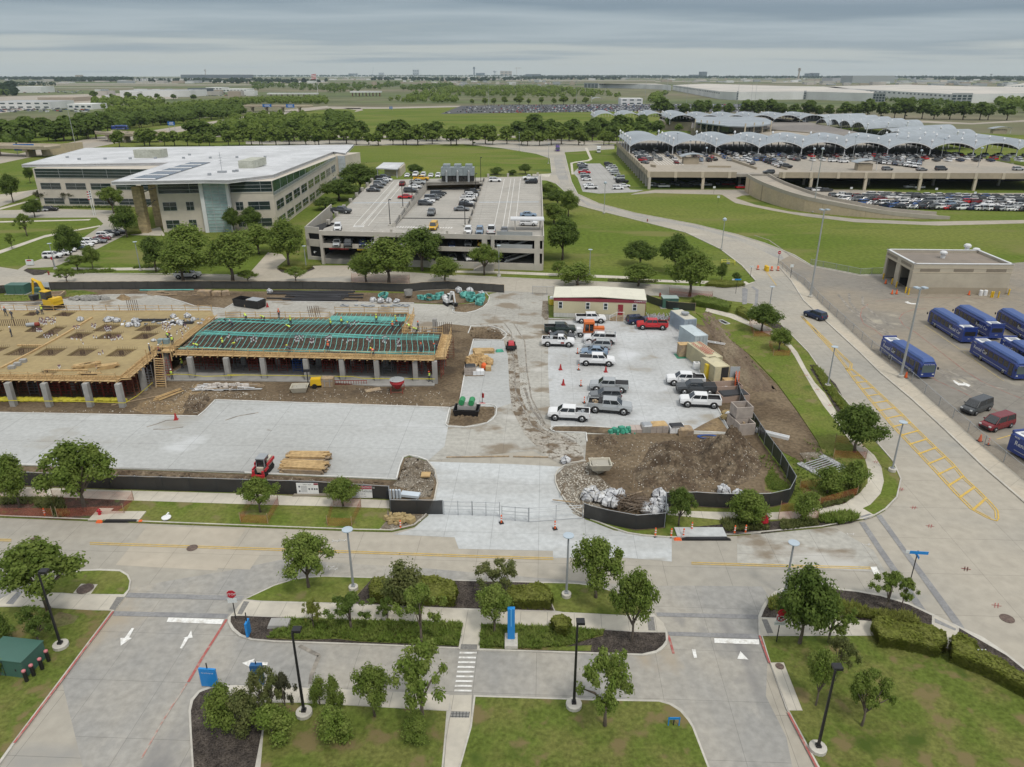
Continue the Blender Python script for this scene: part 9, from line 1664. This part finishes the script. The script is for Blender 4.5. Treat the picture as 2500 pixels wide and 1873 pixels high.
TR='''R,345,545,95,255,broad,mid,broad tree behind the black lamp post at bottom left
R,30,800,600,95,shrub,dark,dark bush left of the green transformer
R,280,800,545,125,open,dark,small dark tree on the bottom left lawn
R,10,1010,895,60,shrub,mid,bush hiding the near end of the green transformer
S,10,1600,1250,140,shrub,mid,leftmost bush in the bottom left bed
S,165,1610,1290,130,shrub,olive,second bush in the bottom left bed
S,360,1560,1120,125,open,olive,feathery olive shrub beside the dark blue box
S,505,1540,1165,95,open,grey,pale feathery shrub left of the bottom lamp post
S,400,1680,1410,150,shrub,light,light green bush at the foot of the bottom lamp post
S,768,1400,1170,75,shrub,mid,slim bushy tree right of the bottom lamp post
S,890,1480,1185,80,shrub,mid,upright bush beside the slim bushy tree
S,1210,1490,1118,160,broad,mid,round multi-stem tree before the lower crosswalk
S,1595,1510,935,250,open,light,open feathery tree left of the crosswalk
S,880,1680,1430,150,shrub,light,yellow-green bush at the bottom edge
S,1560,1650,1500,120,shrub,mid,low bush under the open feathery tree
S,675,445,50,195,broad,light,umbrella-shaped tree on the left lawn of the island
S,1440,580,248,160,shrub,olive,loose shrub above the clipped island hedge
S,715,775,545,88,open,yellow,small pale yellow-green sapling on the island
S,1020,780,530,178,open,dark,dark spreading shrub in the island grass
S,1315,720,545,85,open,dark,small dark shrub between two island trees
S,1590,890,455,185,open,light,bright green open tree left of the central path
T,370,545,290,165,open,olive,sparse shrub on the black mulch of the island
T,340,848,510,140,broad,light,young bright tree left of the blue totem
T,1130,572,155,215,broad,mid,full rounded tree on the right island lawn
T,1408,915,405,175,broad,mid,ragged tree near the right tip of the island
T,1200,1570,975,225,open,light,tall feathery tree on the bottom lawn
U,785,705,275,190,round,dark,large dark tree beside the no turn sign
U,970,700,410,140,open,mid,leaning light tree right of the large dark tree
U,1335,500,268,150,open,mid,spreading small tree in the corner bed
U,1432,478,300,80,open,mid,slim small tree beside the street name blades
U,888,1100,770,115,broad,light,young tree on the lower right lawn
U,1180,1230,900,150,open,mid,soft green tree near the lower right lamp
U,1010,940,680,120,open,olive,faint green shrub on the right lawn
P,765,915,340,335,broad,mid,large spreading tree by the front fence at left
P,180,885,455,170,round,mid,dark full tree cut by the left edge
Q,318,925,632,150,broad,mid,young tree in front of the fence below the skid steer
Q,1062,872,632,128,round,mid,young tree before the entrance banner
N,1300,1465,1172,135,broad,dark,rounded tree at the front fence corner
N,1880,1440,1190,195,shrub,mid,wide spreading shrub tree behind the markers
O,905,645,305,195,round,dark,dense dark round tree on the east verge
O,690,960,760,150,shrub,mid,left spreading shrub at the street corner
O,885,905,712,145,shrub,mid,right spreading shrub at the street corner
O,530,1150,955,130,shrub,mid,shrub tree right of the orange net on the verge
O,60,1170,962,170,shrub,mid,shrub tree at the bend of the front fence
L,1075,1030,765,158,round,dark,dense round tree on the upper east verge
L,1248,1225,1010,105,round,mid,small tree flecked with white flowers
L,345,675,245,215,round,mid,big full tree behind the site office trailer
L,200,450,70,170,round,dark,tallest dark tree of the clump north of the trailer
W,1562,648,592,42,round,dark,left tree of the clump north of the trailer
W,1558,698,645,40,round,mid,lower left tree of the clump north of the trailer
L,668,525,355,62,round,dark,small dark tree right of the clump
L,815,530,440,44,round,dark,smallest dark tree by the shrub bed
F,1360,580,430,90,round,mid,topmost tree on the right side of the garage
F,1450,650,505,125,round,dark,second tree on the right side of the garage
F,1560,760,520,100,round,mid,outermost tree on the right side of the garage
F,1420,830,640,115,round,mid,fourth tree on the right side of the garage
F,1500,1180,790,175,round,dark,lowest and largest tree right of the garage
F,1650,1430,1205,170,shrub,light,loose light tree behind the trailer roof
F,1465,1350,1200,85,open,mid,slim tree on the walk right of the garage
F,125,1290,890,190,round,dark,large tree before the middle of the garage
F,350,1410,1170,135,round,mid,bright round tree by the north fence
F,735,1330,1045,150,broad,mid,leaning tree before the right half of the garage
F,1135,340,248,62,round,dark,dark round tree behind the garage roof at right
F,855,345,268,78,shrub,dark,wide bush behind the garage roof
F,1010,350,298,52,shrub,dark,low bush between two behind the garage
F,50,350,248,66,round,dark,bush behind the white parked cars on the garage
E,1385,1410,1135,140,round,mid,left tree of the pair before the garage entrance
E,1605,1415,1005,235,round,mid,large tree right of the garage entrance
E,628,1255,815,185,round,mid,tree on the islet before the garage
E,695,1400,1255,98,broad,light,small loose tree by the fence left of the garage
E,225,1400,1290,88,broad,mid,small tree at the fence left of the islet
E,72,1390,950,235,round,mid,large tree at the fence beside the office lawn
E,92,920,690,82,round,dark,tree before the glass stair tower
E,272,930,680,110,round,dark,tree before the office corner
E,330,1120,850,180,round,light,light tree between office and garage
E,1330,520,250,190,round,dark,largest tree at the office side wall
E,1120,600,400,170,round,dark,second tree at the office side wall
E,985,690,570,110,round,dark,third tree at the office side wall
E,1860,345,250,88,round,dark,tree behind the pavilion
D,120,570,330,78,round,dark,dark round tree at the far left lawn
D,275,395,250,42,round,dark,small tree at the office left corner
D,315,700,550,80,round,dark,tree over the parked cars at left
D,410,590,455,76,broad,grey,leftmost olive tree before the office wing
D,645,590,460,86,broad,grey,second olive tree before the office wing
D,850,585,455,74,broad,grey,third olive tree before the office wing
D,1025,665,440,105,broad,mid,green tree before the office wing
D,1140,590,440,62,broad,grey,olive tree behind the green one
D,1320,580,450,50,broad,grey,olive tree between the stone pillars
D,1145,880,620,110,round,dark,tree left of the near stone pillar
D,245,870,680,85,open,mid,sparse young tree on the left lawn
D,110,985,850,48,open,mid,thin sapling on the left lawn
D,648,1095,800,105,round,dark,tall tree over the white parked cars
D,700,1175,1050,98,broad,mid,low tree at the office drive end
D,838,1170,975,66,round,mid,slim tree on the office lawn edge
D,605,1285,1150,90,open,mid,small tree at the street by the hydrant
D,1408,1190,900,130,round,dark,round tree on the office lawn
D,1650,1280,960,190,round,mid,wide tree above the passing white pickup
D,1700,1150,790,200,round,light,light tree on the office lawn before the facade'''
for l_ in TR.split('\n'):
 k,x,y,tp,hf,kd,cl_,lb=l_.split(',',7);tr_(k,float(x),float(y),float(tp),float(hf),kd,cl_,lb)
def treerow(k,x0,y0,x1,y1,n,hpx,colr,where,jit=.6,wf=.74,kind='far'):
 a,b=g(k,x0,y0),g(k,x1,y1)
 for i in range(n):
  q=a.lerp(b,i/max(1,n-1))+Vector((rt.uniform(-jit,jit)*6,rt.uniform(-jit,jit)*12,0));h=hpx*rt.uniform(.7,1.2)
  tree(q,h*wf*rt.uniform(.85,1.15),h,kind,colr,f'{nth(i)} tree from the left, {where}','row trees')
treerow('B',20,560,2080,568,27,11,'mid','front row of the tree belt across the middle');treerow('B',10,528,2060,538,25,12,'dark','second row of the middle tree belt');treerow('B',1350,510,2212,505,13,13,'dark','back right part of the middle tree belt')
treerow('A',850,580,2190,568,18,10,'mid','loose row along the lane behind the office');treerow('A',1320,545,2212,535,12,12,'dark','second row behind the office lane')
treerow('A',-20,560,680,520,15,13,'dark','near left belt beside the highway');treerow('A',-40,535,760,480,15,13,'dark','middle left belt beside the highway');treerow('A',860,460,1630,370,18,11,'dark','left belt running away along the highway')
treerow('C',20,330,2090,352,28,17,'dark','row beyond the rental canopies');treerow('B',980,292,1740,292,11,11,'mid','park row behind the dark car park');treerow('H',1180,300,1200,302,1,5,'mid','courtyard behind the canopies');treerow('G',860,260,1430,300,4,8,'light','bright trees beside the tan podium');treerow('G',30,270,900,215,9,11,'dark','clump left of the tan podium');treerow('A',640,250,1300,262,7,12,'dark','scattered before the pale warehouse')
def woods(k,poly,n,h0,h1,colr='far',lf=26,seed=5,ls=1.3,z=0):
 r_=random.Random(seed);p=GS(T(k,*poly));xs=[q.x for q in p];ys=[q.y for q in p];mb=MB();c=0;gd=0
 while c<n and gd<n*60:
  gd+=1;x,y=r_.uniform(min(xs),max(xs)),r_.uniform(min(ys),max(ys))
  if not inpoly(p,x,y):continue
  c+=1;h=r_.uniform(h0,h1);w_=h*r_.uniform(.4,.65)
  for _ in range(lf):
   d=Vector((r_.gauss(0,1),r_.gauss(0,1),r_.gauss(0,1))).normalized();q=Vector((x+d.x*w_*r_.uniform(.6,1),y+d.y*w_*r_.uniform(.6,1),h*.58+d.z*h*.40));a=(d+Vector((0,0,.5))).orthogonal().normalized();b=d.cross(a).normalized();s_=w_*r_.uniform(.18,.36)*ls;t=r_.uniform(0,3);a,b=(a*math.cos(t)+b*math.sin(t))*s_,(b*math.cos(t)-a*math.sin(t))*s_;mb.quad(q-a,q-b,q+a,q+b)
 mb.build('woodland',LEAF[colr],kind='stuff')
woods('A',(0,590,0,470,400,440,780,400,1400,330,1640,300,1640,380,1300,410,860,470,700,500,640,510,240,560,60,600),200,8,12,'dark',60,1,1.0)
woods('A',(700,345,1000,330,1110,320,1500,285,1640,270,2200,258,2212,292,1700,290,1640,310,1100,350,760,380),420,6,10,'mid',40,2,1.1)
woods('A',(1480,490,1500,430,1700,400,1950,370,2212,400,2212,480,1900,500,1300,520,1270,500),120,6,10,'mid',60,3,1.);woods('B',(-20,480,0,390,130,385,160,420,60,490),30,8,12,'dark',50,4)
woods('B',(590,230,800,180,1200,178,1500,180,1760,200,1900,225,2000,245,1400,250,1000,245,860,255,700,262),560,8,12,'mid',34,5,1.1);woods('B',(370,275,600,240,860,255,860,280,500,285),60,7,11,'mid',30,6)
woods('B',(0,165,360,160,420,150,500,150,480,170,380,195,0,225),130,10,16,'dark',20,7);woods('B',(500,190,720,165,850,160,840,175,640,200,500,210),90,10,16,'dark',20,8)
woods('A',(640,285,760,270,960,275,1100,290,1100,310,700,330,640,310),90,7,12,'mid',30,9);woods('C',(-40,235,0,200,60,205,50,250,-20,262),40,8,12,'mid',30,10);woods('C',(2020,275,2060,240,2212,240,2300,260,2300,320,2120,300),60,8,14,'mid',30,11)
woods('C',(1380,240,1700,246,1850,270,1840,285,1500,262),70,6,9,'dark',24,12);woods('B',(900,112,1500,105,1700,118,1500,135,1000,140),150,9,14,'far',16,60);woods('A',(-300,235,40,215,60,235,-200,262),50,9,14,'dark',24,61);woods('A',(1680,150,2212,165,2212,205,1700,200),110,9,14,'dark',24,62);woods('A',(40,155,380,158,380,168,40,170),60,10,16,'far',16,13)
for i,(k,p,n)in enumerate((('A',(-900,117,900,119,900,126,-900,124),500),('A',(380,126,900,124,900,136,380,138),260),('B',(-700,98,2300,98,2300,103,-700,104),900),('C',(-100,95,2600,98,2600,103,-100,102),900),('A',(900,128,2212,140,2212,150,1500,150,900,135),120),('B',(300,118,900,125,1500,110,2000,118,2000,126,1400,124,900,138,300,128),260),('C',(1500,106,2600,108,2600,122,1900,116),200),('A',(-200,190,100,185,110,240,-200,250),50),('B',(1400,108,2212,106,2212,112,1400,116),160))):woods(k,p,int(n*1.5),10,22,'far',10,20+i,3.2)
def hedge(pts,h,colr,label,n=2600,core=True,z=.16):
 p=GS(pts,z);o=empty('hedge',p[0].to_tuple(),0,label,'hedge');off=p[0];r_=random.Random(len(label));pl=[q-off for q in p];xs=[q.x for q in pl];ys=[q.y for q in pl];mb=MB();m2=MB();c=0
 i2=inset(pl,.15);m2.prism(i2,0,h*.86);m2.build('stems',LEAF[colr],o)
 per=[(a,b,(b-a).length)for a,b in zip(pl,pl[1:]+pl[:1])];tot=sum(l for*_,l in per)
 while c<n:
  if r_.random()<.5:
   x,y=r_.uniform(min(xs),max(xs)),r_.uniform(min(ys),max(ys))
   if not inpoly(pl,x,y):continue
   q=Vector((x,y,h*(.9+.14*math.sin(x*1.3)*math.sin(y*1.7))+r_.uniform(-.08,.1)));d=Vector((r_.uniform(-.5,.5),r_.uniform(-.5,.5),1))
  else:
   t=r_.uniform(0,tot)
   for a,b,l in per:
    if t<=l:break
    t-=l
   q=a+(b-a)*(t/l);e=(b-a).normalized();d=Vector((e.y,-e.x,.4));q=q+Vector((r_.uniform(-.15,.15),r_.uniform(-.15,.15),r_.uniform(.05,h)))
  c+=1;d.normalize();a=d.orthogonal().normalized();b=d.cross(a);s_=r_.uniform(.07,.15);t=r_.uniform(0,3);a,b=(a*math.cos(t)+b*math.sin(t))*s_,(b*math.cos(t)-a*math.sin(t))*s_;mb.quad(q-a,q-b,q+a,q+b)
 mb.build('leaves',LEAF[colr],o)
hedge(T('S',1178,500,1200,440,1300,440,1330,480,1600,430,1680,425,1850,470,1878,540,1850,600,1400,590,1190,570),1.1,'yellow','long clipped yellow-green hedge on the central island',4200);hedge(T('T',440,590,470,545,590,545,690,515,760,560,790,625,770,665,520,655,440,640),1.0,'yellow','clipped yellow-green hedge left of the right island lawn',3000);hedge(T('T',0,520,30,525,50,580,30,640,0,640),.9,'yellow','short end of clipped hedge by the sparse shrub',500)
hedge(T('U',1240,640,1260,600,1330,600,1400,640,1500,645,1600,650,1690,700,1700,760,1650,800,1550,770,1400,740,1290,730),1.1,'yellow','thick clipped hedge left of the corner ramp',5200);hedge(T('U',1738,730,1790,700,1880,750,1900,800,1980,835,2060,880,2110,920,2500,1150,2400,1150,1990,930,1850,870,1745,830),1.1,'yellow','thick clipped hedge running off the lower right corner',5600)
hedge(T('L',370,735,420,712,600,735,760,790,740,845,560,800,400,770),1.1,'mid','leafy hedge behind the transformer fence',2200);hedge(T('L',815,840,860,815,950,870,950,930,830,870),1.0,'yellow','low yellow-green hedge left of the round verge tree',900);hedge(T('L',510,575,560,540,700,540,880,545,900,575,700,590),.7,'yellow','long low yellow shrub bed at the north corner',1500);hedge(T('E',520,1275,640,1255,860,1262,800,1290,620,1298),.6,'yellow','low planting on the islet before the garage',700);hedge(T('D',1140,830,1260,810,1275,850,1150,860),.9,'yellow','pale shrubs at the foot of the near stone pillar',700);hedge(T('T',780,810,860,785,930,820,900,880,820,870),1.2,'yellow','single round bush right of the blue totem',1000,z=.16)
def tufts(k,poly,n,h,colr,seed=1,z=.17,name='ground_cover'):
 r_=random.Random(seed);p=GS(T(k,*poly),z);xs=[q.x for q in p];ys=[q.y for q in p];mb=MB();c=0
 while c<n:
  x,y=r_.uniform(min(xs),max(xs)),r_.uniform(min(ys),max(ys))
  if not inpoly(p,x,y):continue
  c+=1;hh=h*r_.uniform(.5,1.2);s_=hh*.16
  for _ in range(5):a=r_.uniform(0,6.28);dx_,dy_=math.cos(a),math.sin(a);mb.tri((x-dy_*s_,y+dx_*s_,z),(x+dy_*s_,y-dx_*s_,z),(x+dx_*hh*.7,y+dy_*hh*.7,z+hh*r_.uniform(.5,1)))
 mb.build(name,LEAF[colr],kind='stuff')
tufts('S',(478,700,1925,735,1885,915,1100,880,900,855,600,865,340,850,400,790),2600,.38,'light',1);tufts('T',(240,785,900,805,1100,822,1185,835,1180,865,1090,888,900,945,700,970,235,958),1800,.38,'light',2)
tufts('U',(1000,440,1150,470,1300,510,1480,520,1560,590,1500,595,1330,560,1190,545,1000,520),900,.55,'yellow',3);tufts('U',(590,430,640,420,660,480,600,500),120,.5,'yellow',4);tufts('O',(630,1160,640,1135,840,1110,930,1130,920,1170,800,1200,640,1190),420,.6,'light',5,.15);tufts('L',(1585,1390,1640,1390,1830,1640,1960,1860,1900,1860,1700,1600),800,.5,'yellow',6,.15);tufts('O',(590,0,640,0,860,310,830,330,700,190),900,.45,'light',7,.15)
tufts('O',(330,1180,600,1170,620,1210,340,1250),500,.45,'olive',8,.15);tufts('N',(1650,1420,2060,1400,2060,1500,1700,1510),600,.5,'olive',9,.15);tufts('O',(620,1010,800,1010,900,900,960,870,940,960,830,1040,640,1080),400,.5,'olive',10,.15);tufts('P',(20,800,560,800,620,960,500,970,300,850,0,860),500,.5,'olive',11,.17);tufts('O',(215,860,270,780,300,830,400,900,380,950,240,930),700,.3,'mid',12,.07);tufts('W',(-200,700,60,706,235,712,150,728,0,735),700,.3,'mid',13,.06)
tufts('W',(1840,1115,1900,1110,1960,1125,1985,1110,1965,1075,2010,1090,2060,1130,2080,1180,2040,1215,1950,1235,1900,1180),500,.4,'mid',14,.14);tufts('D',(1200,1150,1480,1130,1480,1150,1200,1165),300,.7,'mid',15,.05);tufts('D',(560,1190,1000,1170,1060,1190,700,1215,480,1215),500,.6,'mid',16,.05);tufts('D',(400,610,1180,605,1180,620,400,622),500,.8,'dark',17,.05);tufts('L',(-480,505,-100,515,60,520,0,535,-480,535),400,.5,'olive',18,.05)
def clutter(k,x0,x1,y0,y1,n,s0,s1,seed):
 r_=random.Random(seed);mb=MB()
 for _ in range(n):q=g(k,r_.uniform(x0,x1),r_.uniform(y0,y1));w_=r_.uniform(s0,s1);h=r_.uniform(4,12);mb.box((q.x,q.y,h/2),(w_,w_*r_.uniform(.3,.9),h),0,r_.randrange(4))
 mb.build('distant_town',[B_w,B_g,B_t,B_r],kind='stuff')
clutter('A',0,2212,118,150,90,15,70,1);clutter('B',0,2212,102,128,150,15,60,2);clutter('C',0,2212,100,128,110,15,70,3);clutter('A',600,1700,215,245,26,10,30,4);clutter('B',500,1700,135,165,50,10,35,5);clutter('C',900,2212,130,150,40,20,60,6)
for i,(k,x0,x1,y)in enumerate((('A',-300,1200,150),('A',300,2212,158),('A',900,2212,142),('B',0,1500,122),('B',1200,2212,128),('C',0,1400,118),('C',700,2600,124),('A',-300,900,178))):S('runway',T(k,x0,y,x1,y-2,x1,y+1.5,x0,y+4),.05,M_deck)
#AIR
hz=MB();x0,x1,y0,y1,z0,z1=-9500,9500,-300,13500,-1.2,175
hz.hexa([(x0,y0,z0),(x1,y0,z0),(x1,y1,z0),(x0,y1,z0),(x0,y0,z1),(x1,y0,z1),(x1,y1,z1),(x0,y1,z1)])
mz=bpy.data.materials.new('haze');mz.use_nodes=True;nz=mz.node_tree;nz.nodes.clear();oz=nz.nodes.new('ShaderNodeOutputMaterial');vz=nz.nodes.new('ShaderNodeVolumePrincipled');nz.links.new(vz.outputs[0],oz.inputs['Volume'])
vz.inputs['Color'].default_value=(.66,.79,.93,1);vz.inputs['Density'].default_value=3.2e-5;vz.inputs['Anisotropy'].default_value=0
hz.build('haze',mz,kind='stuff')
scene.cycles.volume_bounces=1
